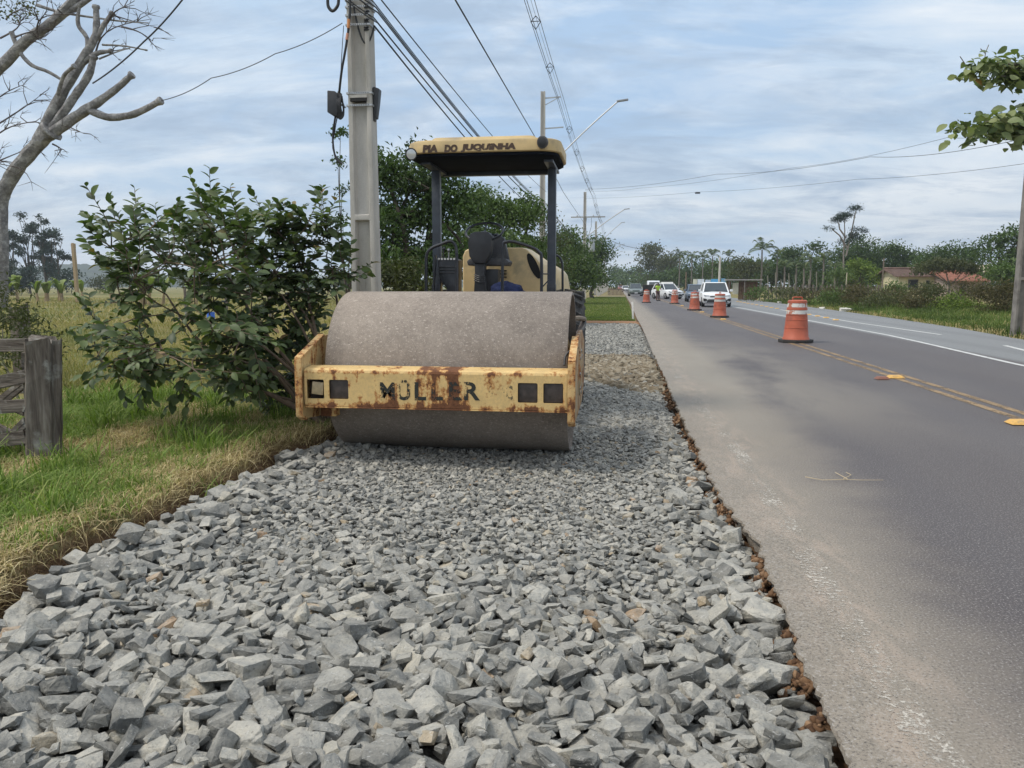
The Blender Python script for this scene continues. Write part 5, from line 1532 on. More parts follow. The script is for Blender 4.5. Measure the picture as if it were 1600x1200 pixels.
# low pasture fence posts
for k, (px, Y, lb_) in enumerate(((288, 40, 'thin pasture post seen through the left of the shrub'), (352, 34, 'thin pasture post seen through the middle of the shrub'), (420, 38, 'thin pasture post seen behind the right of the shrub'))):
    p = at(px, 440, Y); mb = MB(); timber(mb, (p.x, Y, -0.2), (p.x, Y, 1.35), 0.11, 0.11, 4, 0.015, 90 + k)
    tag(mb.build('fence_post', wood_m), lb_, 'fence post', 'thin posts in the pasture')
# blue barrel
p = at(328, 463, 30); mb = MB(); mb.lathe([(0.0, 0.0), (0.15, 0.0), (0.16, 0.03), (0.16, 0.2), (0.17, 0.215), (0.16, 0.23), (0.16, 0.40), (0.15, 0.43), (0, 0.43)], (0, 0, 0), 'Z', 20)
mb.v = [(a + p.x, b + 30, c_ - 0.1) for a, b, c_ in mb.v]
tag(mb.build('barrel', simple('blue_plastic', (0.02, 0.10, 0.42), 0.4), smooth=True), 'small blue plastic barrel in the pasture behind the shrub', 'barrel')
# banana plants
ban_m = foliage('banana_leaf', (0.07, 0.11, 0.025), (0.21, 0.26, 0.065), (0.36, 0.29, 0.10), rough=0.5, transl=0.3, spec=0.3)
ban_s = simple('banana_stem', (0.30, 0.22, 0.12), 0.8, 0, 0.3, 3)
def banana(px, Y, h, n, seed, lab):
    r = np.random.default_rng(seed); b = at_base(px, Y, -0.2)
    root = thing('banana_plant', lab, 'banana plant', b, 'banana plants at the end of the pasture')
    for s_ in range(n):
        ox, oy = r.normal() * 0.55, r.normal() * 0.4; hh = h * r.uniform(0.28, 0.45)
        mb = MB(); mb.tube([(b[0] + ox, b[1] + oy, b[2]), (b[0] + ox * 1.2, b[1] + oy, b[2] + hh)], [0.16, 0.09], 8); mb.build('stem', ban_s, root, smooth=True)
        V, Fq, A = [], [], []; nb_ = 0
        for k in range(r.integers(6, 9)):
            az = r.uniform(0, 6.28); el = r.uniform(0.95, 1.5); L_ = h * r.uniform(0.5, 0.75); wd_ = L_ * 0.13
            tone = r.random()
            d = np.array((math.cos(az), math.sin(az), 0)); s2 = np.array((-math.sin(az), math.cos(az), 0)); m = 9
            for i in range(m):
                t = i / (m - 1); a_ = el - t * 1.6
                pos = np.array((b[0] + ox * 1.2, b[1] + oy, b[2] + hh)) + d * L_ * (math.sin(t * 1.4) * 0.55 * math.cos(el * 0.8) + t * t * 0.2) + np.array((0, 0, L_ * (math.sin(el) * math.sin(t * 1.75) * 0.9 - 0.25 * t * t)))
                w_ = wd_ * (math.sin(math.pi * min(1, t * 0.92 + 0.08)) ** 0.6) * (0.85 + 0.3 * r.random())
                V += [pos - s2 * w_ - np.array((0, 0, w_ * 0.35)), pos, pos + s2 * w_ - np.array((0, 0, w_ * 0.35))]; A += [tone] * 3
            for i in range(m - 1):
                a = nb_ + i * 3; Fq += [(a, a + 1, a + 4, a + 3), (a + 1, a + 2, a + 5, a + 4)]
            nb_ += m * 3
        o = fastmesh('leaves', np.array(V), np.array(Fq), ban_m, root, attr=A, smooth=True)
for k, a in enumerate([(22, 66, 2.9, 3, 'banana clump beside the trunk of the pruned tree'), (78, 74, 2.6, 3, 'banana clump left of the bare wooden pole'), (98, 76, 2.7, 3, 'banana clump just left of the bare wooden pole, with brown stems'),
                       (140, 72, 2.5, 2, 'small banana clump just right of the bare wooden pole'), (192, 66, 2.6, 2, 'banana clump behind the left end of the shrub'), (222, 60, 3.0, 4, 'broad banana clump seen through the upper left gap of the shrub'),
                       (240, 62, 2.7, 3, 'yellowish banana clump seen through the shrub'), (300, 64, 2.4, 2, 'low banana clump hidden behind the middle of the shrub')]):
    banana(*a[:4], 300 + k, a[4])
# eucalyptus group far left
def euc(px, Y, ytop, wpx, seed, lab):
    r = np.random.default_rng(seed); b = at_base(px, Y, -0.5); Hh = top_z(ytop, Y) + 0.5
    lobes = []
    for k in range(11):
        t = 0.30 + 0.70 * (k + r.random() * 0.5) / 11; a = r.uniform(0, 6.28); rr = wpx / FPX * Y * 0.5 * (0.42 + 0.58 * math.sin(math.pi * (t * 0.85 + 0.02)))
        lobes.append(((math.cos(a) * rr * 0.75, math.sin(a) * rr * 0.6, Hh * t * 0.97), (rr * 0.5, rr * 0.5, Hh * 0.022)))
    tree('eucalyptus_tree', lab, 'tree', b, lobes, 95, 20, 0.62, G['euc'], seed, 0.20, 0.34, 0.4, 'eucalyptus trees beyond the pasture', barkd_m, 0.2, 2)
for k, a in enumerate([(-18, 150, 318, 45, 'eucalyptus at the left edge partly behind the pruned trunk'), (22, 140, 308, 44, 'tallest eucalyptus right beside the pruned trunk'), (52, 150, 318, 40, 'slim eucalyptus in the middle of the far group'),
                       (76, 138, 322, 44, 'wide eucalyptus with an open crown'), (96, 145, 345, 40, 'lowest eucalyptus at the right end of the far group')]): euc(*a[:4], 400 + k, a[4])
for k, (px, yt, Y, w_) in enumerate([(10, 410, 120, 60), (60, 414, 125, 60), (110, 420, 130, 46)]):
    easy_tree('far_bush', ['dark bush under the left eucalyptus', 'dark bush under the middle eucalyptus', 'dark bush below the right end of the eucalyptus group'][k], 'bush', px, Y, w_, yt, G['euc'], 500 + k, 4, 1.0, 0.0, 5, trunk=0.0, base_z=-0.4)
# wooded hills
hm = MT('wooded_hill')
c = hm.ramp(hm.noise(0.05, 6, 0.7), [(0.3, (0.030, 0.048, 0.034)), (0.7, (0.075, 0.100, 0.060))]); hm.bump(hm.noise(0.12, 5, 0.8), 1.0, 6.0)
hill_m = hm.set(c, 1.0, 0, 0.05)
def ridge(name, pts, Y, depth, lab, rough_=1.0):
    xs_ = np.linspace(pts[0][0], pts[-1][0], 260); tops = np.interp(xs_, [p[0] for p in pts], [p[1] for p in pts]); V = []
    for j in range(14):
        t = j / 13
        for px, py in zip(xs_, tops):
            yy = Y + depth * t; hgt = (447 - py) / FPX * (Y + depth * 0.4) + EYE
            p = at(px, 447, yy); k = math.sin(math.pi * min(1, t * 0.95 + 0.02)) 
            V.append((p.x, yy, -2 + (hgt + 2) * k * (1 + 0.10 * rough_ * mnoise.noise((px * 0.35, t * 9, 3)) + 0.05 * rough_ * mnoise.noise((px * 1.3, t * 20, 5)))))
    nx = 260; ii = np.arange(13)[:, None] * nx + np.arange(nx - 1)[None, :]
    tag(fastmesh(name, np.array(V), np.stack([ii, ii + 1, ii + nx + 1, ii + nx], -1).reshape(-1, 4), hill_m, smooth=True), lab, None, None, 'structure')
ridge('hills', [(-500, 425), (-100, 418), (40, 414), (110, 409), (170, 412), (215, 420), (280, 431), (380, 436), (520, 433), (700, 438), (900, 442)], 900, 300, 'low wooded hills on the left horizon')
# middle distance hedge rows on the left
for k, (px, Y, w_, yt) in enumerate([(175, 150, 70, 430), (240, 170, 80, 428), (310, 150, 80, 430), (390, 160, 90, 427), (470, 150, 80, 425), (540, 120, 70, 420)]):
    easy_tree('far_hedge', 'low hedge on the far side of the pasture, ' + ['left of the shrub', 'above the left of the shrub', 'behind the middle of the shrub', 'behind the right of the shrub', 'between shrub and pole', 'just left of the nearest pole'][k], 'hedge', px, Y, w_, yt, [G['olive'], G['mid'], G['olive']][k % 3], 520 + k, 5, 0.8, 0.0, 4, trunk=0.0, base_z=-0.4)

# ------------------------------------------------------------------ right side: trees, palms, houses
def T(name, lab, px, Y, w_, yt, m_, seed, **k): return easy_tree(name, lab, 'tree' if 'bush' not in name else 'bush', px, Y, w_, yt, m_, seed, **k)
# far end of the road
T('distant_tree', 'dark rounded tree closing the far end of the road', 980, 330, 46, 414, G['deep'], 601, n=5, h0=0.0)
T('distant_tree', 'lower dark tree left of the road end', 962, 360, 30, 420, G['deep'], 602, n=4, h0=0.0)
T('tall_tree', 'tall grey green tree just right of the road end', 1022, 230, 66, 384, G['olive'], 603, n=8, h0=0.05, leafpx=4)
T('tall_tree', 'airy grey tree right of the road end behind the white car', 1052, 220, 50, 386, G['olive'], 604, n=7, h0=0.05, leafpx=3.6, dens=0.7)
T('roadside_grove_tree', 'dark tree under the airy grey tree', 1040, 190, 70, 412, G['deep'], 605, n=6, h0=0.0)
T('roadside_grove_tree', 'dark tree behind the far palms', 1085, 185, 70, 402, G['deep'], 606, n=6, h0=0.0)
T('roadside_grove_tree', 'dark tree behind the pale concrete pole', 1130, 170, 70, 405, G['mid'], 607, n=6, h0=0.0)
T('roadside_grove_tree', 'dull green tree above the wooden stall', 1160, 120, 60, 402, G['olive'], 608, n=6, h0=0.18)
T('roadside_grove_tree', 'dark tree left of the tall palm', 1205, 130, 60, 405, G['deep'], 609, n=6, h0=0.05)
T('roadside_grove_tree', 'flat topped dark tree right of the tall palm', 1235, 125, 66, 388, G['deep'], 610, n=6, h0=0.1)
T('roadside_grove_tree', 'dark tree with a ragged sprig on top', 1262, 120, 40, 375, G['deep'], 611, n=6, h0=0.1, dens=0.7)
T('roadside_grove_tree', 'broad dark tree left of the tall flat topped pine', 1300, 115, 80, 384, G['deep'], 612, n=7, h0=0.0)
T('roadside_grove_tree', 'large domed tree below the tall flat topped pine', 1352, 118, 90, 371, G['deep'], 613, n=8, h0=0.0)
T('roadside_grove_tree', 'dark domed tree behind the house with the brown roof', 1400, 120, 76, 382, G['deep'], 614, n=7, h0=0.0)
T('roadside_grove_tree', 'dark undergrowth tree between grove and house', 1330, 105, 70, 410, G['mid'], 615, n=6, h0=0.0)
T('lime_tree', 'bright yellow green tree left of the thin utility pole', 1338, 96, 36, 405, G['lime'], 616, n=5, h0=0.1, leafpx=4)
T('lime_tree', 'bright yellow green tree right of the thin utility pole', 1380, 94, 36, 407, G['lime'], 617, n=5, h0=0.1, leafpx=4)
T('lime_tree', 'small dark green tree below the bright ones', 1305, 94, 36, 425, G['mid'], 618, n=5, h0=0.0, leafpx=4)
T('house_tree', 'spreading tree behind the two tiled roofs', 1480, 105, 92, 381, G['deep'], 619, n=8, h0=0.15)
T('house_tree', 'low dark tree joining the grove to the house', 1440, 112, 70, 405, G['deep'], 620, n=5, h0=0.1)
b = at_base(1477, 78)
tree('acacia_tree', 'low umbrella shaped tree standing between the two houses', 'tree', b, [lob(px_, py_, 78, w_, h_, b) for px_, py_, w_, h_ in ((1477, 414, 26, 6), (1455, 420, 18, 5), (1503, 419, 20, 5), (1440, 424, 10, 3), (1522, 424, 8, 3))], 230, 18, 0.26, G['olive'], 621, 0.09, 0.34, 0.5, bark=bark_m, inner=0.2, limbs=4)
T('big_right_tree', 'tall spreading tree left of the right hand pole', 1560, 75, 90, 357, G['deep'], 622, n=9, h0=0.25, leafpx=5, dens=0.8)
T('big_right_tree', 'tall dark tree behind the right hand pole', 1612, 74, 80, 362, G['deep'], 623, n=8, h0=0.05, leafpx=5)
T('big_right_tree', 'dark lower tree left of the right hand pole', 1570, 66, 70, 405, G['mid'], 624, n=6, h0=0.0, leafpx=5)
r = np.random.default_rng(12)
# umbrella pine: long bare stems with flat clumps
b = at_base(1320, 110)
def lb_(px, py, w_, h_): return lob(px, py, 110, w_, h_, b)
tree('umbrella_pine', 'tall thin flat topped pine rising above the grove', 'tree', b, [lb_(1336, 327, 9, 5), lb_(1320, 338, 11, 5), lb_(1310, 344, 10, 6), lb_(1297, 357, 8, 3.5), lb_(1340, 359, 8, 3.5), lb_(1334, 370, 11, 6), lb_(1322, 378, 10, 5), lb_(1350, 361, 4, 1.5)],
     105, 24, 0.26, G['euc'], 640, 0.0, 0.26, 0.4, inner=0.2)
ump = bpy.data.objects['umbrella_pine']; mb = MB()
for pix in ([(1318, 450), (1318, 400), (1320, 360), (1319, 340)], [(1322, 400), (1330, 365), (1337, 330)], [(1324, 388), (1312, 368), (1300, 358)], [(1322, 372), (1312, 358), (1310, 347)], [(1330, 372), (1338, 362)]):
    mb.tube([at(a, b_, 110) for a, b_ in pix], [0.13, 0.10, 0.07, 0.05][:len(pix)], 6)
mb.build('trunk', simple('pale_trunk', (0.23, 0.20, 0.17), 0.9), ump, smooth=True)
# palms
def palm(px, Y, ytop, wpx, seed, lab, nf=13):
    r = np.random.default_rng(seed); b = at_base(px, Y, -0.2); zt_ = top_z(ytop + wpx * 0.22, Y); fl = wpx / FPX * Y * 0.5
    root = thing('palm_tree', lab, 'palm tree', b, 'palms along the far side of the road')
    mb = MB(); mb.tube([(b[0], b[1], b[2]), (b[0] + 0.1, b[1], zt_ * 0.5), (b[0] + 0.03, b[1], zt_)], [0.16, 0.12, 0.10], 8); mb.build('trunk', bark_m, root, smooth=True)
    V, Fq, A = [], [], []; nb_ = 0
    for k in range(nf):
        az = 2 * math.pi * k / nf + r.normal() * 0.2; el = r.uniform(0.1, 1.25); L_ = fl * r.uniform(0.9, 1.25); tone = r.random() * 0.9
        d = np.array((math.cos(az), math.sin(az), 0)); s2 = np.array((-math.sin(az), math.cos(az), 0))
        def pos(t): return np.array((b[0] + 0.03, b[1], zt_)) + d * L_ * math.sin(t * 1.3) * (0.35 + 0.65 * math.cos(el)) + np.array((0, 0, L_ * (math.sin(el) * math.sin(t * 1.9) * 0.95 - 0.45 * t * t * math.cos(el * 0.6))))
        m = 15
        for i in range(1, m):
            t = i / m; p = pos(t); q = pos(min(1, t + 0.05)); fw = (q - p) / max(1e-6, np.linalg.norm(q - p)); ll = L_ * 0.30 * math.sin(math.pi * (0.15 + 0.8 * t)) 
            for s_ in (-1, 1):
                tip = p + s2 * s_ * ll * 0.75 + fw * ll * 0.5 - np.array((0, 0, ll * 0.42)); w_ = fw * L_ * 0.035
                V += [p - w_, p + w_, tip]; Fq.append((nb_, nb_ + 1, nb_ + 2)); nb_ += 3; A += [np.clip(tone + r.normal() * 0.08, 0, 1)] * 3
    fastmesh('crown', np.array(V), np.array(Fq), G['palm'], root, attr=A)['kind'] = 'stuff'
for k, a in enumerate([(1186, 118, 383, 46, 'tallest palm with its head above the grove'), (1210, 122, 398, 30, 'short headed palm right of the tallest palm'), (1262, 112, 400, 34, 'palm in the middle of the grove'),
                       (1282, 108, 400, 30, 'palm right of the middle of the grove'), (1240, 106, 408, 30, 'lower palm with a thin pale trunk'), (1222, 104, 412, 28, 'lowest palm near the fence'),
                       (1059, 165, 398, 30, 'palm with a thick pale trunk behind the white car'), (1078, 170, 396, 28, 'palm behind the blue grey car'), (1095, 168, 398, 28, 'palm left of the pale concrete pole'),
                       (1110, 165, 396, 28, 'palm behind the pale concrete pole'), (1135, 160, 398, 26, 'palm right of the pale concrete pole'), (1300, 100, 412, 28, 'palm at the right end of the grove'), (1252, 103, 415, 26, 'small palm behind the nearest drum')]):
    palm(*a[:4], 700 + k, a[4])
# thin pale trunks of the areca grove
for k, (px, Y, w_, yt, key) in enumerate([(968, 300, 40, 432, 'deep'), (1000, 280, 50, 428, 'mid'), (1035, 240, 60, 425, 'deep'), (1075, 220, 60, 420, 'deep'), (1115, 200, 60, 418, 'mid'), (1155, 160, 60, 412, 'deep'), (1190, 150, 60, 408, 'deep'), (1225, 148, 60, 406, 'deep'), (1260, 145, 60, 404, 'mid'), (1295, 145, 60, 404, 'deep'), (1330, 140, 60, 404, 'deep'), (1375, 140, 60, 408, 'deep'), (1420, 135, 60, 412, 'deep'), (1465, 135, 60, 415, 'deep'), (1510, 140, 60, 412, 'deep'), (1555, 120, 60, 410, 'deep'), (1600, 120, 60, 408, 'deep')]):
    easy_tree('backdrop_tree', 'dense dark tree in the closed row behind the grove and the houses', 'tree', px, Y, w_, yt, G[key], 880 + k, 6, 1.1, 0.0, 6, 'closed row of dark trees behind the grove', trunk=0.0, base_z=-0.3)
for k, px in enumerate((1199, 1211, 1220, 1232, 1242, 1263, 1275)):
    p = at(px, 440, 100); mb = MB(); mb.tube([(p.x, 100, -0.2), (p.x + 0.1, 100, 1.5), (p.x, 100, 2.7 + 0.5 * math.sin(k * 2.3))], [0.08, 0.07, 0.055], 7)
    tag(mb.build('tree_trunk', simple('pale_thin_trunk', (0.20, 0.19, 0.15), 0.9), smooth=True), 'slender pale trunk at the dark edge of the grove', 'tree trunk', 'slender pale trunks at the edge of the grove')
# fence posts of the far side
for k in range(34):
    px = 1196 + k * 5.7 + (r.random() - .5) * 2; Y = 80 - k * 0.55; p = at(px, 452, Y); mb = MB(); timber(mb, (p.x, Y, -0.3), (p.x, Y, 1.25 + 0.3 * r.random()), 0.11, 0.11, 2, 0.01, 800 + k)
    tag(mb.build('fence_post', wood_m), 'grey wooden post of the pasture fence in front of the grove', 'fence post', 'fence posts in front of the grove')
# scrub belt
for k, (px, Y, w_, yt, key, lab) in enumerate([(1190, 72, 50, 452, 'mid', 'low green scrub left of the nearest drum'), (1225, 66, 50, 450, 'olive', 'low olive scrub behind the nearest drum'), (1275, 58, 56, 447, 'brown', 'brownish scrub right of the nearest drum'),
        (1300, 52, 60, 452, 'mid', 'green scrub above the white rock'), (1340, 50, 66, 446, 'brown', 'brown scrub below the bright tree'), (1372, 46, 62, 452, 'olive', 'olive scrub in front of the house'),
        (1400, 50, 60, 452, 'brown', 'brown scrub under the cream wall'), (1440, 43, 66, 450, 'brown', 'reddish brown scrub right of the cream wall'), (1472, 42, 50, 446, 'olive', 'dark leafy scrub below the umbrella tree'),
        (1500, 40, 60, 456, 'lime', 'light green scrub between the brown bushes'), (1548, 37, 60, 438, 'brown', 'tall reddish brown bush left of the right hand pole'), (1580, 36, 60, 440, 'brown', 'brown bush behind the right hand pole'),
        (1625, 34, 70, 430, 'olive', 'tall bush right of the right hand pole'), (1325, 56, 50, 440, 'brown', 'rusty brown bush below the grove'), (1420, 55, 40, 450, 'olive', 'olive bush along the wall of the house'), (1512, 58, 54, 439, 'brown', 'brown bush in front of the orange roofed house'), (1456, 62, 36, 440, 'olive', 'dusty bush hiding the right end of the cream wall'), (1395, 60, 34, 442, 'mid', 'green bush hiding the left end of the cream wall')]):
    easy_tree('scrub_bush', lab, 'bush', px, Y, w_, yt, G[key], 840 + k, 6, 0.9, 0.0, 4.5, 'scrub along the far verge', trunk=0.0, k=0.5, base_z=-0.05, wd=0.4)

# houses
tile_m = [simple('brown_tiles', (0.15, 0.095, 0.075), 0.9, 0, 0.35, 2.0, 0.4), simple('orange_tiles', (0.29, 0.125, 0.08), 0.9, 0, 0.25, 2.0, 0.4), simple('pale_roof', (0.60, 0.52, 0.38), 0.8)]
cream = simple('cream_wall', (0.62, 0.56, 0.36), 0.9, 0, 0.1, 0.7, dirt=(0.42, 0.38, 0.28)); pinkw = simple('pinkish_wall', (0.40, 0.31, 0.27), 0.9, 0, 0.12, 0.7)
win_m = simple('dark_window', (0.03, 0.035, 0.04), 0.15)
def house(lab, pxa, pxb, Y, zw, zr, wall, roofm, wins, over=0.5, depth=7, rot=0.0, stepy=0):
    a, b = at(pxa, 450, Y).x, at(pxb, 450, Y).x
    root = thing('house', lab, 'house', ((a + b) / 2, Y, 0))
    mb = MB(); mb.box(((a + b) / 2, Y + depth / 2, zw / 2 - 0.1), (b - a, depth, zw + 0.2)); mb.build('wall', wall, root)
    mb = MB(); x0, x1, y0, y1 = a - over, b + over, Y - over, Y + depth + over; ym = (y0 + y1) / 2
    # tile courses as real steps
    nC = 9
    for s_ in (0, 1):
        for i in range(nC):
            t0, t1 = i / nC, (i + 1) / nC
            ya, yb = (y0 + (ym - y0) * t0, y0 + (ym - y0) * t1) if s_ == 0 else (y1 + (ym - y1) * t0, y1 + (ym - y1) * t1)
            za, zb_ = zw - 0.1 + (zr - zw) * t0, zw - 0.1 + (zr - zw) * t1
            mb.add([(x0, ya, za + 0.07), (x1, ya, za + 0.07), (x1, yb, zb_ + 0.02), (x0, yb, zb_ + 0.02), (x0, ya, za - 0.05), (x1, ya, za - 0.05), (x1, yb, zb_ - 0.10), (x0, yb, zb_ - 0.10)],
                   [(0, 1, 2, 3), (7, 6, 5, 4), (0, 4, 5, 1), (1, 5, 6, 2), (2, 6, 7, 3), (3, 7, 4, 0)])
    rf = mb.build('roof', roofm, root)
    mb = MB(); mb.prism([(y0 + 0.5, zw - 0.1), (y1 - 0.5, zw - 0.1), (ym, zr - 0.15)], a, a + 0.1, 'X'); mb.prism([(y0 + 0.5, zw - 0.1), (y1 - 0.5, zw - 0.1), (ym, zr - 0.15)], b - 0.1, b, 'X'); mb.build('gable', wall, root)['kind'] = 'stuff'
    mb = MB(); mb.tube([(x0, ym, zr), (x1, ym, zr)], 0.12, 8); mb.build('ridge', roofm, rf, smooth=True)
    for (pa, pb, z0, z1) in wins:
        xa, xb = at(pa, 450, Y).x, at(pb, 450, Y).x; mb = MB(); mb.box(((xa + xb) / 2, Y - 0.03, (z0 + z1) / 2), (xb - xa, 0.08, z1 - z0)); f = mb.build('window', bark_m, root)
        mb = MB(); mb.box(((xa + xb) / 2, Y - 0.075, (z0 + z1) / 2), (xb - xa - 0.16, 0.02, z1 - z0 - 0.16)); mb.build('pane', win_m, f)
    return root
house('cream house with a sagging brown tiled roof among the scrub', 1404, 1466, 88, 2.5, 3.35, cream, tile_m[0], [(1418, 1434, 1.0, 2.1), (1446, 1452, 0.9, 2.0)])
house('low house with an orange tiled roof right of the umbrella tree', 1484, 1534, 84, 2.0, 2.95, pinkw, tile_m[1], [(1500, 1508, 0.8, 1.7)])
house('higher house with a pale flat looking roof behind the orange roof', 1520, 1550, 130, 3.6, 4.7, pinkw, tile_m[2], [(1530, 1538, 1.6, 2.8)], over=0.9)
# wooden stall behind the white car
b = at_base(1163, 78)
st = thing('wooden_stall', 'open brown wooden stall with a flat roof beside the white car', 'stall', b)
x0, x1 = at(1138, 450, 78).x, at(1186, 450, 78).x
for i in range(16):
    x = x0 + (x1 - x0) * (i + 0.5) / 16
    if 2 <= i <= 5: continue
    mb = MB(); mb.box((x, 78.9, 0.95), ((x1 - x0) / 16 - 0.02, 0.04, 1.8)); mb.build('board', simple('brown_board', (0.16, 0.085, 0.055), 0.9, 0, 0.3, 3), st)
mb = MB(); mb.box(((x0 + x1) / 2, 78.4, 2.0), (x1 - x0 + 0.5, 2.0, 0.10)); mb.build('roof', simple('grey_sheet', (0.32, 0.30, 0.28), 0.7), st)
for x in (x0, x1, (x0 + x1) / 2):
    mb = MB(); mb.box((x, 77.5, 1.0), (0.1, 0.1, 1.95)); mb.build('post', bark_m, st)
mb = MB(); p = at(1150, 447, 77.9); mb.box((p.x, 78.2, 1.15), (0.55, 0.05, 1.1)); mb.build('white_panel', simple('cream_panel', (0.62, 0.58, 0.45), 0.7), st)
# ------------------------------------------------------------------ concrete poles
conc = MT('pole_concrete')
n = conc.noise(5, 6, 0.6, kind='World', stretch=(1, 1, 0.3)); n2 = conc.noise(60, 4, 0.7, kind='World')
c = conc.ramp(conc.math('ADD', conc.math('MULTIPLY', n, 0.7), conc.math('MULTIPLY', n2, 0.3)), [(0.3, (0.34, 0.325, 0.295)), (0.7, (0.54, 0.515, 0.475))])
c = conc.mix(conc.math('MULTIPLY', conc.step(conc.noise(22, 4, 0.7, 0.5, (1, 1, 0.12), kind='World'), 0.58, 0.72), 0.4), c, (0.20, 0.185, 0.165))
conc.bump(n2, 0.3, 0.006); conc_m = conc.set(c, 0.9, 0, 0.2)
steel_m = simple('galvanised', (0.42, 0.43, 0.44), 0.45, 0.5, 0.1, 10)
wire_m = simple('black_cable', (0.022, 0.023, 0.027), 0.6)
def ibeam(mb, x, y, z0, z1, w0, w1, d0, d1, webs, rec=0.32, fl=0.19):
    """tapered double T pole: flanges left and right with a sunk web facing the viewer"""
    def ring(z, sunk):
        t = (z - z0) / (z1 - z0); w_ = w0 + (w1 - w0) * t; d = d0 + (d1 - d0) * t; f = w_ * fl; r_ = d * rec if sunk else 0.0
        return [(x - w_ / 2, y - d / 2, z), (x - w_ / 2 + f, y - d / 2, z), (x - w_ / 2 + f * 1.35, y - d / 2 + r_, z), (x + w_ / 2 - f * 1.35, y - d / 2 + r_, z), (x + w_ / 2 - f, y - d / 2, z), (x + w_ / 2, y - d / 2, z),
                (x + w_ / 2, y + d / 2, z), (x + w_ / 2 - f, y + d / 2, z), (x + w_ / 2 - f * 1.35, y + d / 2 - r_, z), (x - w_ / 2 + f * 1.35, y + d / 2 - r_, z), (x - w_ / 2 + f, y + d / 2, z), (x - w_ / 2, y + d / 2, z)]
    zs = [z0]
    segs = []
    for wz in webs: segs += [(wz - 0.05, True), (wz - 0.035, False), (wz + 0.035, False), (wz + 0.05, True)]
    rings = [ring(z0, True)] + [ring(z, s) for z, s in segs if z0 < z < z1] + [ring(z1, True)]
    n = 12; vs = [p for r_ in rings for p in r_]; fs = [tuple(range(n))[::-1], tuple((len(rings) - 1) * n + k for k in range(n))]
    for i in range(len(rings) - 1):
        for k in range(n): fs.append((i * n + k, i * n + (k + 1) % n, (i + 1) * n + (k + 1) % n, (i + 1) * n + k))
    mb.add(vs, fs)
PY1 = 10.5
p1b, p1t = at(567, 447, PY1), at(556, 0, PY1)
PX1 = at(562, 200, PY1 - 0.14).x - 0.0
pole1 = thing('utility_pole', 'nearest tall concrete utility pole with sunk web, black boxes and cable bands', 'utility pole', (PX1, PY1, 0), 'concrete utility poles along the verge')
mb = MB()
wz = [at(560, 341, PY1).z, at(560, 158, PY1).z, at(560, 60, PY1).z]
ibeam(mb, PX1, PY1, -0.3, 11.6, 0.365, 0.235, 0.28, 0.16, wz[:1] + [2.95 + 3.5, 8.0, 9.5])
mb.build('shaft', conc_m, pole1, bevel=0.006)
def band(py, w=0.37, d=0.28):
    z = at(560, py, PY1).z; mb = MB()
    for s_ in (-1, 1): mb.box((PX1, PY1 + s_ * d / 2, z), (w, 0.006, 0.024))
    for s_ in (-1, 1): mb.box((PX1 + s_ * w / 2, PY1, z), (0.006, d, 0.024))
    o = mb.build('steel_band', steel_m, pole1)
    for k in range(9):
        mb = MB(); mb.box((PX1 - w * 0.36 + k * w * 0.09, PY1 - d / 2 - 0.006, z), (0.010, 0.004, 0.010)); mb.build('band_hole', dark_m, o)
for py, w_ in ((149, .352), (168, .355), (43, .334), (28, .332), (15, .33), (5, .328)): band(py, w_, 0.27 if py > 100 else 0.25)
zs = at(560, 160, PY1).z
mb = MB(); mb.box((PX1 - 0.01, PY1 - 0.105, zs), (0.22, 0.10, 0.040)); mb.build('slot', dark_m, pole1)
mb = MB(); mb.box((PX1 - 0.01, PY1 - 0.112, zs + 0.045), (0.24, 0.07, 0.035)); mb.build('slot_lintel', conc_m, pole1)
# left black box, bent bracket and hanging cable
def pbox(pl, Y, dep, name, m, par, bev=0.012):
    P_ = [at(a, b, Y) for a, b in pl]; mb = MB(); mb.prism([(p.x, p.z) for p in P_][::-1], Y, Y + dep, 'Y'); return mb.build(name, m, par, bevel=bev)
o = pbox([(511, 141), (523, 142), (528, 147), (527, 181), (522, 182), (511, 175)], PY1 - 0.08, 0.16, 'splice_box', black_m, pole1)
o = pbox([(579, 138), (584, 135), (592, 138), (590, 160), (587, 184), (580, 184)], PY1 - 0.05, 0.13, 'splice_box', black_m, pole1)
o = pbox([(576, 182), (586, 180), (585, 188), (577, 190)], PY1 - 0.05, 0.10, 'box_foot', black_m, pole1)
mb = MB(); mb.tube([at(527, 160, PY1 - .02), at(534, 164, PY1), at(540, 168, PY1)], 0.012, 6); mb.build('bracket', steel_m, pole1, smooth=True)
for k in range(5):
    hose([at(529 + k * 1.1, 143 + k, PY1 - 0.03), at(526 + k * 1.4, 162, PY1 - 0.08), at(530 + k * 1.3, 185 - k, PY1 - 0.04), at(537, 178 - 3 * k, PY1 - .05), at(534, 150 + k * 2, PY1 - 0.04)], 0.012, wire_m, pole1, 'coiled_cable')
hose([at(548, -20, PY1 - .20), at(546, 30, PY1 - .22), at(541, 70, PY1 - .22), at(534, 110, PY1 - .2), at(530, 145, PY1 - .1)], 0.017, wire_m, pole1, 'down_cable')
hose([at(545, 30, PY1 - .242), at(544.2, 44, PY1 - .242)], 0.019, simple('orange_tag', (0.60, 0.24, 0.08), 0.6), pole1, 'cable_tag'); hose([at(543, 52, PY1 - .242), at(541.5, 62, PY1 - .242)], 0.019, simple('orange_tag2', (0.6, 0.3, 0.2), 0.6), pole1, 'cable_tag')
hose([at(524, 182, PY1 - .05), at(520, 215, PY1), at(524, 245, PY1), at(534, 256, PY1)], 0.014, wire_m, pole1, 'hanging_cable')
hose([at(527, 182, PY1 - .05), at(523, 205, PY1), at(520, 232, PY1 + .05), at(530, 252, PY1)], 0.008, wire_m, pole1, 'hanging_cable')
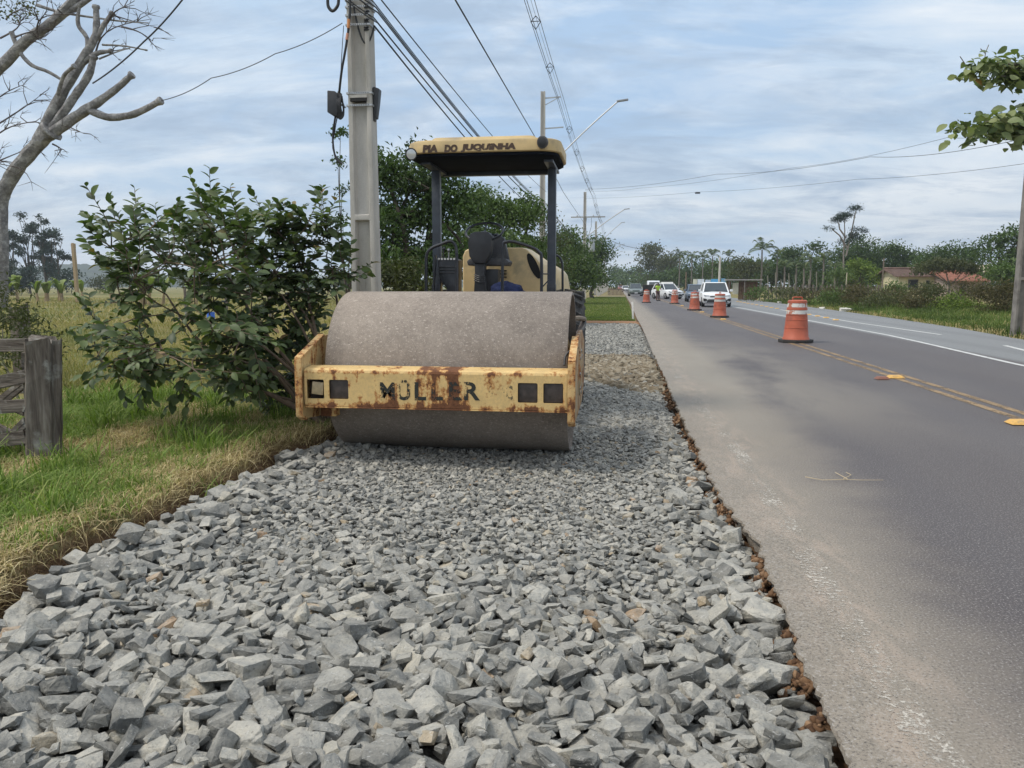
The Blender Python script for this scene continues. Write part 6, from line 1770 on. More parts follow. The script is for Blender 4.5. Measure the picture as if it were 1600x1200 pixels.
hose([at(583, 188, PY1 - .02), at(581, 215, PY1 - .02), at(582, 240, PY1 - .02)], 0.006, wire_m, pole1, 'hanging_cable')
hose([at(512, -4, PY1), at(513, 10, PY1), at(520, 17, PY1), at(528, 8, PY1), at(529, -6, PY1)], 0.022, wire_m, pole1, 'cable_loop')
hose([at(537, 40, PY1 - .2), at(534, 85, PY1 - .18), at(531, 140, PY1 - .1)], 0.005, wire_m, pole1, 'thin_cable')
for py in (10, 20, 33, 45):   # insulator brackets at the right
    p = at(573, py, PY1 - .1); mb = MB(); mb.lathe([(0.0, -0.03), (0.035, -0.028), (0.04, -0.01), (0.025, 0), (0.04, 0.012), (0.035, 0.03), (0, 0.032)], p, 'Z', 12); mb.build('insulator', black_m, pole1, smooth=True)
    mb = MB(); mb.bar((PX1 + 0.14, PY1 - .1, p.z - 0.03), (p.x + 0.03, PY1 - .1, p.z - 0.03), 0.02, 0.012); mb.build('bracket', black_m, pole1)
# other poles
def far_pole(px, Y, ztop, lab, w=0.30, cross=False, arms=True, lamp=None, trafo=False, lean=0.0):
    x = at(px, 447, Y).x; root = thing('utility_pole', lab, 'utility pole', (x, Y, 0), 'concrete utility poles along the verge')
    mb = MB(); ibeam(mb, x, Y, -0.3, ztop, w * 1.15, w * 0.8, w, w * 0.6, [2.5, 5, 7.5]); mb.build('shaft', conc_m, root)
    if arms:
        for dz, L_ in ((0.35, 0.95), (1.9, 1.1)):
            mb = MB(); mb.bar((x, Y, ztop - dz), (x + L_, Y, ztop - dz + 0.05), 0.06, 0.06); mb.build('bracket_arm', steel_m, root)
        mb = MB(); mb.bar((x, Y, ztop - 0.75), (x + 0.8, Y, ztop - 0.35), 0.035, 0.035); mb.build('brace', steel_m, root)
    if cross:
        mb = MB(); mb.box((x + 0.35, Y - 0.15, ztop - 2.6), (3.6 if cross > 1 else 2.6, 0.1, 0.11)); ca = mb.build('cross_arm', simple('cross_arm_grey', (0.30, 0.29, 0.27), 0.8), root)
        for dx in (-0.8, 0.1, 0.9, 1.5):
            mb = MB(); mb.lathe([(0.05, 0), (0.07, 0.06), (0.03, 0.1), (0.06, 0.14), (0, 0.2)], (x + dx, Y - 0.15, ztop - 2.54), 'Z', 8); mb.build('insulator', steel_m, ca)
    if trafo:
        mb = MB(); mb.lathe([(0, 0), (0.30, 0.0), (0.34, 0.05), (0.34, 0.85), (0.30, 0.92), (0, 0.95)], (x + 0.75, Y - 0.1, ztop - 6.2), 'Z', 16); tr_ = mb.build('transformer', simple('transformer_grey', (0.34, 0.36, 0.37), 0.5), root, smooth=True)
        for k in (-1, 0, 1):
            mb = MB(); mb.tube([(x + 0.75 + k * 0.18, Y - 0.1, ztop - 5.3), (x + 0.75 + k * 0.2, Y - 0.1, ztop - 4.9)], 0.045, 6); mb.build('bushing', steel_m, tr_)
        for k in (0, 1):
            mb = MB(); mb.tube([(x + 0.2 + 0.5 * k, Y - 0.2, ztop - 2.7), (x + 0.1 + 0.6 * k, Y - 0.2, ztop - 3.6), (x + 0.3, Y - 0.2, ztop - 5.0)], 0.02, 5); mb.build('jumper', wire_m, root)
    if lamp:
        (ax_, ay_), (bx_, by_) = lamp; zb_ = at(ax_, ay_, Y - 0.2).z; tip = at(bx_, by_, Y - 0.2)
        pth = [Vector((x, Y - 0.2, zb_ + (tip.z - zb_) * -0.18 if False else at(ax_, ay_, Y - 0.2).z))]
        a0 = Vector((x + 0.1, Y - 0.2, zb_)); pts = [a0]
        for t in np.linspace(0.15, 1, 8): pts.append(a0.lerp(tip, t) + Vector((0, 0, 0.12 * math.sin(t * math.pi))))
        mb = MB(); mb.tube(pts, 0.035 if Y < 50 else 0.05, 7); la = mb.build('lamp_arm', steel_m, root, smooth=True)
        mb = MB(); d = Vector((1, 0, 0.12)).normalized(); mb.bar(tip - d * 0.08, tip + d * 0.52, 0.20, 0.09); mb.build('lamp_head', simple('lamp_head_grey', (0.28, 0.29, 0.31), 0.5), la, bevel=0.03)
    return root, x
zp2 = at(847, 143, 42).z
far_pole(847, 42, zp2, 'second concrete pole, rising behind the right side of the roller canopy', 0.29, lamp=((847, 270), (966, 158)))
zp3 = at(913, 300, 83).z
far_pole(912.5, 83, zp3, 'third concrete pole with a cross arm and a transformer', 0.36, cross=2, trafo=True, arms=False, lamp=((917, 372), (976, 327)))
far_pole(930, 119, at(930, 346, 119).z, 'fourth, smaller concrete pole right of the one with the transformer', 0.36, cross=1, arms=False, lamp=((930, 385), (971, 348)))
far_pole(939, 158, at(938, 372, 158).z, 'fifth concrete pole, far down the road', 0.34, lamp=((940, 400), (972, 382)))
far_pole(944, 200, at(944, 388, 200).z, 'sixth concrete pole, farthest and smallest one', 0.34, lamp=((946, 410), (970, 393)))
# right hand pole
x = at(1592, 500, 23.4).x
rp = thing('utility_pole', 'weathered concrete pole at the right edge beyond the road', 'utility pole', (x, 23.4, 0))
mb = MB(); ibeam(mb, x, 23.4, -0.3, 10.5, 0.31, 0.20, 0.26, 0.16, [1.6, 3.6, 5.6]); mb.build('shaft', simple('old_concrete', (0.20, 0.185, 0.165), 0.9, 0, 0.3, 3, 0.4, dirt=(0.10, 0.09, 0.08)), rp)
# pale pole behind the blue panels, thin poles of the grove
for px, y0, Y, w_, lab, col, yb in ((1125, 401, 90, 0.30, 'short pale concrete pole behind the white car', (0.50, 0.47, 0.42), 455), (1323, 426, 70, 0.12, 'thin pale post in front of the grove', (0.42, 0.38, 0.28), 460), (1381, 403, 72, 0.15, 'thin brown pole between the bright trees', (0.16, 0.13, 0.10), 460), (1072, 425, 120, 0.2, 'short brown pole behind the blue grey car', (0.2, 0.14, 0.09), 460)):
    p = at(px, y0, Y); mb = MB(); mb.tube([(p.x, Y, -0.3), (p.x + 0.02, Y, p.z)], [w_ / 2, w_ * 0.36], 8); tag(mb.build('pole', simple('pole_' + str(px), col, 0.9), smooth=True), lab, 'pole')
# concrete posts of the wall beyond the mown strip
for k in range(15):
    Y = 112 + k * 9.5; x = -2.55 - 0.002 * Y; mb = MB(); mb.box((x, Y, 2.05), (0.34, 0.34, 4.3)); mb.box((x, Y, 4.25), (0.42, 0.42, 0.16))
    tag(mb.build('concrete_post', conc_m), 'pale concrete post of the unfinished wall left of the road', 'concrete post', 'concrete posts beyond the mown strip')
x = at(962, 455, 118).x; mb = MB()
cr = thing('slatted_panel', 'low brown slatted panel standing at the end of the mown strip', 'panel', (x, 118, 0))
for k in range(12):
    mb = MB(); mb.box((x - 1.1 + k * 0.2, 118, 0.45), (0.13, 0.08, 1.3)); mb.build('slat', simple('brown_slat', (0.20, 0.15, 0.12), 0.9), cr)
mb = MB(); mb.box((x, 118.07, 0.9), (2.4, 0.05, 0.1)); mb.build('rail', bark_m, cr)
mb = MB(); mb.add([(-3.4, 104, 0.035), (1.0, 104, 0.035), (1.0, 107, 0.035), (-3.4, 107, 0.035)], [(0, 1, 2, 3)]); tag(mb.build('path', simple('pale_path', (0.40, 0.34, 0.24), 0.95, 0, 0.15, 2)), 'pale dirt crossing over the mown strip', None, None, 'structure')
# ------------------------------------------------------------------ wires
def cable(pts3, r, lab, name='power_cable', group=None, sag=0.0, n=18, cat='cable', m=wire_m):
    out = []
    for i in range(len(pts3) - 1):
        a, b = Vector(pts3[i]), Vector(pts3[i + 1])
        for k in range(n + (1 if i == len(pts3) - 2 else 0)):
            t = k / n; p = a.lerp(b, t); p.z -= 4 * sag * t * (1 - t); out.append(p)
    mb = MB(); mb.tube(out, r, 5); return tag(mb.build(name, m, smooth=True), lab, cat, group)
def L(px, py, Y): return at(px, py, Y)
X2 = at(847, 447, 42).x; X3 = at(912.5, 447, 83).x; X4 = at(930, 447, 119).x; X5 = at(938, 447, 158).x; X6 = at(944, 447, 200).x
za = zp2 - 0.35
ph = thing('spacer_line', 'triple power line with spacers climbing over the verge beside the poles', 'power line', (X2 + 0.9, 42, za))
zz = [za + 0.3, za, zp3 - 0.4, at(930, 346, 119).z - 0.3, at(938, 372, 158).z - 0.3, at(944, 388, 200).z - .3]
for k, (dx, dz) in enumerate(((0.72, 0.05), (1.06, 0.05), (0.89, -0.22), (0.89, 0.22))):
    P_ = [(-3.9 + dx, 4.0, zz[0] + dz), (X2 + dx, 42, zz[1] + dz), (X3 + dx, 83, zz[2] + dz), (X4 + dx, 119, zz[3] + dz), (X5 + dx, 158, zz[4] + dz), (X6 + dx, 200, zz[5] + dz)]
    out = []
    for i in range(5):
        a, b = Vector(P_[i]), Vector(P_[i + 1]); sg = 0.45
        for q in range(14): t = q / 14; p = a.lerp(b, t); p.z -= 4 * sg * t * (1 - t); out.append(p)
    out.append(Vector(P_[-1])); mb = MB(); mb.tube(out, 0.011 if k < 3 else 0.006, 5); mb.build('conductor', wire_m, ph, smooth=True)
for i, (Ya, Yb, za_, zb_, xa, xb) in enumerate(((4, 42, zz[0], zz[1], -3.9, X2), (42, 83, zz[1], zz[2], X2, X3), (83, 119, zz[2], zz[3], X3, X4))):
    for q in range(1, 6 if i < 2 else 5):
        t = q / (6 if i < 2 else 5); Y = Ya + (Yb - Ya) * t; z = za_ + (zb_ - za_) * t - 4 * 0.45 * t * (1 - t); x = xa + (xb - xa) * t + 0.89
        mb = MB()
        for (a, b) in (((-0.19, 0.05), (0.19, 0.05)), ((-0.19, 0.05), (0, -0.24)), ((0.19, 0.05), (0, -0.24)), ((-0.17, 0.05), (0, 0.24)), ((0.17, 0.05), (0, 0.24))):
            mb.bar((x + a[0], Y, z + a[1]), (x + b[0], Y, z + b[1]), 0.022, 0.022)
        mb.build('spacer', wire_m, ph)
# low telecom bundle from the nearest pole on
zt1 = at(575, 25, PY1).z; zt2 = at(847, 325, 42).z; zt3 = at(913, 385, 83).z
gtel = 'telephone cables strung low from the nearest pole'
for k, (dx, dz, r_) in enumerate(((0.0, 0.14, 0.008), (0.03, 0.07, 0.010), (0.06, 0.0, 0.010), (0.0, -0.06, 0.008), (0.05, -0.13, 0.008))):
    cable([(PX1 + 0.22 + dx, PY1 - 6.5, zt1 + dz + 0.25), (PX1 + 0.22 + dx, PY1 - 0.1, zt1 + dz), (X2 + 0.25 + dx, 42, zt2 + dz), (X3 + 0.25, 83, zt3 + dz)], r_, 'black cable of the bundle running low between the first two poles', 'telephone_cable', gtel, 0.30)
cable([L(552, 6, PY1 - .1), (PX1 + 0.22, PY1 - 0.1, at(573, 45, PY1).z), (X2 + 0.2, 42, zt2 - 0.45), (X3 + 0.2, 83, zt3 - .4)], 0.013, 'lowest single cable leaving the nearest pole below the bundle', 'telephone_cable', None, 0.35)
cable([L(588, -10, 9.5), (X2 + 0.2, 42, zt2 + 0.85)], 0.009, 'thin upper cable above the low bundle', 'telephone_cable', None, 0.2)
cable([L(700, -20, 12), L(836, 214, 30), L(880, 300, 48), (X3 + 0.1, 83, at(913, 352, 83).z)], 0.014, 'single black cable crossing from the top centre down to the transformer pole', 'telephone_cable', None, 0.0)
cable([L(253, 157, TY), L(330, 122, 10.6), L(430, 84, 10.5), L(535, 36, PY1)], 0.006, 'thin service wire tied between the sawn tree and the nearest pole', 'service_wire', None, 0.04)
cable([L(300, -20, 8.5), L(225, 65, 9.3), L(145, 130, 10.2)], 0.010, 'thick wire slanting behind the pruned tree', 'service_wire', None, 0.03)
cable([(X3, 83, at(905, 296, 83).z), L(1120, 272, 66), L(1360, 245, 48), L(1620, 212, 30)], 0.012, 'upper wire crossing the road toward the right', 'service_wire', 'wires crossing the road', 0.25)
cable([(X3, 83, at(905, 298, 83).z), L(1000, 294, 70), L(1240, 262, 50), L(1480, 215, 34), L(1620, 196, 28)], 0.008, 'faint wire crossing the road between the other two', 'service_wire', 'wires crossing the road', 0.15)
cable([(X3, 83, at(905, 310, 83).z), L(1090, 300, 64), L(1340, 280, 48), L(1620, 253, 30)], 0.008, 'lowest wire crossing the road, carrying a small splice', 'service_wire', 'wires crossing the road', 0.12)
p = L(1090, 301.5, 63.8); mb = MB(); mb.box(p, (0.40, 0.12, 0.12)); tag(mb.build('splice_case', black_m, bevel=0.03), 'small black splice case hanging on the wire over the road', 'splice case')
cable([L(948, 373, 100), L(1003, 388, 130), L(1040, 400, 160)], 0.03, 'short far wire reaching from the poles to the tall tree', 'service_wire', None, 0.3)

# tropical almond bough at the upper right
alm = foliage('almond_leaf', (0.10, 0.14, 0.06), (0.27, 0.30, 0.13), (0.50, 0.22, 0.10), rough=0.5, transl=0.25, spec=0.3)
AY = 15.5; ab = Vector((12.2, 15.5, 0))
at_ = thing('almond_tree', 'large leafed almond tree reaching in with two boughs at the upper right', 'tree', ab)
mb = MB(); mb.tube([ab, ab + Vector((-0.1, 0, 3)), ab + Vector((-0.3, 0, 6.5))], [0.24, 0.2, 0.12], 10); mb.build('trunk', bark_m, at_, smooth=True)
r = np.random.default_rng(321); P_, A_, N_, T_ = [], [], [], []
for tip_px, root_px in (((1508, 112), (1640, 108)), ((1540, 98), (1660, 110)), ((1575, 112), (1660, 120)), ((1495, 200), (1640, 190)), ((1530, 208), (1640, 195)), ((1560, 180), (1650, 185)), ((1580, 215), (1650, 195)), ((1560, 118), (1660, 115)), ((1595, 195), (1660, 190)), ((1540, 190), (1650, 190)), ((1602, 105), (1660, 110)), ((1602, 175), (1660, 180))):
    a, b = at(root_px[0], root_px[1], AY + r.normal() * 0.3), at(tip_px[0], tip_px[1], AY + r.normal() * 0.4); pth = limb_path(a, b, 0.1, r, 6)
    mb = MB(); mb.tube(pth, [0.035, 0.03, 0.026, 0.022, 0.018, 0.014, 0.008], 6); mb.build('branch', bark_m, at_, smooth=True)
    for q in (pth[6], pth[5], pth[4], pth[3]):
        for k in range(18):
            az = r.uniform(0, 6.28); ax = np.array((math.cos(az), math.sin(az), r.uniform(-1.0, 0.2)))
            P_.append(np.array(q) + r.normal(size=3) * 0.11); A_.append(ax); N_.append(np.array((0, -0.5, 0.8)) + r.normal(size=3) * 0.45); T_.append(min(1, abs(r.random() ** 1.1)) * (0.9 if r.random() > 0.07 else 1.1))
P_, A_, N_ = np.array(P_), unit(np.array(A_)), np.array(N_)
sd = unit(np.cross(A_, N_)); nn = np.cross(sd, A_); Lz = r.uniform(0.12, 0.25, len(P_)); B = np.stack([sd * 1.15, A_, nn], 1)
Vv = np.einsum('vk,nkj->nvj', LV, B) * Lz[:, None, None] + P_[:, None, :]
Ff = (LF[None] + (np.arange(len(P_)) * len(LV))[:, None, None]).reshape(-1, 3)
fastmesh('foliage', Vv.reshape(-1, 3), Ff, alm, at_, attr=np.repeat(np.clip(T_, 0, 1), len(LV)), smooth=True)['kind'] = 'stuff'
mb = MB()
for a, b in (((1640, 108), (1700, 150)), ((1640, 192), (1720, 240))):
    mb.tube([at(*a, AY), at(*b, AY), (ab.x - 0.2, AY, 5.5)], [0.05, 0.07, 0.1], 8)
mb.build('limb', bark_m, at_, smooth=True)['kind'] = 'stuff'
for pix in ([(1538, 96), (1540, 82), (1545, 70)], [(1540, 84), (1532, 76)], [(1508, 100), (1500, 88)]):
    mb = MB(); mb.tube([at(a, b, AY) for a, b in pix], 0.008, 5); mb.build('bare_twig', bark_m, at_)

# ------------------------------------------------------------------ traffic drums
red_m = simple('faded_orange_plastic', (0.43, 0.105, 0.055), 0.6, 0, 0.14, 4, 0.05, dirt=(0.27, 0.085, 0.055))
bandw = MT('worn_reflective_band'); n = bandw.noise(7, 5, 0.7, stretch=(1, 1, 0.5)); c = bandw.mix(bandw.step(n, 0.51, 0.56), (0.62, 0.60, 0.56), (0.42, 0.17, 0.11))
bandw_m = bandw.set(c, 0.6, 0, 0.3)
bandg_m = simple('grey_reflective_band', (0.48, 0.46, 0.43), 0.5, 0, 0.15, 6)
base_m = simple('rubber_base', (0.035, 0.032, 0.030), 0.85)
def drum_proto(bm_, grp_lab, low=False):
    root = thing('traffic_drum', grp_lab, 'traffic drum', (0, 0, 0), 'orange traffic drums along the centre line')
    H_ = 1.08
    def rad(z): return 0.31 - 0.095 * (z / H_)
    prof = [(0.325, 0.07), (0.315, 0.12)]
    for (z0, z1) in ((0.14, 0.36), (0.37, 0.56), (0.57, 0.68)):
        prof += [(rad(z0) + 0.0, z0), (rad(z1), z1), (rad(z1) + 0.010, z1 + 0.004)]
    prof += [(rad(0.69), 0.69), (rad(0.80) - 0.006, 0.70), (rad(0.80) - 0.006, 0.80), (rad(0.81) + 0.006, 0.81), (rad(0.86) + 0.006, 0.86), (rad(0.87) - 0.006, 0.87), (rad(0.97) - 0.006, 0.97), (rad(0.98) + 0.008, 0.98), (rad(1.03) + 0.008, 1.03), (rad(1.05) - 0.02, 1.05), (0.0, 1.055)]
    mb = MB(); mb.lathe(prof, (0, 0, 0), 'Z', 32); mb.build('body', red_m, root, smooth=True)
    for z0, z1 in ((0.702, 0.798), (0.872, 0.968)):
        mb = MB(); mb.lathe([(rad(z0) - 0.002, z0), (rad(z0) + 0.001, z0 + 0.002), (rad(z1) + 0.001, z1 - 0.002), (rad(z1) - 0.003, z1)], (0, 0, 0), 'Z', 32); mb.build('reflective_band', bm_, root, smooth=True)
    mb = MB(); mb.tube([(-0.12, 0, 1.04), (-0.12, 0, 1.105), (-0.10, 0, 1.12), (0.10, 0, 1.12), (0.12, 0, 1.105), (0.12, 0, 1.04)], 0.016, 6); mb.build('handle', red_m, root, smooth=True)
    mb = MB(); mb.prism([(0.40 * math.cos(R(22.5 + 45 * k)) * 1.05, 0.40 * math.sin(R(22.5 + 45 * k)) * 1.05) for k in range(8)], 0.0, 0.075); mb.build('base', base_m, root, bevel=0.012)
    return root
dspec = [(1243, 536, 'nearest and largest traffic drum with chipped white bands', 0.2), (1124, 497, 'second traffic drum, with wide grey white bands, in front of the white car', 1.2), (1085, 486, 'third traffic drum in front of the blue grey car', 2.0), (1054, 475.5, 'fourth traffic drum, right of the worker', 2.9), (1010, 474, 'traffic drum before the black board, left of the worker', 4.0)]
protos = {}
for k, (px, py, lab, rz) in enumerate(dspec):
    if k == 0: o = first = drum_proto(bandw_m, lab)
    elif k == 1: o = drum_proto(bandg_m, lab)
    else: o = copy_tree(first)
    g_ = gp(px, py - 1, 0.0); o.location = (g_.x, g_.y, 0.006); o.rotation_euler.z = rz; o['label'] = lab
# road studs
stud_y = simple('yellow_stud', (0.62, 0.36, 0.09), 0.6, 0, 0.15, 20, dirt=(0.35, 0.24, 0.12)); stud_r = simple('red_brown_stud', (0.22, 0.10, 0.07), 0.7)
def stud(x, y, m, lab, grp, rz=0.0, sx=0.12, sy=0.19):
    mb = MB(); mb.box((0, 0, 0.023), (sx * 2, sy, 0.04), None, 0.62); o = mb.build('road_stud', m, bevel=0.008); o.location = (x, y, 0.005); o.rotation_euler.z = rz
    return tag(o, lab, 'road stud', grp)
g_ = gp(1399, 591); stud(g_.x, g_.y, stud_y, 'yellow raised stud on the centre line with a broken brown half beside it', None)
g_ = gp(1378, 593); stud(g_.x, g_.y, stud_r, 'broken reddish brown half of a stud on the centre line', None, 0.2, 0.10, 0.14)
g_ = gp(1594, 663); stud(g_.x, g_.y, stud_y, 'nearest yellow raised stud at the right edge of the picture', None)
for k, (px, py) in enumerate([(1318, 500.5), (1302, 497), (1288, 494.5), (1274, 492), (1262, 489.5), (1251, 487.5), (1240, 485.5), (1222, 482.5), (1213, 481), (1205, 479.6), (1197, 478.2), (1189, 476.8), (1182, 475.6), (1175, 474.4), (1169, 473.3), (1163, 472.3), (1158, 471.4)]):
    g_ = gp(px, py); stud(g_.x - 0.3, g_.y, stud_y, 'yellow stud in the row along the line of the lay-by', 'row of yellow studs on the far side', 0.1)
for k, (px, py) in enumerate([(1130, 499.5), (1097, 488), (1066, 478)]):
    g_ = gp(px, py); stud(g_.x, g_.y, stud_y, 'worn yellow stud between the traffic drums', 'worn studs between the drums', 0.1)
# white marker post, twig, white rock
g_ = gp(991, 500); mb = MB(); mb.box((0, 0, 0.36), (0.075, 0.075, 0.78)); mb.box((0, 0, 0.76), (0.06, 0.06, 0.03)); o = mb.build('marker_post', simple('white_painted', (0.72, 0.70, 0.66), 0.7), bevel=0.006); o.location = (g_.x - 0.05, g_.y, -0.03); o.rotation_euler = (0, R(-3), 0); tag(o, 'thin white marker post at the corner of the mown strip', 'marker post')
tw = MB(); rr_ = np.random.default_rng(4)
for pix in ([(1258, 745), (1285, 750), (1320, 749), (1345, 750), (1380, 750)], [(1318, 748), (1330, 742), (1322, 738)], [(1325, 749), (1305, 738)]):
    tw.tube([gp(a, b, 0.012 + 0.006 * rr_.random()) for a, b in pix], [0.0028, 0.0024, 0.0024, 0.002, 0.0015][:len(pix)], 5)
tag(tw.build('dry_twig', simple('straw_twig', (0.50, 0.40, 0.26), 0.9), smooth=True), 'dry pale twig lying on the asphalt', 'twig')
for px, py, s_, lab in ((1304, 486, 0.26, 'white sack shaped rock on the far verge right of the nearest drum'), (1207, 473.5, 0.15, 'small white stone on the far verge left of the nearest drum'), (1269, 482, 0.13, 'pale stone between the nearest drum and the white rock')):
    g_ = gp(px, py); o = link_mesh('rock', hull_mesh(200 + int(px), True), None, (g_.x + 0.6, g_.y, 0.02), (0, 0, 0.5), (s_ * 1.7, s_ * 0.8, s_ * 0.7)); o.data.materials.append(simple('white_rock', (0.62, 0.60, 0.54), 0.9)); tag(o, lab, 'rock')

# ------------------------------------------------------------------ cars
glassc = simple('car_glass', (0.035, 0.045, 0.052), 0.06, 0, 0.1, spec=0.8); tyrem = simple('car_tyre', (0.02, 0.02, 0.02), 0.85); rimm = simple('alloy', (0.35, 0.35, 0.36), 0.35, 0.7)
trim = simple('car_trim', (0.02, 0.021, 0.023), 0.55); lampm = simple('headlamp', (0.70, 0.72, 0.74), 0.1, 0.2, 0.05, spec=0.9); platem = simple('number_plate', (0.6, 0.6, 0.62), 0.5)
def car(lab, px, py, col, Wd=1.82, Ht=1.66, Ln=4.4, suv=True, rz=0.0, rails=False, cat='car', grp=None, plate=True):
    paint = simple('paint', col, 0.28, 0.15 if max(col) < 0.5 else 0.0, 0.03, 2, spec=0.6)
    root = thing('car', lab, cat, (0, 0, 0), grp)
    hb = Ht * 0.60; w = Wd / 2
    # stations front (-y) to back: y, half width, underside, bonnet or deck height
    stn = [(-Ln / 2, 0.78, 0.42, hb * 0.62), (-Ln / 2 + 0.08, 0.90, 0.30, hb * 0.80), (-Ln / 2 + 0.35, 0.98, 0.24, hb * 0.90), (-Ln / 2 + 0.95, 1.0, 0.24, hb * 0.96), (-Ln / 2 + 1.25, 1.0, 0.24, hb), (0.4, 1.0, 0.24, hb * 1.02), (Ln / 2 - 0.6, 0.99, 0.26, hb * 1.03), (Ln / 2 - 0.1, 0.94, 0.34, hb * 0.98), (Ln / 2, 0.85, 0.45, hb * 0.8)]
    rings = []
    for y, k, z0, z1 in stn:
        W = w * k; zm = (z0 + z1) / 2
        rings.append([(-W * 0.90, y, z0), (-W, y, z0 + 0.12), (-W, y, zm + 0.05), (-W * 0.965, y, z1 - 0.07), (-W * 0.87, y, z1), (-W * 0.3, y, z1 + 0.03), (W * 0.3, y, z1 + 0.03), (W * 0.87, y, z1), (W * 0.965, y, z1 - 0.07), (W, y, zm + 0.05), (W, y, z0 + 0.12), (W * 0.90, y, z0)])
    mb = MB(); loft(mb, rings); mb.build('body', paint, root, smooth=True)
    # greenhouse glass, roof and pillars
    y0, y1, y2, y3 = -Ln / 2 + 1.15, -Ln / 2 + 1.95, Ln / 2 - (0.75 if suv else 1.3), Ln / 2 - (0.25 if suv else 0.5)
    zt_ = Ht
    G0 = [(y0, w * 0.86, hb), (y1, w * 0.70, zt_ - 0.05), (y2, w * 0.70, zt_ - 0.05), (y3, w * 0.84, hb)]
    mb = MB(); mb.add([(-G0[0][1], y0, hb - 0.02), (G0[0][1], y0, hb - 0.02), (G0[3][1], y3, hb - 0.02), (-G0[3][1], y3, hb - 0.02), (-G0[1][1], y1, zt_ - 0.05), (G0[1][1], y1, zt_ - 0.05), (G0[2][1], y2, zt_ - 0.05), (-G0[2][1], y2, zt_ - 0.05)],
                      [(0, 1, 5, 4), (1, 2, 6, 5), (2, 3, 7, 6), (3, 0, 4, 7), (4, 5, 6, 7)]); mb.build('window', glassc, root)
    mb = MB(); loft(mb, [[(a, b, zt_ - 0.055) for a, b in rrect(-w * 0.725, w * 0.725, y1 - 0.04, y2 + 0.06, 0.15, 4)], [(a, b, zt_ - 0.02) for a, b in rrect(-w * 0.715, w * 0.715, y1, y2, 0.15, 4)], [(a, b, zt_) for a, b in rrect(-w * 0.6, w * 0.6, y1 + 0.15, y2 - 0.1, 0.15, 4)]]); mb.build('roof', paint, root, smooth=True)
    for s_ in (-1, 1):
        mb = MB(); mb.bar((s_ * w * 0.875, y0 - 0.02, hb - 0.01), (s_ * w * 0.715, y1, zt_ - 0.04), 0.07, 0.05); mb.bar((s_ * w * 0.86, 0.15, hb), (s_ * w * 0.715, 0.15, zt_ - 0.05), 0.06, 0.07); mb.bar((s_ * w * 0.85, y3, hb), (s_ * w * 0.71, y2, zt_ - 0.04), 0.10, 0.12); mb.build('pillar', paint, root)
        mb = MB(); mb.box((s_ * (w + 0.10), y0 + 0.30, hb + 0.10), (0.20, 0.10, 0.15)); mb.build('mirror', paint, root, bevel=0.03)
        mb = MB(); yf = -Ln / 2 + 0.05; mb.prism([(s_ * w * 0.52, hb * 0.70), (s_ * w * 0.90, hb * 0.76), (s_ * w * 0.93, hb * 0.84), (s_ * w * 0.55, hb * 0.79)][::s_], yf - 0.03, yf + 0.22, 'Y'); mb.build('headlight', lampm, root, bevel=0.01)
        mb = MB(); mb.prism([(s_ * w * 0.62, 0.42), (s_ * w * 0.92, 0.40), (s_ * w * 0.94, 0.58), (s_ * w * 0.74, 0.56)][::s_], -Ln / 2 - 0.012, -Ln / 2 + 0.25, 'Y'); mb.build('fog_light_recess', trim, root, bevel=0.01)
        for yy in (-Ln / 2 + 0.86, Ln / 2 - 0.82):
            mb = MB(); mb.lathe([(0.20, -0.10), (0.31, -0.105), (0.345, -0.08), (0.345, 0.08), (0.31, 0.105), (0.20, 0.10)], (s_ * (w - 0.09), yy, 0.345), 'X', 22, closed=True); t_ = mb.build('tyre', tyrem, root, smooth=True)
            mb = MB(); mb.lathe([(0.0, 0.09 * s_), (0.10, 0.09 * s_), (0.21, 0.08 * s_), (0.22, -0.05 * s_), (0, -0.05 * s_)], (s_ * (w - 0.09), yy, 0.345), 'X', 16); mb.build('rim', rimm, t_, smooth=True)
    mb = MB(); mb.prism([(-w * 0.72, 0.30), (w * 0.72, 0.30), (w * 0.60, 0.52), (-w * 0.60, 0.52)], -Ln / 2 - 0.03, -Ln / 2 + 0.1, 'Y'); mb.build('bumper_grille', trim, root, bevel=0.015)
    mb = MB(); mb.prism([(-w * 0.48, hb * 0.66), (w * 0.48, hb * 0.66), (w * 0.50, hb * 0.74), (-w * 0.50, hb * 0.74)], -Ln / 2 - 0.008, -Ln / 2 + 0.1, 'Y'); mb.build('grille', trim, root)
    mb = MB(); mb.box((0, -Ln / 2 + 0.2, 0.27), (Wd * 0.8, 0.4, 0.10)); mb.build('skid_plate', rimm, root, bevel=0.02)
    if plate: mb = MB(); mb.box((0, -Ln / 2 - 0.04, 0.46), (0.42, 0.02, 0.13)); mb.build('number_plate', platem, root)
    mb = MB()
    for s_ in (-1, 1):
        m2 = MB(); m2.bar((s_ * 0.35, y0 + 0.02, hb + 0.04), (s_ * 0.35 - 0.35, y0 + 0.13, hb + 0.13), 0.02, 0.02); m2.build('wiper', trim, root)
    if rails:
        for s_ in (-1, 1): m2 = MB(); m2.bar((s_ * w * 0.66, y1, zt_ + 0.05), (s_ * w * 0.66, y2, zt_ + 0.05), 0.04, 0.04); m2.build('roof_rail', trim, root)
    g_ = gp(px, py); root.location = (g_.x, g_.y + Ln / 2, 0.004); root.rotation_euler.z = rz
    return root
car('white SUV waiting behind the second traffic drum, head-on', 1122, 480, (0.74, 0.75, 0.76), 1.90, 1.66, 4.4, rz=R(-2), plate=False)
car('blue grey hatchback half hidden by the third traffic drum', 1091, 472, (0.10, 0.14, 0.20), 1.80, 1.55, 4.3, rz=R(-2))
car('white SUV turned a little to the side behind the fourth traffic drum', 1044, 467.5, (0.72, 0.73, 0.74), 1.86, 1.68, 4.4, rz=R(24))
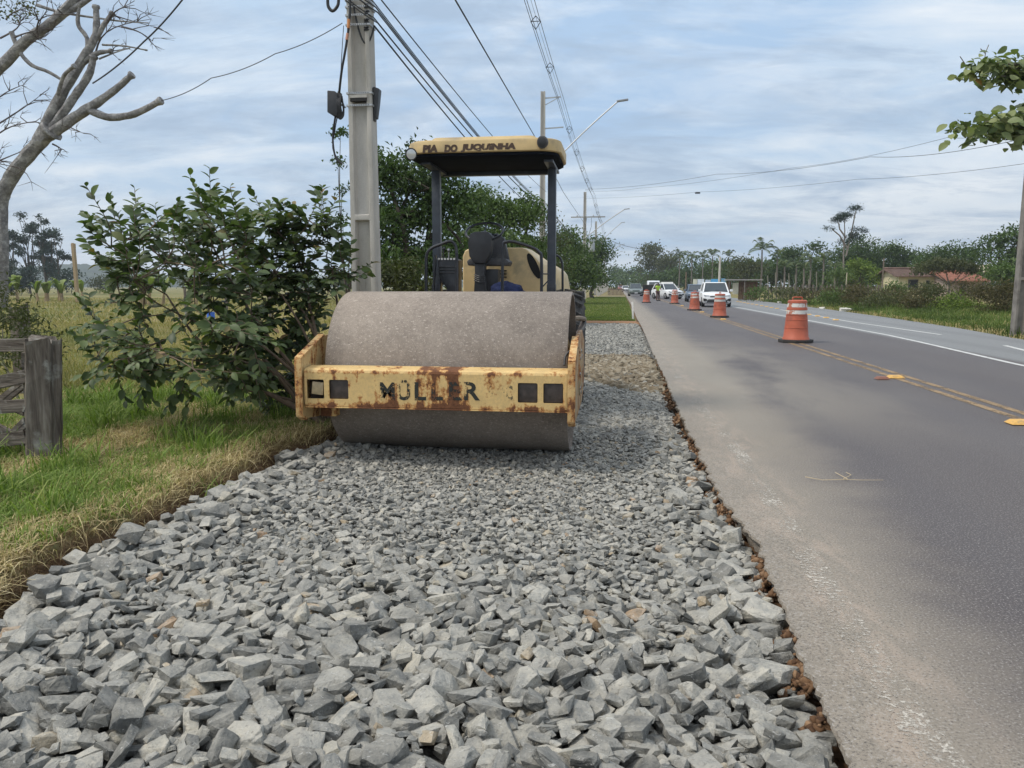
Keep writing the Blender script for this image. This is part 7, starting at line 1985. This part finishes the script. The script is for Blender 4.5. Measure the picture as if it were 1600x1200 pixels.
car('dark grey green SUV coming in the left lane', 993, 463, (0.16, 0.19, 0.18), 1.88, 1.75, 4.4, rz=R(2), rails=True)
car('far white car behind the dark SUV', 977.5, 456.0, (0.70, 0.71, 0.72), 1.8, 1.5, 4.3)
car('far red car at the end of the queue', 970.5, 454, (0.48, 0.07, 0.06), 1.8, 1.5, 4.3)
# pickup load of the white SUV behind and a white van beyond the board
def van(lab, px, py, col, W, H_, Ln, name, cat, band=None):
    root = thing(name, lab, cat, (0, 0, 0)); pm = simple(name + '_paint', col, 0.4)
    mb = MB(); mb.prism([(-Ln / 2, 0.35), (-Ln / 2, 1.0), (-Ln / 2 + 0.5, 1.25), (-Ln / 2 + 1.0, H_ * 0.93), (-Ln / 2 + 1.3, H_), (Ln / 2, H_), (Ln / 2, 0.35)], -W / 2, W / 2, 'X'); mb.build('body', pm, root, bevel=0.08, seg=3)
    mb = MB(); mb.add([(-W * 0.42, -Ln / 2 + 0.50, 1.28), (W * 0.42, -Ln / 2 + 0.50, 1.28), (W * 0.38, -Ln / 2 + 0.93, H_ * 0.9), (-W * 0.38, -Ln / 2 + 0.93, H_ * 0.9)], [(0, 1, 2, 3)])
    for i in range(4): mb.v[i] = (mb.v[i][0], mb.v[i][1] - 0.05, mb.v[i][2])
    mb.build('windscreen', glassc, root)
    for s_ in (-1, 1):
        mb = MB(); mb.box((s_ * W * 0.36, -Ln / 2 - 0.01, 0.85), (0.25, 0.06, 0.16)); mb.build('headlight', lampm, root)
        for yy in (-Ln / 2 + 0.8, Ln / 2 - 0.9):
            mb = MB(); mb.lathe([(0, -0.1), (0.36, -0.1), (0.36, 0.1), (0, 0.1)], (s_ * (W / 2 - 0.08), yy, 0.36), 'X', 18); mb.build('wheel', tyrem, root, smooth=True)
    mb = MB(); mb.box((0, -Ln / 2 - 0.03, 0.5), (W * 0.8, 0.06, 0.18)); mb.build('bumper', trim, root)
    g_ = gp(px, py); root.location = (g_.x, g_.y + Ln / 2, 0.004); return root
van('far yellow lorry at the end of the road', 974.5, 452.6, (0.75, 0.50, 0.03), 2.4, 3.3, 6.0, 'lorry', 'lorry')
van('white van partly hidden by the black board', 1021.5, 460.0, (0.62, 0.65, 0.68), 2.0, 2.3, 5.0, 'van', 'van')
van('pale van with a roof load behind the side-turned white SUV', 1043, 459.5, (0.55, 0.54, 0.50), 2.0, 2.1, 5.0, 'loaded_van', 'van')
# blue and white boards behind the cars
for k, (pa, pb, y0, y1, col, lab) in enumerate([(1083, 1089, 436, 450, (0.62, 0.62, 0.50), 'cream board at the left of the row of roadside boards'), (1090, 1100, 436, 448, (0.66, 0.72, 0.78), 'white board with a dark frame above the blue grey car'), (1102, 1110, 437, 448, (0.45, 0.55, 0.66), 'pale blue board in the middle of the row'), (1111, 1124, 436, 448, (0.10, 0.38, 0.68), 'bright blue board behind the white SUV'), (1127, 1133, 435, 446, (0.16, 0.34, 0.50), 'small blue board right of the pale pole')]):
    a, b = at(pa, y0, 98), at(pb, y1, 98); root = thing('roadside_board', lab, 'board', ((a.x + b.x) / 2, 98, 0), 'row of roadside boards')
    mb = MB(); mb.box(((a.x + b.x) / 2, 98, (a.z + b.z) / 2), (b.x - a.x, 0.06, a.z - b.z)); mb.build('panel', simple('board_%d' % k, col, 0.5, 0, 0.15, 3), root)
    for x in (a.x + 0.08, b.x - 0.08): mb = MB(); mb.box((x, 98.06, a.z / 2), (0.07, 0.05, a.z)); mb.build('post', bark_m, root)

# black board and worker
g_ = gp(1013.5, 465); mb = MB(); bd = thing('black_board', 'black portable board standing beside the worker', 'board', (g_.x + 0.1, g_.y + 1.5, 0))
bx_, by_ = g_.x + 0.1, g_.y + 1.5
mb = MB(); mb.box((bx_, by_, 0.92), (1.55, 0.05, 1.22)); mb.build('panel', simple('matt_black', (0.012, 0.013, 0.012), 0.7), bd)
mb = MB(); mb.box((bx_, by_ - 0.03, 1.54), (1.62, 0.04, 0.05)); mb.build('frame', bark_m, bd)
for s_ in (-1, 1): mb = MB(); mb.bar((bx_ + s_ * 0.65, by_ - 0.25, 0.0), (bx_ + s_ * 0.65, by_, 1.4), 0.04, 0.04); mb.build('leg', trim, bd)
pg = gp(1027.5, 470); WX, WY = pg.x, pg.y
wk = thing('person', 'worker in a lime safety vest and dark cap turned toward the black board', 'person', (WX, WY, 0.0))
def skin_body(name, nodes, edges, m, parent, lv=2):
    me = bpy.data.meshes.new(name); me.from_pydata([n_[:3] for n_ in nodes], edges, []); o = bpy.data.objects.new(name, me); C.objects.link(o)
    sk = o.modifiers.new('skin', 'SKIN'); sd_ = me.skin_vertices[0] if me.skin_vertices else None
    for i, n_ in enumerate(nodes): me.skin_vertices[0].data[i].radius = (n_[3], n_[4])
    me.skin_vertices[0].data[0].use_root = True
    sb_ = o.modifiers.new('sub', 'SUBSURF'); sb_.levels = lv; sb_.render_levels = lv
    dg = bpy.context.evaluated_depsgraph_get(); m2 = bpy.data.meshes.new_from_object(o.evaluated_get(dg)); bpy.data.objects.remove(o)
    m2.materials.append(m)
    for f in m2.polygons: f.use_smooth = True
    q = bpy.data.objects.new(name, m2); C.objects.link(q); q.parent = parent; return q
def add_skin_layer(me):
    bm = bmesh.new(); bm.from_mesh(me); bm.verts.layers.skin.verify(); bm.to_mesh(me); bm.free()
_old = skin_body
def skin_body(name, nodes, edges, m, parent, lv=2):
    me = bpy.data.meshes.new(name); me.from_pydata([n_[:3] for n_ in nodes], edges, []); add_skin_layer(me)
    o = bpy.data.objects.new(name, me); C.objects.link(o); o.modifiers.new('skin', 'SKIN')
    for i, n_ in enumerate(nodes): me.skin_vertices[0].data[i].radius = (n_[3], n_[4])
    me.skin_vertices[0].data[0].use_root = True
    sb_ = o.modifiers.new('sub', 'SUBSURF'); sb_.levels = lv; sb_.render_levels = lv
    dg = bpy.context.evaluated_depsgraph_get(); m2 = bpy.data.meshes.new_from_object(o.evaluated_get(dg)); bpy.data.objects.remove(o)
    m2.materials.clear(); m2.materials.append(m)
    for f in m2.polygons: f.use_smooth = True
    q = bpy.data.objects.new(name, m2); C.objects.link(q); q.parent = parent; return q
skin_c = simple('brown_skin', (0.25, 0.14, 0.09), 0.6); vest = simple('lime_vest', (0.45, 0.70, 0.06), 0.7); trou = simple('dark_trousers', (0.10, 0.055, 0.05), 0.85); shirt = simple('dark_shirt', (0.05, 0.06, 0.07), 0.85)
N_ = [(0, 0, 0.92, .15, .11), (0, 0, 1.10, .14, .10), (0, -0.02, 1.32, .17, .11), (0, -0.03, 1.43, .09, .07), (-0.02, -0.05, 1.50, .055, .055), (-0.03, -0.08, 1.60, .075, .085), (-0.03, -0.08, 1.68, .07, .08),
      (0.19, -0.02, 1.38, .06, .06), (0.25, -0.10, 1.12, .045, .045), (0.16, -0.30, 1.00, .035, .035), (0.12, -0.38, 1.02, .03, .022),
      (-0.19, -0.02, 1.38, .06, .06), (-0.27, -0.08, 1.14, .045, .045), (-0.34, -0.28, 1.08, .035, .035), (-0.36, -0.36, 1.10, .03, .022),
      (0.10, 0, 0.84, .10, .10), (0.13, -0.04, 0.48, .07, .07), (0.14, 0.02, 0.10, .05, .05), (0.15, -0.12, 0.04, .045, .03),
      (-0.10, 0, 0.84, .10, .10), (-0.13, -0.10, 0.48, .07, .07), (-0.14, -0.04, 0.10, .05, .05), (-0.16, -0.18, 0.04, .045, .03)]
E_ = [(0, 1), (1, 2), (2, 3), (3, 4), (4, 5), (5, 6), (2, 7), (7, 8), (8, 9), (9, 10), (2, 11), (11, 12), (12, 13), (13, 14), (0, 15), (15, 16), (16, 17), (17, 18), (0, 19), (19, 20), (20, 21), (21, 22)]
skin_body('body', N_, E_, skin_c, wk)
skin_body('vest', [(0, 0, 0.88, .165, .125), (0, 0, 1.10, .16, .12), (0, -0.02, 1.32, .19, .13), (0, -0.03, 1.42, .12, .09), (0.19, -0.02, 1.37, .072, .072), (0.235, -0.06, 1.22, .065, .065), (-0.19, -0.02, 1.37, .072, .072), (-0.24, -0.05, 1.22, .065, .065)], [(0, 1), (1, 2), (2, 3), (2, 4), (4, 5), (2, 6), (6, 7)], vest, wk)
skin_body('trousers', [(0, 0, 0.90, .16, .12), (0.10, 0, 0.84, .115, .115), (0.13, -0.04, 0.48, .085, .085), (0.14, 0.02, 0.10, .07, .07), (-0.10, 0, 0.84, .115, .115), (-0.13, -0.10, 0.48, .085, .085), (-0.14, -0.04, 0.10, .07, .07)], [(0, 1), (1, 2), (2, 3), (0, 4), (4, 5), (5, 6)], trou, wk)
mb = MB(); mb.lathe([(0.105, -0.02), (0.10, 0.04), (0.07, 0.085), (0, 0.10)], (-0.03, -0.08, 1.66), 'Z', 14); mb.box((-0.03, -0.20, 1.655), (0.13, 0.10, 0.015))
o = MB(); cap_ = mb; cm = cap_.v[:]; cap_.v = [(a + WX, b + WY, c_) for a, b, c_ in cm]; cap_.build('cap', shirt, wk, smooth=True)
for s_ in (-1, 1):
    mb = MB(); mb.box((WX - 0.01 + s_ * 0.148, WY - 0.16 + (-0.04 if s_ < 0 else 0.08), 0.05), (0.11, 0.28, 0.10)); mb.build('boot', black_m, wk, bevel=0.03)
wk.rotation_euler.z = 0.5; wk.location.x = WX

# ------------------------------------------------------------------ thin humid air
mb = MB(); mb.box((-600, 700, 33.0), (4600, 1640, 74.0))
hz_ = bpy.data.materials.new('haze_air'); hz_.use_nodes = True; ht = hz_.node_tree; ht.nodes.clear()
ho = ht.nodes.new('ShaderNodeOutputMaterial'); hv = ht.nodes.new('ShaderNodeVolumePrincipled')
hv.inputs['Color'].default_value = (0.86, 0.92, 1.0, 1); hv.inputs['Density'].default_value = 0.00038; hv.inputs['Anisotropy'].default_value = 0.2
ht.links.new(hv.outputs[0], ho.inputs['Volume'])
tag(mb.build('haze', hz_), 'thin pale haze over the far trees', None, None, 'stuff')
